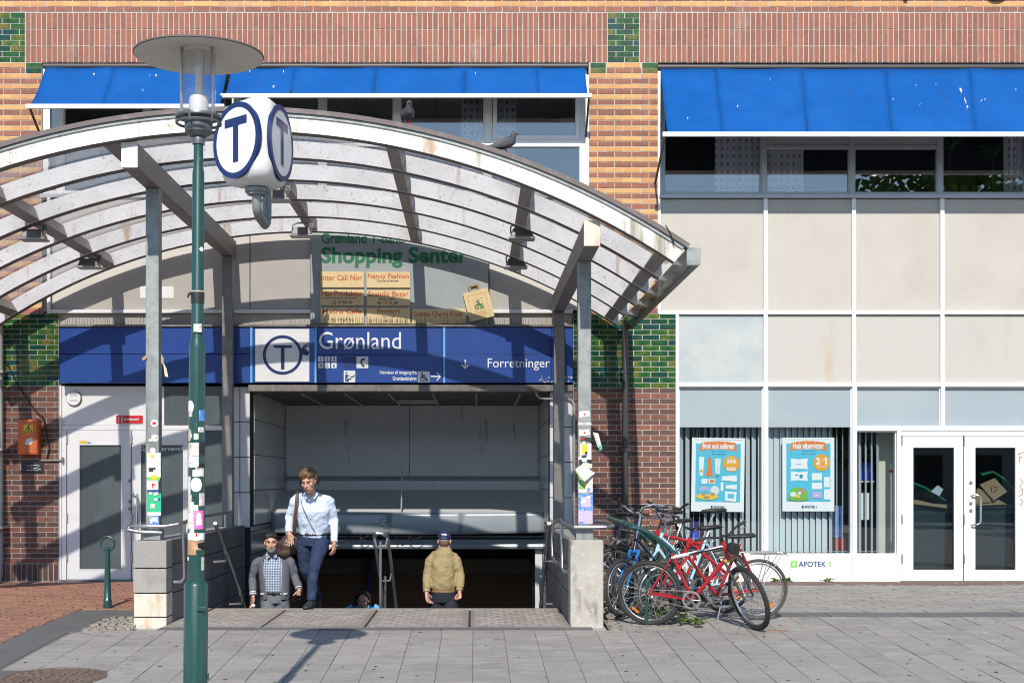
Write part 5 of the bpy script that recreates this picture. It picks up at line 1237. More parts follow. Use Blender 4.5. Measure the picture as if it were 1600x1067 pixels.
# ------------------------------------------------------------------ bollard, manhole
bo = thing('ring_bollard', 'dark green bollard with a ring on top in front of the white door', 'bollard', (PX(168,16.2), 16.2, gz(-4.2,16.2)))
BX_, BY_, BZ_ = bo.location; sB = 16.2/F
mb = MB(); mb.lathe([(.048,0),(.05,.02),(.045,.07),(.05,.075),(.05,.09),(.042,.1),(.036,.3),(.028,.66),(.036,.665),(.036,.685),(.022,.70)], (BX_,BY_,BZ_), 20); mb.build('shaft', M['green_paint'], bo, smooth=True)
mb = MB(); cz = PZ(849,16.2); mb.tube([(BX_+.078*math.cos(t), BY_, cz+.078*math.sin(t)) for t in [2*math.pi*i/32 for i in range(32)]], .015, 8, closed=True); mb.tube([(BX_,BY_,BZ_+.69),(BX_,BY_,cz-.07)], .018, 10); mb.build('ring', M['green_paint'], bo, smooth=True)
mh = thing('manhole_cover', 'rusty round cast iron manhole cover in the asphalt', 'manhole cover', (PX(84,11.6), 11.6, gz(0,11.6)))
mx, my, mz = mh.location
def til(mb): mb.v = [(x, y, z + .045*(y-my)) for x, y, z in mb.v]; return mb
mb = MB(); mb.lathe([(.43,-.02),(.43,.006),(.395,.006),(.39,-.002)], (mx,my,mz), 40); til(mb).build('rim', M['iron'], mh)
mb = MB(); mb.lathe([(.385,-.02),(.385,.004),(.0,.004)], (mx,my,mz), 40); til(mb).build('lid', M['iron'], mh)
mb = MB()
for rr in (.34,.28,.22,.16,.10,.05):
    k_ = max(6, int(rr*60))
    for i in range(k_):
        t = 2*math.pi*(i+.5*(int(rr*100) % 2))/k_; c_ = Vector((mx+rr*math.cos(t), my+rr*math.sin(t), mz+.007)); mb.obox(c_, (.036,.026,.012), Matrix.Rotation(t+.5, 3, 'Z'))
til(mb).build('raised_stud', M['iron'], mh, kind='stuff')

# ------------------------------------------------------------------ posters, blinds and things behind the shop glass
PY_ = FY+.112
def poster(px0, px1, py0, py1, title, sub, label, rot, items):
    t = thing('poster', label, 'poster', (PX((px0+px1)/2,PY_), PY_, PZ(py1,PY_)), 'chemist posters in the shop window')
    cx, cz = (px0+px1)/2, (py0+py1)/2
    def q(px, py):
        dx, dy = px-cx, py-cz; return (PX(cx+dx*math.cos(rot)-dy*math.sin(rot), PY_), PZ(cz+dx*math.sin(rot)+dy*math.cos(rot), PY_))
    lay = [0]
    def pr(pts, m, name='print', lift=None):
        lay[0] += .0004; mb = MB(); y = PY_-.004-lay[0]; mb.prism([q(*p) for p in pts], y-.0002, y); return mb.build(name, M[m], t)
    def rc_(a, b, c, d, m, name='print'): return pr(((a,d),(b,d),(b,c),(a,c)), m, name)
    def el(x, y, rx, ry, m, n=18): return pr([(x+rx*math.cos(6.2832*i/n), y-ry*math.sin(6.2832*i/n)) for i in range(n)], m)
    def tx(s, a, b, c, d, m, bold=.02):
        lay[0] += .0004; (xa, za), (xb, zb) = q(a, d), q(b, c); text(s, xa, xb, zb if zb < za else za, max(za, zb), PY_-.004-lay[0], M[m], t, bold, .0006, -rot)
    mb = MB(); mb.prism([q(*p) for p in ((px0,py1),(px1,py1),(px1,py0),(px0,py0))], PY_-.003, PY_+.012); mb.build('board', M['print_white'], t)
    rc_(px0+4, px1-4, py0+2.5, py0+3.3, 'cream_panel')
    W = px1-px0
    rc_(px0+W*.075, px1-W*.075, py0+9, py1-15, 'poster_cyan')
    # ribbon
    n = 8; top = [(px0+W*.17+W*.66*i/n, py0+7.6-2.4*math.sin(math.pi*i/n)) for i in range(n+1)]; bot = [(x, y+12.5) for x, y in top]
    pr([(px0+W*.13,py0+22),(px0+W*.16,py0+17),(px0+W*.14,py0+13),(px0+W*.27,py0+12),(px0+W*.27,py0+18)], 'poster_orange'); pr([(px1-W*.13,py0+22),(px1-W*.27,py0+18),(px1-W*.27,py0+12),(px1-W*.14,py0+13),(px1-W*.16,py0+17)], 'poster_orange')
    pr(bot + top[::-1], 'poster_orange'); tx(title, px0+W*.2, px1-W*.2, py0+7.8, py0+17.5, 'print_white', .03)
    for i, s_ in enumerate(sub): tx(s_, px0+W*.38, px1-W*.36, py0+20+4*i, py0+22.5+4*i, 'poster_navy', 0)
    for it in items(rc_, el, pr, tx): pass
    tx('APOTEK 1', px0+W*.42, px0+W*.66, py1-9.3, py1-5.5, 'poster_navy', .02)
    rc_(px0+W*.37, px0+W*.405, py1-9.3, py1-5.5, 'poster_navy')
    mb = MB(); mb.tube([q(px0+8,py0+1)[0:1]+(PY_+.01,)+q(px0+8,py0+1)[1:], (q(px0+8,py0-20)[0], PY_+.01, q(px0+8,py0-20)[1])], .002, 4); mb.tube([(q(px1-8,py0+1)[0], PY_+.01, q(px1-8,py0+1)[1]), (q(px1-8,py0-20)[0], PY_+.01, q(px1-8,py0-20)[1])], .002, 4); mb.build('hanging_wire', M['fixture'], t)
def items1(rc_, el, pr, tx):
    pr(((1093,743),(1098,743),(1100,714),(1091.5,714)), 'print_white'); rc_(1093.5,1097.5,734,738,'poster_amber')
    pr(((1103,744),(1113.5,744),(1110.5,715),(1106,715)), 'poster_orange'); rc_(1105,1112,722,723,'poster_amber'); rc_(1104.6,1112.2,729,730,'poster_amber')
    pr(((1118,741),(1124,741),(1126,716),(1116,716)), 'poster_pale'); rc_(1118.5,1123.5,740.5,745,'poster_teal'); rc_(1120,1122,731,734,'poster_lilac')
    el(1142.5, 724, 12.5, 12.5, 'poster_amber', 28); tx('Kjøp 3', 1137,1148,714.5,717,'print_white',0); tx('30%', 1135,1150,717.6,723.5,'print_white',.03); tx('50%', 1135,1150,729.3,735.3,'print_white',.03)
    rc_(1096,1105,748,756,'print_white'); rc_(1107,1117,748,755,'print_white'); rc_(1109,1116,749,754,'poster_orange')
    pr(((1127,750),(1151,752),(1151,742),(1128,744)), 'print_white'); pr(((1126,767),(1130,767),(1130,753),(1126,753)), 'print_white'); pr(((1134,763),(1151,764),(1151,756),(1134,758)), 'print_white')
    pr(((1133,782),(1150,783),(1151,768),(1133,767)), 'print_white'); rc_(1137,1147,771,778,'poster_cyan')
    el(1105, 775.5, 17.5, 5.2, 'poster_yellow'); el(1117,766,7,7,'poster_pale'); el(1101,766,9,6.5,'poster_lilac'); el(1101,769,9.5,4,'poster_cyan'); el(1099,771.5,3.5,3,'card'); el(1114,772,3.5,3,'card'); el(1104,777,5,2,'tape_brown')
    return ()
def items2(rc_, el, pr, tx):
    for (a, b, c, d) in ((1235,1262,716,733), (1235,1262,736,751)):
        pr([(a,d),(a+1,(c+d)/2),(a,c),((a+b)/2,c+1.5),(b,c),(b-1,(c+d)/2),(b,d),((a+b)/2,d-1.2)], 'print_white')
    rc_(1244,1252,724,726,'poster_lilac'); rc_(1242,1247,741,743,'poster_teal'); rc_(1249,1254,741,747,'poster_teal')
    el(1283.5, 722.5, 13, 13, 'poster_amber', 28); tx('2', 1274.5,1281.5,714.8,725.5,'print_white',.03); pr(((1289,725.5),(1291.8,725.5),(1291.8,714.8),(1289.6,714.8),(1286.4,717),(1286.4,719),(1289,717.6)), 'print_white'); tx('for', 1282.6,1285.6,718.5,721,'print_white',0); tx('Våtservietter', 1276,1292,727,730,'print_white',0)
    for (a, b, c, d, m) in ((1268,1284,739,750,'print_white'), (1268,1284,754,764,'print_white'), (1268,1284,768,778,'poster_lilac'), (1287,1296,745,761,'print_white'), (1287,1297,764,780,'print_white')):
        pr([(a,d),(a,c),(b,c),(b,d)], m); rc_((a+b)/2-2,(a+b)/2+2,(c+d)/2-1,(c+d)/2+1,'poster_pale')
    el(1247, 772, 15, 11, 'apo_green'); el(1247, 779, 17, 3, 'poster_green'); el(1239,772,5,4,'poster_pale'); el(1252,767.5,6,5,'card'); el(1249,770,2.6,2.6,'poster_pale'); el(1246,775,4,2.6,'poster_yellow')
    return ()
poster(1080.5, 1163, 684, 799, 'Bruk nok solkrem', ['Kjøp 2 stk solkrem', 'få rabatt'], 'sun cream poster headed Bruk nok solkrem in the shop window', R(.8), items1)
poster(1222.5, 1303.5, 683.5, 798.5, 'Husk våtservietter', ['Praktisk på tur', 'året rundt'], 'wet wipes poster headed Husk våtservietter in the shop window', 0, items2)
ap = thing('chemist_sign', 'blue and green chemist lettering APOTEK 1 on the white panel under the shop window', 'sign', (PX(1266,FY), FY-.007, PZ(892,FY)))
ya = FY-.0065
ptext('APOTEK', 1247.5, 1291, 876.5, 885.5, ya, M['poster_navy'], ap, .02, .002); one(1293.5, 1300, 876.5, 885.5, ya, M['apo_green'], ap, .002)
ptext('Gå friskere - lev tryggere', 1247.5, 1292, 887.5, 890.5, ya, M['poster_pale'], ap, 0, .002)
mb = MB(); mb.box(PX(1235,FY), PX(1245,FY), ya-.002, ya, PZ(886,FY), PZ(876,FY)); mb.build('emblem', M['apo_green'], ap, bevel=.004)
mb = MB(); mb.box(PX(1239,FY), PX(1241,FY), ya-.004, ya-.0021, PZ(884,FY), PZ(878,FY)); mb.box(PX(1237,FY), PX(1238.99,FY), ya-.004, ya-.0021, PZ(882,FY), PZ(880,FY)); mb.box(PX(1241.01,FY), PX(1243,FY), ya-.004, ya-.0021, PZ(882,FY), PZ(880,FY)); mb.build('cross', M['print_white'], ap)
def blind(px0, px1, angs, label, y=FY+.26):
    t = thing('vertical_blind', label, 'blind', (PX((px0+px1)/2,y), y, PZ(863,y)), 'vertical blinds in the shop windows')
    n = len(angs); w_ = (px1-px0)/n
    for i, a in enumerate(angs):
        if a is None: continue
        mb = MB(); c_ = Vector((PX(px0+w_*(i+.5),y), y, (PZ(863,y)+PZ(612,y))/2)); mb.obox(c_, (.089,.003,PZ(612,y)-PZ(863,y)), Matrix.Rotation(R(a), 3, 'Z'), RC.random()); mb.build('slat', M['slat'], t)
    mb = MB(); mb.box(PX(px0,y), PX(px1,y), y-.02, y+.02, PZ(611,y), PZ(606,y)); mb.build('head_rail', M['white'], t)
    mb = MB(); mb.tube([P3(px0, 861, y-.04), P3(px1, 861, y-.04)], .003, 4); mb.build('bead_chain', M['fixture'], t)
ra = lambda lo, hi: RC.uniform(lo, hi)
blind(1060, 1192, [ra(38,50), ra(38,50), 80, 84, ra(52,60), ra(50,56), ra(50,56), ra(50,56), ra(46,56), ra(42,52), ra(40,50), ra(40,48), ra(38,46), ra(36,46)], 'vertical blind behind the sun cream poster, partly turned open')
blind(1199, 1331, [ra(18,28) for _ in range(10)] + [ra(40,50), 66, 70, 72], 'vertical blind behind the wet wipes poster, almost closed')
blind(1339, 1376, [ra(52,62) for _ in range(4)], 'vertical blind of four slats in the narrow window by the door')
def misc(name, cat, label, boxes, D, group=None):
    t = thing(name, label, cat, P3((boxes[0][1]+boxes[0][2])/2, boxes[0][4], D), group)
    for (nm, a, b, c, d, m, dp) in boxes:
        mb = MB(); mb.box(PX(a,D), PX(b,D), D, D+dp, PZ(d,D), PZ(c,D)); mb.build(nm, M[m], t, bevel=.004)
    return t
for i in range(3): misc('ring_binder', 'binder', ('left blue ring binder on the shelf next to the window frame', 'middle one of the three blue ring binders on the shelf', 'right blue ring binder on the shelf, nearest the cream cabinet')[i], [('spine', 1339.5+8.5*i, 1347.5+8.5*i, 722, 750.5, 'blue_plastic', .25), ('label', 1341.5+8.5*i, 1345.5+8.5*i, 728, 736, 'blue_stick', -.002)], FY+.7, 'blue binders on the shelf')
misc('wall_shelf', 'shelf', 'grey metal shelf carrying the blue binders', [('board', 1338, 1366, 751, 753.5, 'fixture', .35), ('upright', 1338, 1340, 753.6, 880, 'fixture', .03), ('upright', 1362, 1364, 753.6, 880, 'fixture', .03), ('box', 1342, 1359, 770, 812, 'poster_pale', .3)], FY+.68)
misc('cabinet', 'cabinet', 'cream cabinet door behind the narrow window beside the entrance', [('door', 1373, 1400, 660, 866, 'cream_panel', .05), ('label', 1389, 1396, 734, 738, 'red_sign', -.004)], FY+.55)
misc('display_stand', 'display stand', 'blue, white and red display stand in the chemist window', [('panel', 1302, 1315, 790, 840, 'blue_stick', .3), ('base', 1302, 1322, 841, 860, 'red_sign', .3), ('carton', 1318, 1330, 820, 832, 'card', .2), ('carton', 1303, 1331, 861, 867, 'poster_teal', .2)], FY+.45)
misc('plastic_crate', 'crate', 'blue plastic crate behind the sun cream window, near the bicycle handlebars', [('crate', 1073, 1092, 817, 842, 'blue_plastic', .35), ('rim', 1072, 1093, 813, 817, 'blue_plastic', .36)], FY+.5)
# waste bins and cardboard in the entrance
def bin_(px0, px1, label, D, lid_pts):
    t = thing('wheelie_bin', label, 'waste bin', P3((px0+px1)/2, 905, D), 'green waste bins behind the glass doors')
    x0, x1, zb, zt = PX(px0,D), PX(px1,D), .12, PZ(788,D)
    mb = MB(); e = .04; mb.add([(x0+e,D+e,zb),(x1-e,D+e,zb),(x1-e,D+.6,zb),(x0+e,D+.6,zb),(x0,D,zt),(x1,D,zt),(x1,D+.7,zt),(x0,D+.7,zt)], [(0,3,2,1),(0,1,5,4),(1,2,6,5),(2,3,7,6),(3,0,4,7)]); mb.build('body', M['bin_dark'], t)
    mb = MB(); mb.box(x0-.03, x1+.03, D-.03, D+.0, zt-.06, zt+.01); mb.build('lip', M['bin_dark'], t, bevel=.01)
    mb = MB(); mb.tube([P3(*p) for p in lid_pts], [(.035,.2)]*len(lid_pts), 10, side=(0,0,1)); mb.build('lid', M['bin_green'], t, smooth=True, bevel=.004)
bin_(1418, 1484, 'open green waste bin behind the left glass door', FY+.42, [(1404,748,FY+.6),(1440,762,FY+.6),(1473,783,FY+.6)])
bin_(1522, 1582, 'open green waste bin behind the right glass door', FY+.42, [(1527,742,FY+.6),(1545,737,FY+.6),(1562,748,FY+.6),(1578,768,FY+.6)])
def cardpiece(pts, label, D, m='card'):
    mb = MB(); mb.prism([(PX(a,D), PZ(b,D)) for a, b in pts], D, D+.05); return tag(mb.build('cardboard_box', M[m], bevel=.003), label, 'cardboard', 'cardboard in the waste bins')
cardpiece([(1531,757),(1553,782),(1574,768),(1555,747)], 'flattened cardboard box with a recycling mark on the right bin', FY+.30)
cardpiece([(1524,774),(1528,762),(1545,770),(1549,784),(1524,787)], 'torn brown cardboard sticking out of the right bin', FY+.34)
cardpiece([(1524,790),(1523,784),(1560,780),(1574,788)], 'long cardboard strip across the right bin', FY+.36)
cardpiece([(1426,787),(1430,780),(1456,786),(1482,789),(1480,794)], 'long cardboard strip across the left bin', FY+.34)
cardpiece([(1455,768),(1466,758),(1474,764),(1468,775)], 'crumpled white packaging on the left bin', FY+.31, 'poster_pale')
mb = MB(); c0 = P3(1553, 764, FY+.298)
for i in range(3):
    t = R(120*i+20); mb.tube([c0+Vector((.05*math.cos(t),0,.05*math.sin(t))), c0+Vector((.05*math.cos(t+1.6),0,.05*math.sin(t+1.6)))], .006, 4)
tag(mb.build('recycling_mark', M['blackp']), 'black recycling mark printed on the tilted cardboard box', 'printed mark')
# pot palm silhouettes in the upper window
for (px, h, lab) in ((1484, 1.1, 'spiky potted palm in the right upper window beside the mullion'), (1552, .9, 'spiky potted palm in the right upper window beside the curtain')):
    D = FY+.6; t = thing('potted_palm', lab, 'plant', P3(px, 305, D)); bz = PZ(308, D); mb = MB(); x0 = PX(px, D)
    for i in range(26):
        a = RC.uniform(0, 6.28); el_ = RC.uniform(.2, 1.3); L_ = RC.uniform(.25,.42); c_ = Vector((x0, D, bz+h*.62)); d_ = Vector((math.cos(a)*math.cos(el_), math.sin(a)*math.cos(el_)*.6, math.sin(el_)))
        mb.tube([c_, c_+d_*L_*.6, c_+d_*L_+Vector((0,0,-.12))], [(.012,.003),(.016,.003),(.003,.002)], 4)
    mb.build('fronds', M['leaf'], t, kind='stuff'); mb = MB(); mb.tube([(x0,D,bz),(x0,D,bz+h*.62)], .02, 6); mb.build('stem', M['bark'], t)

# ------------------------------------------------------------------ pigeons
def pigeon(loc, yaw, label):
    t = thing('pigeon', label, 'pigeon', (0,0,0), 'pigeons on the canopy edge')
    mb = MB(); mb.tube([(-.16,0,.085),(-.10,0,.085),(-.03,0,.10),(.04,0,.115),(.09,0,.135),(.105,0,.165),(.115,0,.19),(.13,0,.195),(.143,0,.19)], [(.012,.02),(.03,.03),(.055,.05),(.06,.058),(.045,.05),(.028,.03),(.026,.028),(.022,.024),(.008,.008)], 12, side=(0,1,0)); mb.build('body', M['pigeon'], t, smooth=True)
    mb = MB(); mb.tube([(.143,0,.19),(.168,0,.182)], [.007,.002], 6); mb.build('beak', M['blackp'], t)
    for s in (-1,1):
        mb = MB(); mb.tube([(.05,s*.052,.12),(-.04,s*.058,.105),(-.14,s*.03,.085)], [(.006,.035),(.008,.04),(.003,.012)], 8, side=(0,1,0)); mb.build('wing', M['pigeon'], t, smooth=True)
        mb = MB(); mb.tube([(.02,s*.025,.06),(.025,s*.025,.0)], .006, 5); mb.tube([(.025,s*.025,.003),(.055,s*.03,.003)], .004, 4); mb.build('leg', M['redrefl'], t)
        mb = MB(); mb.ball((.128, s*.021, .199), .005, 6, 5); mb.build('eye', M['orange'], t)
    t.location = loc; t.rotation_euler = (0, 0, yaw); return t
def on_arc(x): return ACZ + math.sqrt((RO+.05)**2-(x-ACX)**2)
px_ = PX(637, 13.78); pigeon((px_, 13.78, on_arc(px_)), R(-80), 'dark pigeon facing the street on top of the arch')
px_ = PX(789, 13.78); p2_ = pigeon((px_, 13.78, on_arc(px_)-.015), R(12), 'pigeon seen from the side, perched lower on the right of the arch'); p2_.rotation_euler = (0, R(-8), R(12))
# ------------------------------------------------------------------ bicycle rack
rk = thing('bicycle_rack', 'dark green tubular bicycle rack with a row of bent hoops', 'bicycle rack', (PX(1010,14.5), 14.5, .0))
hp = [(1010,978),(1010,950),(1010,918),(1012,908),(1019,901),(1030,897),(1041,892),(1050,885),(1054.5,876),(1053,866),(1046,856),(1034,845),(1018,834),(1000,826),(986,823)]
for i in range(7):
    D = 14.5+.4*i; dx = [.0,-.02,.02,0,.01,-.01,0][i]
    pts = [Vector((PX(a,14.5)+dx, D, PZ(b,14.5) + (gz(1.9,D)-.01 if j == 0 else (gz(1.9,D)-gz(1.9,14.5))*.6))) for j, (a, b) in enumerate(hp)]
    mb = MB(); mb.tube(pts, .0185, 10); mb.build('hoop', M['green_paint'], rk, smooth=True)
mb = MB(); q0 = P3(986, 823, 14.5); mb.tube([q0, Vector((q0.x, 16.95, q0.z+.02))], .0185, 10); q0 = P3(1010, 915, 14.5); mb.tube([q0, Vector((q0.x, 16.9, q0.z+.02))], .015, 8); mb.build('rack_rail', M['green_paint'], rk, smooth=True)

# ------------------------------------------------------------------ bicycles
def bike(label, X, Y, heading, lean=0, steer=0, r=.325, wb=1.04, style='mtb', frame='redp', frame2=None, fork='blackp', tyre='rubber', saddle=True, sad='blackp', rack=False, fender=None, light=False, stand=False, bar='flat', refl=True, bag=False, seat_z=.93, stem_z=None, barm='blackp', groups='bicycles parked at the rack', tilt_bar=0):
    t = thing('bicycle', label, 'bicycle', (0,0,0), groups)
    m2 = M[frame2 or frame]; fm = M[frame]
    HT, HB = Vector((wb-.30, 0, .86)), Vector((wb-.245, 0, .70))         # head tube
    FH = Vector((wb, 0, r)); RH = Vector((0, 0, r)); BB = Vector((.44, 0, r-.055))
    ST = BB + (Vector((.20,0,.82))-BB)*(.86 if style == 'mtb' else .98)   # seat tube top
    ax = (HT-HB).normalized(); MS = Matrix.Translation(HB) @ Matrix.Rotation(steer, 4, ax) @ Matrix.Translation(-HB)
    def T(mb): mb.v = [tuple(MS @ Vector(v)) for v in mb.v]; return mb
    def wheel(c, front):
        sp = MB(); sp.tube([(c.x,-.04,c.z),(c.x,.04,c.z)], .018, 8); sp.tube([(c.x,-.06,c.z),(c.x,.06,c.z)], .007, 6)
        for i in range(24):
            a = 2*math.pi*i/24; s = .028*(1 if i % 2 else -1); a2 = a + (.5 if i % 4 < 2 else -.5)
            sp.tube([(c.x+.018*math.cos(a2), s, c.z+.018*math.sin(a2)), (c.x+(r-.045)*math.cos(a), 0, c.z+(r-.045)*math.sin(a))], .0016, 3, caps=False)
        if front: T(sp)
        w = sp.build('wheel', M['alloy'], t)
        k = 44; mb = MB(); tw = .024 if style == 'mtb' else .018
        mb.tube([(c.x+(r-tw)*math.cos(2*math.pi*i/k), 0, c.z+(r-tw)*math.sin(2*math.pi*i/k)) for i in range(k)], tw, 8, closed=True)
        if style == 'mtb':
            for i in range(66):
                a = 2*math.pi*i/66
                for s in (-1, 0, 1):
                    b = a + (.03 if s == 0 else 0); mb.obox((c.x+(r-.002-.005*abs(s))*math.cos(b), s*.015, c.z+(r-.002-.005*abs(s))*math.sin(b)), (.012,.011,.014), Matrix.Rotation(-b, 3, 'Y'))
        if front: T(mb)
        mb.build('tyre', M[tyre], w, smooth=style != 'mtb')
        mb = MB(); mb.tube([(c.x+(r-.052)*math.cos(2*math.pi*i/k), 0, c.z+(r-.052)*math.sin(2*math.pi*i/k)) for i in range(k)], [(.013,.009)]*k, 6, closed=True, side=(0,1,0))
        if front: T(mb)
        mb.build('rim', M['alloy'], w, smooth=True)
        if refl:
            a = 2.3 if front else 4.0
            mb = MB(); mb.obox((c.x+(r-.10)*math.cos(a), 0, c.z+(r-.10)*math.sin(a)), (.02,.012,.085), Matrix.Rotation(-a, 3, 'Y'))
            if front: T(mb)
            mb.build('wheel_reflector', M['orange'], w)
    wheel(RH, False); wheel(FH, True)
    mb = MB(); mb.tube([HT+ax*.02, HB-ax*.01], .022, 10)
    mb.tube([BB, ST], .0165, 10)
    if style == 'mtb':
        mb.tube([HB+ax*.03, BB], .021, 10)
    else:
        mb.tube([HB+ax*.02, BB+Vector((.02,0,.02))], .0175, 10); mb.tube([HT-ax*.03, BB.lerp(ST,.42)], .0165, 10)
    for s in (-1,1):
        mb.tube([RH+Vector((0,s*.06,0)), BB+Vector((-.04,s*.03,0))], .0095, 6)
        mb.tube([RH+Vector((0,s*.06,0)), ST+Vector((-.005,s*.02,-.05))], .008, 6)
    mb.tube([BB+Vector((0,-.04,0)), BB+Vector((0,.04,0))], .022, 10); mb.build('frame', fm, t, smooth=True)
    if style == 'mtb':
        mb = MB(); mb.tube([HT-ax*.035, ST+Vector((.0,0,-.04))], .0185, 10); mb.build('top_tube', m2, t, smooth=True)
        mb = MB(); mb.tube([(HT-ax*.035).lerp(ST+Vector((.0,0,-.04)),f)+Vector((0,0,.012)) for f in (.03,.66)], [(.010,.0185),(.010,.0185)], 8, side=(0,0,1)); mb.v = [(x, y-.008, z-.016) for x, y, z in mb.v]; mb.build('frame_decal', M['blackp'], t, smooth=True)
    # fork
    mb = MB()
    for s in (-1,1): mb.tube([HB+Vector((-.003,s*.055,-.01)), HB.lerp(FH,.55)+Vector((.005,s*.06,0)), FH+Vector((0,s*.055,0))], [.015,.015,.009], 8)
    T(mb).build('fork', M[fork], t, smooth=True)
    mb = MB(); mb.tube([HB+Vector((0,-.065,-.01)), HB+Vector((0,.065,-.01))], .022, 8); T(mb).build('fork_crown', M['gold'] if style == 'mtb' else M[fork], t, smooth=True)
    # stem and handlebar
    sz = stem_z or .96; SP = HT + ax*((sz-HT.z)/ax.z)
    mb = MB(); mb.tube([HT, SP], .013, 8); mb.tube([SP, SP+Vector((.07,0,.02))], .014, 8); T(mb).build('stem', M[barm], t, smooth=True)
    c = SP+Vector((.07,0,.02))
    if bar == 'flat': pts = [c+Vector((-.06,-.30,.04)), c+Vector((-.03,-.17,.035)), c+Vector((0,-.06,0)), c+Vector((0,.06,0)), c+Vector((-.03,.17,.035)), c+Vector((-.06,.30,.04))]
    else: pts = [c+Vector((-.22,-.27,.05)), c+Vector((-.12,-.27,.07)), c+Vector((-.02,-.21,.09)), c+Vector((.03,-.12,.06)), c+Vector((0,-.04,0)), c+Vector((0,.04,0)), c+Vector((.03,.12,.06)), c+Vector((-.02,.21,.09)), c+Vector((-.12,.27,.07)), c+Vector((-.22,.27,.05))]
    mb = MB(); mb.tube(pts, .0115, 8); hb = T(mb).build('handlebar', M['chrome'] if barm == 'chrome' else M['blackp'], t, smooth=True)
    for s in (0, 1):
        a, b = (pts[0], pts[1]) if s == 0 else (pts[-1], pts[-2]); mb = MB(); mb.tube([a, a.lerp(b,.85)], .0165, 8); T(mb).build('grip', M['rubber'], hb, smooth=True)
        mb = MB(); p_ = a.lerp(b, 1.05); mb.tube([p_, p_+Vector((.05,0,-.02)), a.lerp(b,.2)+Vector((.055,0,-.03))], .005, 5); T(mb).build('brake_lever', M['alloy'], hb, smooth=True)
    mb = MB()
    mb.tube([c+Vector((.02,.1,0)), c+Vector((.13,.07,-.03)), c+Vector((.14,.02,-.16)), HB+Vector((.05,.02,.02)), FH.lerp(HB,.75)+Vector((.03,.04,0))], .0028, 5)
    mb.tube([c+Vector((.02,-.1,0)), c+Vector((.12,-.05,-.05)), c+Vector((.06,0,-.17)), HB+Vector((-.02,.025,.08)), BB.lerp(HB,.6)+Vector((0,.03,0))], .0028, 5); mb.build('brake_cable', M['cable'], t, smooth=True)
    # saddle
    if saddle:
        d = (ST-BB).normalized(); S = ST + d*((seat_z-ST.z)/d.z); mb = MB(); mb.tube([ST-d*.05, S], .0125, 8); mb.build('seat_post', M['alloy'], t, smooth=True)
        mb = MB(); mb.tube([S+Vector((-.14,0,.035)), S+Vector((-.12,0,.04)), S+Vector((-.05,0,.035)), S+Vector((.05,0,.03)), S+Vector((.13,0,.025)), S+Vector((.15,0,.015))], [(.05,.016),(.082,.024),(.07,.026),(.035,.024),(.022,.02),(.012,.012)], 12, side=(0,1,0)); mb.build('saddle', M[sad], t, smooth=True)
    # cranks
    mb = MB(); mb.lathe([(.095,-.004),(.095,.004),(.075,.004),(.075,-.004),(.095,-.004)], BB+Vector((0,-.055,0)), 28, Matrix.Rotation(R(90),3,'X'))
    for i in range(5): a = 2*math.pi*i/5; mb.tube([BB+Vector((0,-.055,0)), BB+Vector((.08*math.cos(a),-.055,.08*math.sin(a)))], .008, 5)
    mb.build('chainring', M['alloy'], t)
    for s, a in ((-1, R(-52)), (1, R(128))):
        e = BB+Vector((.17*math.cos(a), s*.075, .17*math.sin(a))); mb = MB(); mb.tube([BB+Vector((0,s*.05,0)), BB+Vector((0,s*.07,0)), e], [.013,.013,.009], 6); cr = mb.build('crank', M['alloy'], t, smooth=True)
        mb = MB(); mb.box(e.x-.045, e.x+.045, min(e.y+s*.015, e.y+s*.1), max(e.y+s*.015, e.y+s*.1), e.z-.012, e.z+.012); mb.build('pedal', M['blackp'], cr, bevel=.003)
    mb = MB(); cz_ = .042; n1 = [RH+Vector((cz_*math.cos(x), -.05, cz_*math.sin(x))) for x in [math.pi/2+math.pi*i/8 for i in range(9)]]; n2 = [BB+Vector((.09*math.cos(x), -.055, .09*math.sin(x))) for x in [-math.pi/2+math.pi*i/8 for i in range(9)]]
    mb.tube(n1+n2, .005, 4, closed=True); mb.build('chain', M['steel_dark'], t)
    if fender:
        for c_, a0, a1, fr in ((RH, .1, 2.9, False), (FH, .35, 2.5, True)):
            mb = MB(); mb.tube([(c_.x+(r+.018)*math.cos(a0+(a1-a0)*i/16), 0, c_.z+(r+.018)*math.sin(a0+(a1-a0)*i/16)) for i in range(17)], [(.028,.004)]*17, 6, side=(0,1,0))
            if fr: T(mb)
            mb.build('mudguard', M[fender], t, smooth=True)
    if rack:
        z_ = 2*r+.06; mb = MB()
        for s in (-.06,.06): mb.tube([(.22,s*.6,z_+.02),(.1,s,z_),(-.26,s,z_-.0),(-.31,s*.5,z_-.02)], .006, 6); mb.tube([(-.1,s,z_),(0,s*1.1,r)], .005, 6); mb.tube([(-.24,s,z_),(0,s*1.1,r)], .005, 6)
        for x_ in (-.28,-.12,.02,.1): mb.tube([(x_,-.06,z_),(x_,.06,z_)], .005, 5)
        mb.tube([(-.2,0,z_+.012),(.1,0,z_+.012)], .012, 6); mb.build('luggage_rack', M['alloy'], t, smooth=True)
    if light:
        mb = MB(); mb.tube([c+Vector((.03,0,-.10)), c+Vector((.08,0,-.10)), c+Vector((.15,0,-.105)), c+Vector((.165,0,-.105))], [.02,.05,.062,.055], 12); T(mb).build('headlight', M['blackp'], t, smooth=True)
    if stand:
        mb = MB(); mb.tube([BB+Vector((-.05,.03,-.02)), BB+Vector((.06,.22,-BB.z+.01))], .008, 6); mb.build('kickstand', M['alloy'], t)
    t.location = (X, Y, gz(X, Y)); t.rotation_euler = (R(lean), 0, R(heading)); return t
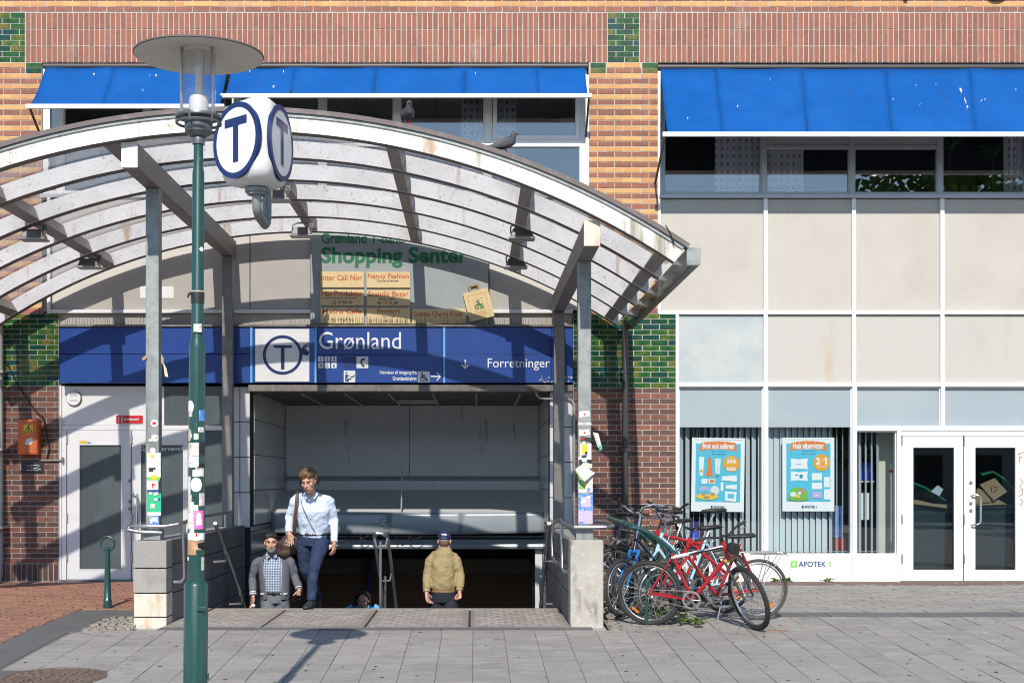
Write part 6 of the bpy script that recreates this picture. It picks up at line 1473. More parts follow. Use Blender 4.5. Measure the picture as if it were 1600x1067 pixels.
bike('red and white mountain bicycle in front with knobbly tyres and turned front wheel', PX(1016,14.5), 14.5, -18, 5, R(-52), r=.335, wb=1.06, frame='redp', frame2='bikewhite', tyre='rubber', light=True, saddle=False, stem_z=.93, groups='bicycles parked at the rack')
bike('red bicycle with twin sloping tubes, luggage rack and kickstand behind the mountain bike', PX(1183,14.86), 14.86, 186, -4, R(18), r=.325, wb=1.04, style='ladies', frame='redp', fork='redp', rack=True, stand=True, sad='blackp', seat_z=.86, fender=None, tyre='rubber_worn')
bike('bicycle with a blue and white fork and chrome handlebar facing the street', 2.32, 15.55, 222, 4, R(8), r=.31, wb=1.02, style='ladies', frame='bikenavy', fork='bikeblue', barm='chrome', bar='swept', stem_z=1.08, tyre='rubber', seat_z=.95)
bike('black bicycle with a luggage rack half hidden behind the concrete parapet', 1.72, 16.75, 12, -3, R(20), r=.33, wb=1.05, style='ladies', frame='blackp', fork='blackp', rack=True, fender='blackp', seat_z=1.0, stem_z=1.05, tyre='rubber')
bike('pale blue step through bicycle in the middle of the row', 2.75, 15.45, 196, 3, R(-25), r=.325, wb=1.03, style='ladies', frame='paleblue', fork='paleblue', bar='swept', barm='chrome', seat_z=.9, stem_z=1.02, sad='blackp', fender='alloy', tyre='rubber_worn')
bike('red bicycle with a high black saddle nearest the shop window', 2.86, 16.3, 184, -2, R(30), r=.33, wb=1.05, style='mtb', frame='redp', frame2='redp', fork='alloy', seat_z=1.06, stem_z=1.08, tyre='rubber')
bike('black bicycle with bent grey handlebar farthest back by the brick pier', 2.55, 17.3, 170, 2, R(40), r=.33, wb=1.05, style='mtb', frame='bikenavy', frame2='blackp', fork='alloy', seat_z=1.0, stem_z=1.1, tyre='rubber')
bike('dark grey bicycle with a black saddle leaning behind the blue forked bicycle', 2.65, 16.85, 204, 5, R(-20), r=.33, wb=1.04, style='ladies', frame='steel_dark', fork='blackp', seat_z=.92, stem_z=1.0, bar='swept', tyre='rubber', fender='blackp', rack=True)
mb = MB(); mb.tube([(PX(1196,14.2),14.1,gz(3,14.1)+.008),(PX(1228,14.2),14.08,gz(3,14.1)+.008)], .006, 6); tag(mb.build('rusty_rod', M['rust_rod']), 'thin rusty rod lying on the slabs by the front wheel', 'rod')

# ------------------------------------------------------------------ people
tex = bpy.data.textures.new('folds', 'CLOUDS'); tex.noise_scale = .09
tex2 = bpy.data.textures.new('curls', 'CLOUDS'); tex2.noise_scale = .03
def grown(mb, name, m, parent, voxel=.01, fold=0.0, smooth=5, t_=None):
    o = mb.build(name, m, parent, smooth=True, recalc=True)
    md = o.modifiers.new('r', 'REMESH'); md.mode = 'VOXEL'; md.voxel_size = voxel; md.use_smooth_shade = True
    s_ = o.modifiers.new('s', 'SMOOTH'); s_.iterations = smooth; s_.factor = .5
    if fold:
        d = o.modifiers.new('d', 'DISPLACE'); d.texture = t_ or tex; d.strength = fold; d.mid_level = .5; d.texture_coords = 'LOCAL'
    return o
def head(mb, c, Mh, s=1.0):
    W = lambda p: c + Mh @ (Vector(p)*s)
    mb.ball(W((0,.012,.03)), [s*.076, s*.095, s*.10], 20, 14, Mh); mb.ball(W((0,-.022,-.045)), [s*.058, s*.068, s*.078], 18, 12, Mh)
    mb.ball(W((0,-.045,-.085)), [s*.035, s*.04, s*.032], 12, 8, Mh)
    mb.tube([W((0,-.085,.02)), W((0,-.10,-.005)), W((0,-.108,-.022)), W((0,-.09,-.03))], [.009*s,.012*s,.017*s,.012*s], 8)
    mb.ball(W((0,-.078,.032)), [s*.052, s*.014, s*.012], 12, 8, Mh); mb.ball(W((0,-.083,-.058)), [s*.026, s*.012, s*.014], 10, 6, Mh)
    for e in (-1, 1): mb.ball(W((e*.08,.012,-.008)), [s*.011, s*.024, s*.034], 10, 8, Mh); mb.ball(W((e*.045,-.06,-.015)), [s*.022, s*.02, s*.022], 10, 8, Mh)
    return W
def face(W, Mh, parent, s=1.0, hairm='hair_brown'):
    for e in (-1, 1):
        mb = MB(); mb.ball(W((e*.031,-.0805,.009)), [s*.010, s*.006, s*.0045], 10, 6, Mh); ey = mb.build('eye', M['print_white'], parent)
        mb = MB(); mb.ball(W((e*.031,-.0845,.009)), [s*.0055, s*.003, s*.005], 8, 6, Mh); mb.build('iris', M['eye'], ey)
        mb = MB(); mb.tube([W((e*.014,-.093,.03)), W((e*.034,-.092,.036)), W((e*.055,-.077,.03))], [.004*s,.0055*s,.003*s], 6); mb.build('eyebrow', M[hairm], parent)
    mb = MB(); mb.tube([W((-.024,-.088,-.060)), W((-.008,-.098,-.057)), W((.008,-.098,-.057)), W((.024,-.088,-.060))], [.003*s,.006*s,.006*s,.003*s], 8); mb.build('lips', M['lip'], parent, smooth=True)
def hand(mb, wr, d, thumb, s=1.0, curl=.5, nrm_=None, spread=.16):
    d = Vector(d).normalized(); th = Vector(thumb); th = (th - d*th.dot(d)).normalized(); pn = d.cross(th) if nrm_ is None else Vector(nrm_)
    wr = Vector(wr); L_ = .082*s
    mb.tube([wr-d*.03*s, wr+d*.01*s, wr+d*.04*s, wr+d*L_, wr+d*(L_+.008)], [(.024*s,.019*s),(.027*s,.018*s),(.038*s,.016*s),(.04*s,.014*s),(.034*s,.010*s)], 12, side=th)
    for i, (off, ln) in enumerate(((.03,.072),(.0105,.08),(-.0095,.075),(-.029,.058))):
        b = wr + d*(L_-.012) + th*off*s; dd = (d + th*(off*spread/.03)).normalized(); p = [b]
        for k_, f in enumerate((.45,.32,.25)):
            cdir = (dd*math.cos(curl*(k_+.5)*.8) + pn*math.sin(curl*(k_+.5)*.8)); p.append(p[-1] + cdir*ln*f*1.15*s)
        mb.tube(p, [.0098*s,.0092*s,.0084*s,.0062*s], 8)
    b = wr + d*.022*s + th*.026*s; d1 = (d*.55 + th*.75 + pn*.25).normalized(); d2 = (d*.85 + th*.35 + pn*.35).normalized()
    mb.tube([b, b+d1*.034*s, b+d1*.034*s+d2*.03*s, b+d1*.034*s+d2*.052*s], [.014*s,.0115*s,.0105*s,.007*s], 8)
def arm(mb, S, E, Wr, r0, r1, r2, n=12):
    S, E, Wr = Vector(S), Vector(E), Vector(Wr)
    mb.tube([S, S.lerp(E,.25), S.lerp(E,.7), E, E.lerp(Wr,.25), E.lerp(Wr,.6), Wr], [r0, r0*1.02, r1*1.02, r1, r1*1.02, (r1+r2)/2, r2], n)
def person(label, base, cat='person'): return thing('person', label, 'person', base)
def Mrot(yaw, pitch=0, roll=0): return (Matrix.Rotation(R(yaw),3,'Z') @ Matrix.Rotation(R(pitch),3,'X') @ Matrix.Rotation(R(roll),3,'Y'))

# --- man in the pale blue shirt stepping off the top stair
p1 = person('man in pale blue shirt, dark jeans and headphones stepping off the stairs', (PX(485,16.5), 16.5, 0))
hc = P3(482.5, 752, 16.36); Mh = Mrot(-14, 20, -3); nb = P3(486, 772, 16.54)
SL, SR = P3(464, 778, 16.62), P3(513, 780, 16.6); EL, ER = P3(452, 809, 16.72), P3(522, 812, 16.72); WL, WR = P3(451.5, 833, 16.5), P3(522.5, 848, 16.5)
HL, HR = P3(475, 846, 16.74), P3(503, 846, 16.72); KL, KR = P3(477, 889, 16.78), P3(490, 888, 16.5); AL, AR = P3(497, 930, 17.05), P3(486.5, 934, 16.46)
hip = P3(490, 838, 16.72); wst = P3(490, 826, 16.7); che = P3(488.5, 796, 16.6); shl = P3(488, 777, 16.6)
b = MB(); W1 = head(b, hc, Mh, 1.07); b.tube([hc+Vector((0,.04,-.06)), nb, shl], [.056,.06,.075], 14)
b.tube([hip, wst, che, shl], [(.15,.10),(.14,.09),(.17,.11),(.12,.07)], 16, side=(1,0,0))
for S, E, Wr, th in ((SL,EL,WL,(1,-.2,0)), (SR,ER,WR,(-1,-.6,0))): arm(b, S, E, Wr, .048, .04, .027)
hand(b, WL, (.25,-.15,-1), (.75,-.5,.1), 1.02, .35, None, .3); hand(b, WR, (-.02,-.2,-1), (-.35,-.9,0), 1.02, .55)
for H, K_, A in ((HL,KL,AL),(HR,KR,AR)): b.tube([H, K_, A], [.075,.05,.038], 10)
grown(b, 'body', M['skin'], p1, .0065, 0, 3); face(W1, Mh, p1, 1.07)
h = MB()
for (x_, y_, z_, r_) in ((0,.02,.075,.085),(-.045,-.035,.095,.045),(0,-.05,.105,.045),(.045,-.035,.095,.045),(0,.065,.03,.075),(-.06,.03,.05,.04),(.06,.03,.05,.04),(-.02,-.06,.09,.035),(.035,-.055,.088,.035),(-.068,-.0,.03,.022),(.068,-.0,.03,.022)): h.ball(W1((x_,y_,z_)), r_*1.08, 12, 8)
grown(h, 'hair', M['hair_brown'], p1, .009, .022, 3, tex2)
hp_ = thing('headphones', 'black headphones worn by the man in the pale blue shirt', 'headphones', tuple(hc))
for e in (-1, 1):
    m_ = MB(); a = W1((e*.088,.012,-.005)); b2 = W1((e*.108,.012,-.005)); m_.tube([a, a.lerp(b2,.3), b2], [.036,.042,.03], 14); m_.build('ear_cup', M['blackp'], hp_, smooth=True)
m_ = MB(); m_.tube([W1((.104*math.cos(t), .045, .0+.145*math.sin(t))) for t in [math.pi*i/16 for i in range(17)]], .008, 8); m_.build('headband', M['blackp'], hp_, smooth=True)
m_ = MB(); m_.tube([W1((-.1,0,-.05)), P3(470,780,16.46), P3(472,790,16.44), P3(481,810,16.47), P3(489,825,16.53), P3(493,832,16.56)], .0035, 5); m_.build('cord', M['cable'], hp_, smooth=True)
s_ = MB(); s_.tube([hip+Vector((0,-.0,-.02)), hip+Vector((0,0,.03)), wst+Vector((0,0,.0)), wst.lerp(che,.5), che, shl+Vector((0,0,-.0)), nb+Vector((0,.01,-.015)), nb+Vector((0,.01,.02))], [(.160,.112),(.170,.122),(.172,.124),(.188,.128),(.205,.130),(.15,.10),(.085,.08),(.068,.066)], 22, side=(1,0,0))
for S, E, Wr, i_ in ((SL,EL,WL,Vector((.03,0,0))), (SR,ER,WR,Vector((-.03,0,0)))): s_.tube([S+i_*2.4+Vector((0,0,.022)), S+i_*.5+Vector((0,0,-.004)), S.lerp(E,.12), S.lerp(E,.5), E, E.lerp(Wr,.5), E.lerp(Wr,.93)], [.045,.06,.064,.06,.053,.047,.038], 14)
grown(s_, 'shirt', M['shirt'], p1, .009, .03, 5)
for Wr, E in ((WL,EL),(WR,ER)):
    m_ = MB(); d = (Wr-E).normalized(); m_.tube([Wr-d*.055, Wr-d*.005], [.040,.039], 14, caps=False); o = m_.build('cuff', M['shirt'], p1, smooth=True); q = o.modifiers.new('s','SOLIDIFY'); q.thickness = .004
for e in (-1, 1):
    m_ = MB(); f0 = nb+Vector((0,-.07,-.0)); m_.add([nb+Vector((e*.015,-.088,-.025)), nb+Vector((e*.075,-.02,.035)), nb+Vector((e*.085,-.045,-.005)), nb+Vector((e*.05,-.105,-.055))], [(0,1,2,3)]); o = m_.build('collar', M['shirt'], p1, recalc=False); q = o.modifiers.new('s','SOLIDIFY'); q.thickness = .006
m_ = MB()
for f in (.1,.3,.5,.7,.9): q = nb.lerp(hip, f); m_.ball(q+Vector((-.005,-.14+.02*abs(f-.5),-.02)), .006, 6, 4)
m_.build('button', M['print_white'], p1)
j = MB(); j.tube([HL.lerp(HR,.5)+Vector((0,0,.10)), HL.lerp(HR,.5)+Vector((0,0,.03)), HL.lerp(HR,.5)+Vector((0,0,-.05))], [(.165,.118),(.175,.128),(.165,.125)], 20, side=(1,0,0))
for H, K_, A in ((HL,KL,AL),(HR,KR,AR)): j.tube([H+Vector((0,0,.02)), H.lerp(K_,.3), H.lerp(K_,.7), K_, K_.lerp(A,.35), K_.lerp(A,.75), A+Vector((0,0,-.03))], [.098,.098,.078,.07,.066,.058,.057], 14)
grown(j, 'jeans', M['jeans'], p1, .01, .026, 5)
m_ = MB(); m_.tube([hip+Vector((0,0,.015)), hip+Vector((0,0,.045))], [(.178,.132),(.178,.132)], 22, side=(1,0,0), caps=False); o = m_.build('belt', M['shoe'], p1, smooth=True); q = o.modifiers.new('s','SOLIDIFY'); q.thickness = .005
for A, d in ((AR, Vector((-.28,-.95,0)).normalized()), (AL, Vector((.1,-.95,-.35)).normalized())):
    m_ = MB(); z_ = A + Vector((0,0,-.04)); m_.tube([z_-d*.07+Vector((0,0,-.03)), z_-d*.03+Vector((0,0,-.02)), z_+d*.06+Vector((0,0,-.03)), z_+d*.14+Vector((0,0,-.052)), z_+d*.2+Vector((0,0,-.06))], [(.034,.034),(.04,.05),(.045,.044),(.046,.03),(.028,.018)], 12, side=d.cross(Vector((0,0,1)))); grown(m_, 'shoe', M['shoe'], p1, .008, 0, 3)
bgm = thing('shoulder_bag', 'dark brown leather bag hanging from the shoulder of the man in the pale blue shirt', 'bag', tuple(P3(452, 868, 16.75)))
m_ = MB(); m_.tube([P3(460,833,16.78), P3(456,842,16.76), P3(450,853,16.74), P3(448,864,16.74), P3(452,870,16.75)], [(.05,.04),(.10,.07),(.135,.09),(.13,.085),(.08,.05)], 16, side=(1,0,-.35)); grown(m_, 'bag_body', M['bagbrown'], bgm, .009, .03, 3)
m_ = MB(); m_.tube([P3(468,771,16.62), P3(465.5,768.5,16.56), P3(464,772,16.49), P3(463,785,16.47), P3(461.5,805,16.52), P3(460,834,16.7)], [(.004,.02)]*6, 6, side=(0,1,0)); m_.build('strap', M['strap'], bgm, smooth=True)

# --- man in the grey cardigan coming up behind him
p2 = person('bearded man in grey cardigan and blue check shirt coming up the stairs', (PX(429,18.1), 18.1, -.95))
hc = P3(423.5, 848, 18.0); Mh = Mrot(8, 5); nb = P3(426, 865, 18.08); shl = P3(427, 871, 18.12); che = P3(428, 888, 18.1); wst = P3(429, 908, 18.1); hip = P3(430, 926, 18.1)
SL, SR = P3(402, 877, 18.14), P3(452, 875, 18.14); EL, ER = P3(394.5, 904, 18.18), P3(461, 901, 18.18); WL, WR = P3(395.5, 932, 18.02), P3(468, 922, 17.95)
HL, HR = P3(419, 936, 18.1), P3(441, 936, 18.1); KL, KR = P3(418, 985, 17.95), P3(441, 990, 18.15); AL, AR = P3(417, 1035, 17.8), P3(441, 1050, 18.3)
b = MB(); W2 = head(b, hc, Mh, 1.0); b.tube([hc+Vector((0,.03,-.06)), nb, shl], [.056,.06,.075], 14); b.tube([hip, wst, che, shl], [(.15,.11),(.15,.11),(.165,.11),(.12,.07)], 16, side=(1,0,0))
for S, E, Wr in ((SL,EL,WL),(SR,ER,WR)): arm(b, S, E, Wr, .048, .04, .027)
hand(b, WL, (.05,-.25,-1), (.5,-.8,0), 1.05, .6); hand(b, WR, (-.1,-.3,-1), (-.5,-.8,0), 1.05, .9)
for H, K_, A in ((HL,KL,AL),(HR,KR,AR)): b.tube([H, K_, A], [.075,.05,.038], 10)
grown(b, 'body', M['skin'], p2, .0065, 0, 3); face(W2, Mh, p2, 1.0, 'hair_black')
h = MB()
for (x_, y_, z_, r_) in ((0,.02,.07,.085),(-.04,-.035,.085,.043),(0,-.045,.092,.043),(.04,-.035,.085,.043),(0,.06,.02,.075),(-.062,.02,.04,.034),(.062,.02,.04,.034),(-.07,.0,.01,.018),(.07,.0,.01,.018)): h.ball(W2((x_,y_*1.0+.008,z_)), r_*.98, 12, 8)
grown(h, 'hair', M['hair_black'], p2, .008, .02, 3, tex2)
h = MB()
for (x_, y_, z_, r_) in ((0,-.075,-.092,.03),(-.025,-.066,-.085,.026),(.025,-.066,-.085,.026),(-.048,-.04,-.065,.02),(.048,-.04,-.065,.02)): h.ball(W2((x_,y_,z_)), r_, 10, 6)
h.tube([W2((-.026,-.088,-.072)), W2((-.02,-.097,-.047)), W2((0,-.101,-.043)), W2((.02,-.097,-.047)), W2((.026,-.088,-.072))], [.006,.007,.007,.007,.006], 6); grown(h, 'beard', M['hair_grey'], p2, .006, .008, 2, tex2)
s_ = MB(); s_.tube([hip+Vector((0,0,-.01)), hip+Vector((0,0,.03)), wst, che, shl+Vector((0,0,-.01)), nb+Vector((0,0,-.01)), nb+Vector((0,.0,.02))], [(.165,.128),(.17,.135),(.175,.138),(.178,.132),(.14,.095),(.08,.075),(.066,.066)], 22, side=(1,0,0)); grown(s_, 'check_shirt', M['plaid'], p2, .009, .012, 5)
for e in (-1, 1):
    m_ = MB(); m_.add([nb+Vector((e*.012,-.085,-.02)), nb+Vector((e*.07,-.02,.03)), nb+Vector((e*.08,-.045,-.01)), nb+Vector((e*.05,-.105,-.055))], [(0,1,2,3)]); o = m_.build('collar', M['plaid'], p2, recalc=False); q = o.modifiers.new('s','SOLIDIFY'); q.thickness = .006
# cardigan: open front shell plus sleeves
def shell(levels, gaps, m, parent, name, side_dir=1, n=26):
    vs = []; fs = []
    for (c_, a_, d_), g_ in zip(levels, gaps):
        for i in range(n+1):
            t = R(-90+g_ + (360-2*g_)*i/n); vs.append(c_ + Vector((a_*math.cos(t), d_*math.sin(t), 0)))
    for r_ in range(len(levels)-1):
        for i in range(n): q = r_*(n+1)+i; fs.append((q, q+1, q+n+2, q+n+1))
    mb = MB(); mb.add(vs, fs); o = mb.build(name, m, parent, smooth=True, recalc=False); q = o.modifiers.new('s','SOLIDIFY'); q.thickness = .012
    ss = o.modifiers.new('ss','SUBSURF'); ss.levels = 1; ss.render_levels = 1; d = o.modifiers.new('d','DISPLACE'); d.texture = tex; d.strength = .02; d.texture_coords = 'LOCAL'
    return o
Z_ = lambda v: Vector((0,0,v))
shell([(hip+Z_(-.09), .19,.155),(hip, .195,.16),(wst, .195,.158),(che, .205,.152),(shl+Z_(-.02), .19,.12),(shl+Z_(.025), .13,.09),(nb+Z_(.015), .075,.078)], [26,30,34,38,42,46,50], M['cardigan'], p2, 'cardigan')
for S, E, Wr, i_ in ((SL,EL,WL,Vector((.03,0,0))), (SR,ER,WR,Vector((-.03,0,0)))):
    s_ = MB(); s_.tube([S+i_*2.6+Z_(.03), S+i_*.6+Z_(-.0), S.lerp(E,.12), S.lerp(E,.5), E, E.lerp(Wr,.5), E.lerp(Wr,.86)], [.045,.062,.067,.062,.055,.05,.046], 14); grown(s_, 'sleeve', M['cardigan'], p2, .01, .024, 4)
for Wr, E in ((WL,EL),(WR,ER)):
    d = (Wr-E).normalized()
    for k_, mt in ((.075,'cardigan'),(.062,'bikewhite'),(.048,'cardigan'),(.036,'bikewhite'),(.022,'cardigan')):
        m_ = MB(); m_.tube([Wr-d*k_, Wr-d*(k_-.0125)], [.046,.046], 14); m_.build('cuff_band', M[mt], p2, smooth=True)
for e in (-1, 1):
    m_ = MB(); cx = hip+Vector((e*.125,-.135,.0)); m_.bar(cx+Vector((-.045,.005,0)), cx+Vector((.045,.03*e*e,0)), .008, .014); m_.build('pocket_edge', M['bikewhite'], p2)
j = MB(); j.tube([hip+Z_(.01), hip+Z_(-.06), hip+Z_(-.13)], [(.16,.122),(.17,.13),(.165,.125)], 20, side=(1,0,0))
for H, K_, A in ((HL,KL,AL),(HR,KR,AR)): j.tube([H+Z_(.02), H.lerp(K_,.4), K_, K_.lerp(A,.5), A], [.1,.095,.075,.068,.06], 14)
grown(j, 'jeans', M['grey_jeans'], p2, .011, .024, 4)
m_ = MB(); m_.tube([hip+Z_(-.012), hip+Z_(.022)], [(.172,.135),(.172,.135)], 22, side=(1,0,0), caps=False); o = m_.build('belt', M['shoe'], p2, smooth=True); q = o.modifiers.new('s','SOLIDIFY'); q.thickness = .006
m_ = MB(); m_.obox(hip+Vector((0,-.142,.005)), (.05,.006,.036), Matrix.Identity(3)); m_.build('buckle', M['chrome'], p2)
for A in (AL, AR):
    m_ = MB(); m_.tube([A+Vector((0,.06,-.05)), A+Vector((0,0,-.03)), A+Vector((0,-.1,-.06)), A+Vector((0,-.17,-.07))], [(.035,.03),(.042,.045),(.045,.03),(.03,.018)], 12, side=(1,0,0)); m_.build('shoe', M['shoe'], p2, smooth=True)
ph = MB(); ph.obox(WR + Vector((-.02,-.1,-.09)), (.07,.012,.13), Mrot(20, 55, 20)); tag(ph.build('mobile_phone', M['blackp'], bevel=.004), 'black mobile phone held by the man in the grey cardigan', 'phone')
tn = MB(); tn.ball(WL + Vector((.01,-.06,-.11)), [.03,.02,.025], 10, 6); o = grown(tn, 'paper_tissue', M['print_white'], None, .006, .01, 1, tex2); tag(o, 'crumpled white tissue in the hand of the man in the grey cardigan', 'tissue')

# --- man in the tan jacket walking down, seen from behind
p3 = person('man in tan jacket and navy cap walking down the stairs, seen from behind', (PX(692,18.1), 18.1, -.95))
hc = P3(694.5, 845, 18.08); Mh = Mrot(176, 6); nb = P3(694, 857, 18.12); shl = P3(693, 864, 18.1); che = P3(692, 882, 18.1); wst = P3(692, 905, 18.1); hip = P3(693, 925, 18.1)
SL, SR = P3(673, 871, 18.1), P3(712, 871, 18.1); EL, ER = P3(668, 899, 18.1), P3(718.5, 897, 18.1); WL, WR = P3(666.5, 926, 17.98), P3(718, 924, 17.98)
HL, HR = P3(683, 936, 18.1), P3(704, 936, 18.1); KL, KR = P3(682, 988, 18.1), P3(705, 980, 17.95); AL, AR = P3(682, 1040, 18.2), P3(705, 1030, 18.1)
b = MB(); W3 = head(b, hc, Mh, 1.0); b.tube([hc+Vector((0,.0,-.06)), nb, shl], [.056,.06,.075], 14); b.tube([hip, wst, che, shl], [(.15,.11),(.15,.11),(.165,.11),(.12,.07)], 16, side=(1,0,0))
for S, E, Wr in ((SL,EL,WL),(SR,ER,WR)): arm(b, S, E, Wr, .048, .04, .027)
hand(b, WL, (.18,-.05,-1), (.55,.8,0), 1.08, .8, Vector((.8,.5,0))); hand(b, WR, (.0,-.3,-.9), (-.55,.8,0), 1.05, 1.3, Vector((-.7,.1,.3)))
for H, K_, A in ((HL,KL,AL),(HR,KR,AR)): b.tube([H, K_, A], [.075,.05,.038], 10)
grown(b, 'body', M['skin_pale'], p3, .0065, 0, 3); face(W3, Mh, p3, 1.0, 'hair_grey')
h = MB(); h.ball(W3((0,.047,-.0)), [.070,.058,.05], 14, 10); h.ball(W3((0,.06,-.035)), [.05,.03,.025], 12, 8); grown(h, 'hair', M['hair_greybrown'], p3, .008, .012, 2, tex2)
cp = MB(); cp.ball(W3((0,.014,.052)), [.086,.104,.088], 20, 12, Mh)
grown(cp, 'cap', M['cap_navy'], p3, .008, .004, 4)
m_ = MB(); m_.tube([W3((0,-.07,.05)), W3((0,-.12,.045)), W3((0,-.17,.032))], [(.07,.008),(.07,.006),(.045,.004)], 12, side=(1,0,0)); m_.build('cap_peak', M['cap_navy'], p3, smooth=True)
m_ = MB(); m_.tube([W3((-.04,.112,.07)), W3((-.018,.119,.078)), W3((.012,.12,.076)), W3((.03,.116,.082))], [(.004,.006),(.004,.011),(.004,.009),(.002,.004)], 6, side=(0,1,0)); m_.build('cap_emblem', M['print_white'], p3)
m_ = MB(); m_.tube([W3((.022*math.cos(t), .112, .022+.018*math.sin(t))) for t in [math.pi*i/8 for i in range(9)]], .004, 5); m_.build('cap_strap', M['light_blue'], p3)
s_ = MB(); s_.tube([hip+Z_(.03), hip+Z_(.07), wst, che, shl, nb+Z_(-.02), nb+Z_(.02), nb+Z_(.055)], [(.158,.13),(.168,.142),(.172,.145),(.178,.145),(.15,.112),(.095,.09),(.08,.078),(.078,.074)], 24, side=(1,0,0))
for S, E, Wr, i_ in ((SL,EL,WL,Vector((.03,0,0))), (SR,ER,WR,Vector((-.03,0,0)))): s_.tube([S+i_*2.8+Z_(.035), S+i_*.6+Z_(-.002), S.lerp(E,.12), S.lerp(E,.5), E, E.lerp(Wr,.45), E.lerp(Wr,.8)], [.045,.06,.064,.064,.061,.058,.054], 14)
grown(s_, 'jacket', M['jacket'], p3, .009, .034, 5)
for Wr, E in ((WL,EL),(WR,ER)):
    d = (Wr-E).normalized(); m_ = MB(); m_.tube([Wr-d*.06, Wr-d*.01], [.046,.044], 14); m_.build('cuff', M['jacket'], p3, smooth=True)
m_ = MB(); m_.tube([hip+Z_(.008), hip+Z_(.034)], [(.158,.126),(.162,.13)], 22, side=(1,0,0)); m_.build('waistband', M['jacket_lining'], p3, smooth=True)
j = MB(); j.tube([hip+Z_(.03), hip+Z_(-.05), hip+Z_(-.13)], [(.158,.122),(.17,.135),(.168,.13)], 20, side=(1,0,0))
for H, K_, A in ((HL,KL,AL),(HR,KR,AR)): j.tube([H+Z_(.02), H.lerp(K_,.4), K_, K_.lerp(A,.5), A], [.1,.098,.085,.08,.075], 14)
grown(j, 'trousers', M['navy_cloth'], p3, .011, .03, 4)
for A in (AL, AR):
    m_ = MB(); m_.tube([A+Vector((0,-.06,-.06)), A+Vector((0,0,-.04)), A+Vector((0,.1,-.07)), A+Vector((0,.17,-.08))], [(.035,.03),(.042,.045),(.045,.03),(.03,.018)], 12, side=(1,0,0)); m_.build('shoe', M['shoe'], p3, smooth=True)

# --- hooded person deeper down the stairs
p4 = person('person in a black hood and light blue jacket low on the stairs', (PX(567,19.6), 19.6, -1.75))
hc = P3(567.5, 938, 19.55); Mh = Mrot(-4, 16); nb = P3(568, 944, 19.64); b = MB(); W4 = head(b, hc, Mh, 1.0)
SL, SR = nb+Vector((-.19,0,-.07)), nb+Vector((.19,0,-.07)); EL, ER = SL+Vector((-.06,.02,-.29)), SR+Vector((.06,.02,-.29)); WL, WR = EL+Vector((.03,-.1,-.24)), ER+Vector((-.03,-.1,-.24)); hip = nb+Vector((0,0,-.6))
b.tube([hc+Vector((0,.03,-.06)), nb, nb+Z_(-.08), hip.lerp(nb,.5), hip], [.055,.06,(.13,.08),(.15,.1),(.15,.1)], 14, side=(1,0,0))
for S, E, Wr in ((SL,EL,WL),(SR,ER,WR)): arm(b, S, E, Wr, .048, .04, .027); hand(b, Wr, (0,-.2,-1), (0,-1,0), 1, .5)
HL, HR = hip+Vector((-.09,0,-.05)), hip+Vector((.09,0,-.05))
for H in (HL, HR): b.tube([H, H+Vector((0,-.05,-.42)), H+Vector((0,.02,-.82))], [.075,.05,.038], 10)
grown(b, 'body', M['skin'], p4, .008, 0, 3); face(W4, Mh, p4, 1.0, 'hair_black')
h = MB(); n_ = 20; vs = []; fs = []
for i in range(n_+1):
    t = R(-125+250*i/n_)
    for j_ in range(7):
        ph_ = j_/6; y_ = -.075 + .19*ph_; rr = .118*math.sqrt(max(.0, 1-(max(0,ph_-.35)/.66)**2)); vs.append(W4((rr*math.sin(t), y_, .02+rr*1.15*math.cos(t))))
for i in range(n_):
    for j_ in range(6): q = i*7+j_; fs.append((q, q+1, q+8, q+7))
h.add(vs, fs); o = h.build('hood', M['hood'], p4, smooth=True); q = o.modifiers.new('s','SOLIDIFY'); q.thickness = .015
s_ = MB(); s_.tube([hip+Z_(-.05), hip.lerp(nb,.5), nb+Z_(-.12), nb+Z_(-.04), nb+Z_(.0)], [(.185,.14),(.19,.14),(.205,.14),(.13,.1),(.09,.08)], 20, side=(1,0,0))
for S, E, Wr in ((SL,EL,WL),(SR,ER,WR)): s_.tube([S.lerp(nb,.25), S, E, E.lerp(Wr,.92)], [.07,.08,.066,.05], 14)
grown(s_, 'jacket', M['bluejacket'], p4, .011, .025, 4)
j = MB(); j.tube([hip+Z_(.0), hip+Z_(-.12)], [(.165,.125),(.168,.128)], 20, side=(1,0,0))
for H in (HL, HR): j.tube([H+Z_(.02), H+Vector((0,-.05,-.42)), H+Vector((0,.02,-.80))], [.1,.078,.06], 14)
grown(j, 'trousers', M['navy_cloth'], p4, .012, .02, 4)

# ------------------------------------------------------------------ weeds, litter
def weeds(spots, label, name='weed', n=50, s=.09):
    mb = MB()
    for (x, y, r_) in spots:
        for i in range(int(n*r_/.2)):
            a = RC.uniform(0, 6.28); d = RC.uniform(0, r_); c_ = Vector((x+d*math.cos(a), y+d*math.sin(a)*.6, gz(x,y)+RC.uniform(.01,.08*r_/.2))); u = Vector((math.cos(a+RC.uniform(-1,1)), math.sin(a+RC.uniform(-1,1)), RC.uniform(-.2,.9))).normalized(); v = u.cross(Vector((0,0,1))).normalized(); L_ = s*RC.uniform(.5,1.1); w_ = L_*.22
            mb.add([c_, c_+u*L_*.5+v*w_, c_+u*L_+Vector((0,0,-.02)), c_+u*L_*.5-v*w_], [(0,1,2,3)], RC.random())
    return tag(mb.build(name, M['weed'], recalc=False), label, 'plant', kind='stuff')
weeds([(PX(1062,14.75),14.6,.22),(PX(1045,14.9),14.9,.2),(PX(1030,15.1),15.2,.2),(PX(1085,14.6),14.55,.12),(PX(950,16),16.2,.2),(PX(1000,16.5),16.5,.2)], 'bright green weeds growing under the bicycles', 'weeds', 42)
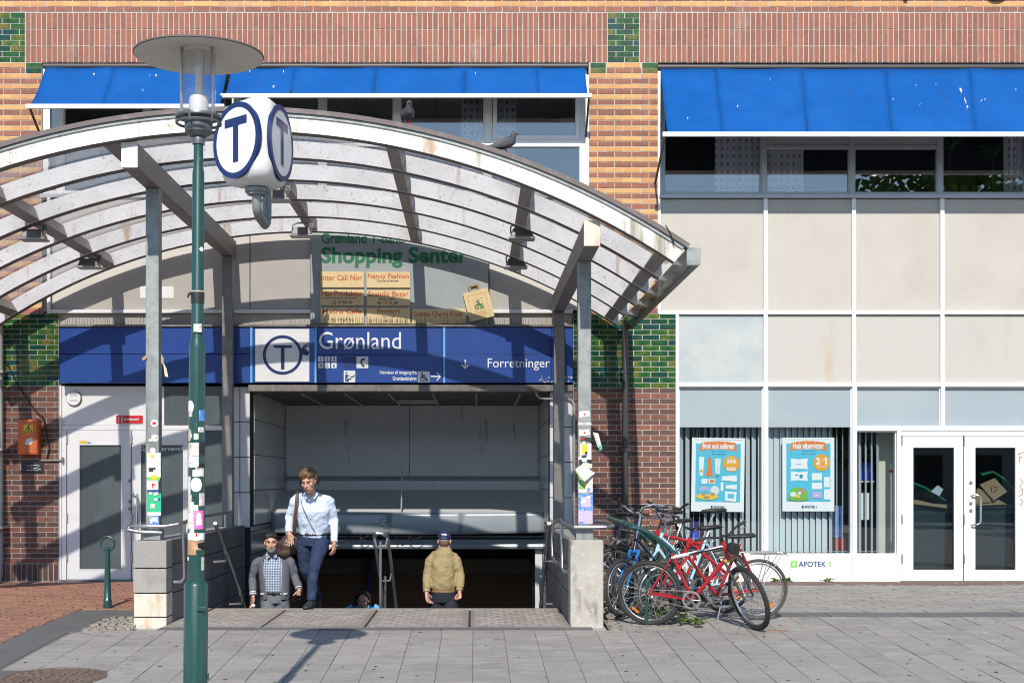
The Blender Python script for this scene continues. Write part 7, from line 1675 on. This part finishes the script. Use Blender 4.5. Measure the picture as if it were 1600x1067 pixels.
weeds([(PX(1289,FY),FY-.1,.09)], 'small green weed at the foot of the chemist window', 'weed', 60, .07)
weeds([(PX(1215,FY),FY-.1,.09),(PX(1230,FY),FY-.1,.06)], 'tuft of weeds at the wall behind the rear bicycle wheel', 'weed_tuft', 70, .1)
mb = MB()
def leafbit(x, y, s):
    a = RC.uniform(0, 6.28); z_ = gz(x, y)+.006; u = Vector((math.cos(a), math.sin(a), 0))*s; v = Vector((-math.sin(a), math.cos(a), 0))*s*RC.uniform(.3,.6); c_ = Vector((x, y, z_)); up = Vector((0,0,RC.uniform(.002,.015)))
    mb.add([c_-u, c_+v, c_+u+up, c_-v+up*.5], [(0,1,2,3)], RC.random())
for i in range(230): 
    x, y = RC.uniform(1.4,7.4), RC.uniform(13.2,19.5); leafbit(x, y, RC.uniform(.008,.026))
for i in range(150): leafbit(RC.uniform(1.4,2.8), RC.uniform(14.2,17), RC.uniform(.01,.028))
for i in range(60): leafbit(RC.uniform(-3.8,1.5), RC.uniform(11.4,14.3), RC.uniform(.006,.014))
for i in range(40): leafbit(RC.uniform(-4.1,-3.4), RC.uniform(13.9,15.3), RC.uniform(.008,.02))
gm = MB()
for i in range(420):
    y = 9.8 + 9*RC.random()**1.3; x = RC.uniform(-4, 7.3)
    if y > 14.1 and x < 2.4: continue
    r_ = RC.uniform(.008,.022); gm.add([(x+r_*math.cos(t)*RC.uniform(.7,1.2), y+r_*math.sin(t)*RC.uniform(.7,1.2), gz(x,y)+.0045) for t in [R(60*k) for k in range(6)]], [(0,1,2,3,4,5)], 0 if RC.random() < .75 else 1)
tag(gm.build('gum_spots', M['gum'], recalc=False), 'trodden gum spots on the grey slabs', 'gum spots', kind='stuff')
for i in range(160): leafbit(RC.uniform(2.2,7.4), RC.uniform(12,19.5), RC.uniform(.005,.014))
tag(mb.build('leaf_litter', M['litter'], recalc=False), 'dry yellow leaves scattered over the paving', 'leaves', kind='stuff')

# ------------------------------------------------------------------ trees across the square (seen in the windows)
def tree_crown(seed, n=7000):
    rr = random.Random(seed); mb = MB(); blobs = [(Vector((rr.uniform(-1.6,1.6), rr.uniform(-1.6,1.6), rr.uniform(3.4,7.6))), rr.uniform(.9,1.7)) for _ in range(13)]
    for i in range(n):
        c_, r_ = rr.choice(blobs); d = Vector((rr.gauss(0,1), rr.gauss(0,1), rr.gauss(0,1))).normalized()*r_*rr.uniform(.55,1.05); p = c_+d
        u = Vector((rr.gauss(0,1), rr.gauss(0,1), rr.gauss(0,1))).normalized()*.11; v = u.orthogonal().normalized()*.07
        mb.add([p-u, p+v, p+u, p-v], [(0,1,2,3)], rr.random())
    return mb
def trunk():
    mb = MB(); mb.tube([(0,0,0),(.05,0,2),(.0,.1,4),(.1,0,6.5)], [.2,.16,.12,.05], 8)
    for a in range(5): mb.tube([(0,0,2.6+.4*a),(1.1*math.cos(a*1.9),1.1*math.sin(a*1.9),4.2+.5*a)], [.08,.03], 6)
    return mb
cr0 = None
tr_spots = [(20.8,-20,2.0),(28,-22,1.9),(16.5,-27,1.1)]
tlabels = ['tallest leafy tree across the square, reflected in the upper right window', 'tall broad tree across the square beyond the frame', 'lower tree whose top shows in the third upper window']
for i, (x, y, s) in enumerate(tr_spots):
    t = thing('leafy_tree', tlabels[i], 'tree', (0,0,0), 'trees across the square')
    if cr0 is None: cr0 = tree_crown(3).build('crown', M['leaf'], t, recalc=False); tk0 = trunk().build('trunk', M['bark'], t, smooth=True)
    else:
        c_ = bpy.data.objects.new('crown', cr0.data); link(c_, t); k_ = bpy.data.objects.new('trunk', tk0.data); link(k_, t)
    t.location = (x, y, -.28); t.scale = (s, s, s); t.rotation_euler = (0,0,i*1.3)

# ------------------------------------------------------------------ unseen buildings, added to fill the glass reflections and bounce light into the recess
for i, (x0, x1, h_, mt, lab) in enumerate(((-45,-16,8.4,'plaster','long pale plastered building added across the square to bounce light'), (-15.6,12,7.6,'plaster','pale grey building added directly across the square to bounce light'), (12.4,50,8.2,'plaster','pale plastered building added across the square beside the trees to bounce light'))):
    t = thing('added_building', lab, 'building', ((x0+x1)/2, -34, -.28)); mb = MB(); mb.box(x0, x1, -44, -34, -.28, h_); mb.build('wall', M[mt], t)
    mb = MB(); mb.box(x0-.2, x1+.2, -44.2, -33.7, h_+.001, h_+.25); mb.build('roof', M['pipe_dark'], t)
    x = x0+1.2
    while x < x1-2:
        for z_ in (.9, 4.6):
            mb = MB(); mb.frame(x, x+1.6, z_, z_+2, .09, -34.02, -33.9); o = mb.build('window', M['grey_frame'], t); mb = MB(); mb.box(x+.09, x+1.51, -34.005, -33.97, z_+.09, z_+1.91); mb.build('pane', M['blackp'], o)
        x += 3.1

fl_ = thing('facade_lettering', 'dark metal facade lettering cut off by the top edge, only its lower tips showing', 'sign', (PX(1500,FY), FY, PZ(-20,FY)))
m_ = MB(); c_ = (PX(1556,FY), PZ(-15,FY)); m_.disc(c_[0], c_[1], .135, .165, FY-.06, FY-.02, 32); m_.build('ring_letter', M['blackp'], fl_)
m_ = MB(); m_.box(PX(1411,FY), PX(1417,FY), FY-.06, FY-.02, PZ(2,FY), PZ(-30,FY)); m_.build('stem_letter', M['blackp'], fl_)
m_ = MB()
for (x, y) in ((1414,-12),(1556,-25)): m_.tube([P3(x, y, FY-.05), P3(x, y, FY+.01)], .01, 6)
m_.build('fixing', M['blackp'], fl_)
m_ = MB()
for i in range(30):
    a, b, r_ = RC.choice([(588,809,5),(601,811,6),(592,818,7),(605,820,5),(596,814,9)]); a += RC.uniform(-r_,r_); b += RC.uniform(-2.4,2.4); q_ = RC.uniform(.5,1.8)
    m_.prism([(PX(a+q_*math.cos(t)*RC.uniform(.5,1.6), 21.5), PZ(b+q_*math.sin(t)*RC.uniform(.4,1.2), 21.5)) for t in (0,1.2,2.5,3.8,5.1)], 21.52, 21.53)
m_.build('flaked_paint', M['print_white'], bld, kind='stuff')
m_ = MB()
for i in range(7):
    y_ = 899+8.5*i; m_.tube([P3(831+RC.uniform(-1,1), y_, 21.93), P3(834+RC.uniform(-1,2), y_+3, 21.93), P3(831.5, y_+4.5, 21.93), P3(834, y_+7, 21.93)], .006, 4)
m_.build('graffiti', M['blackp'], bld)
pc = MB(); pc.tube([P3(838,606,FY-.05), P3(838.5,616,FY-.05), P3(842,621.5,FY-.05), P3(850,623,FY-.05), P3(886,623,FY-.05), P3(893,625,FY-.05), P3(896.5,631,FY-.05), P3(897,640,FY-.05), P3(897,832,FY-.05)], .018, 8)
tag(pc.build('conduit', M['pipe_grey'], smooth=True), 'grey conduit bending down beside the rear right canopy post', 'pipe')
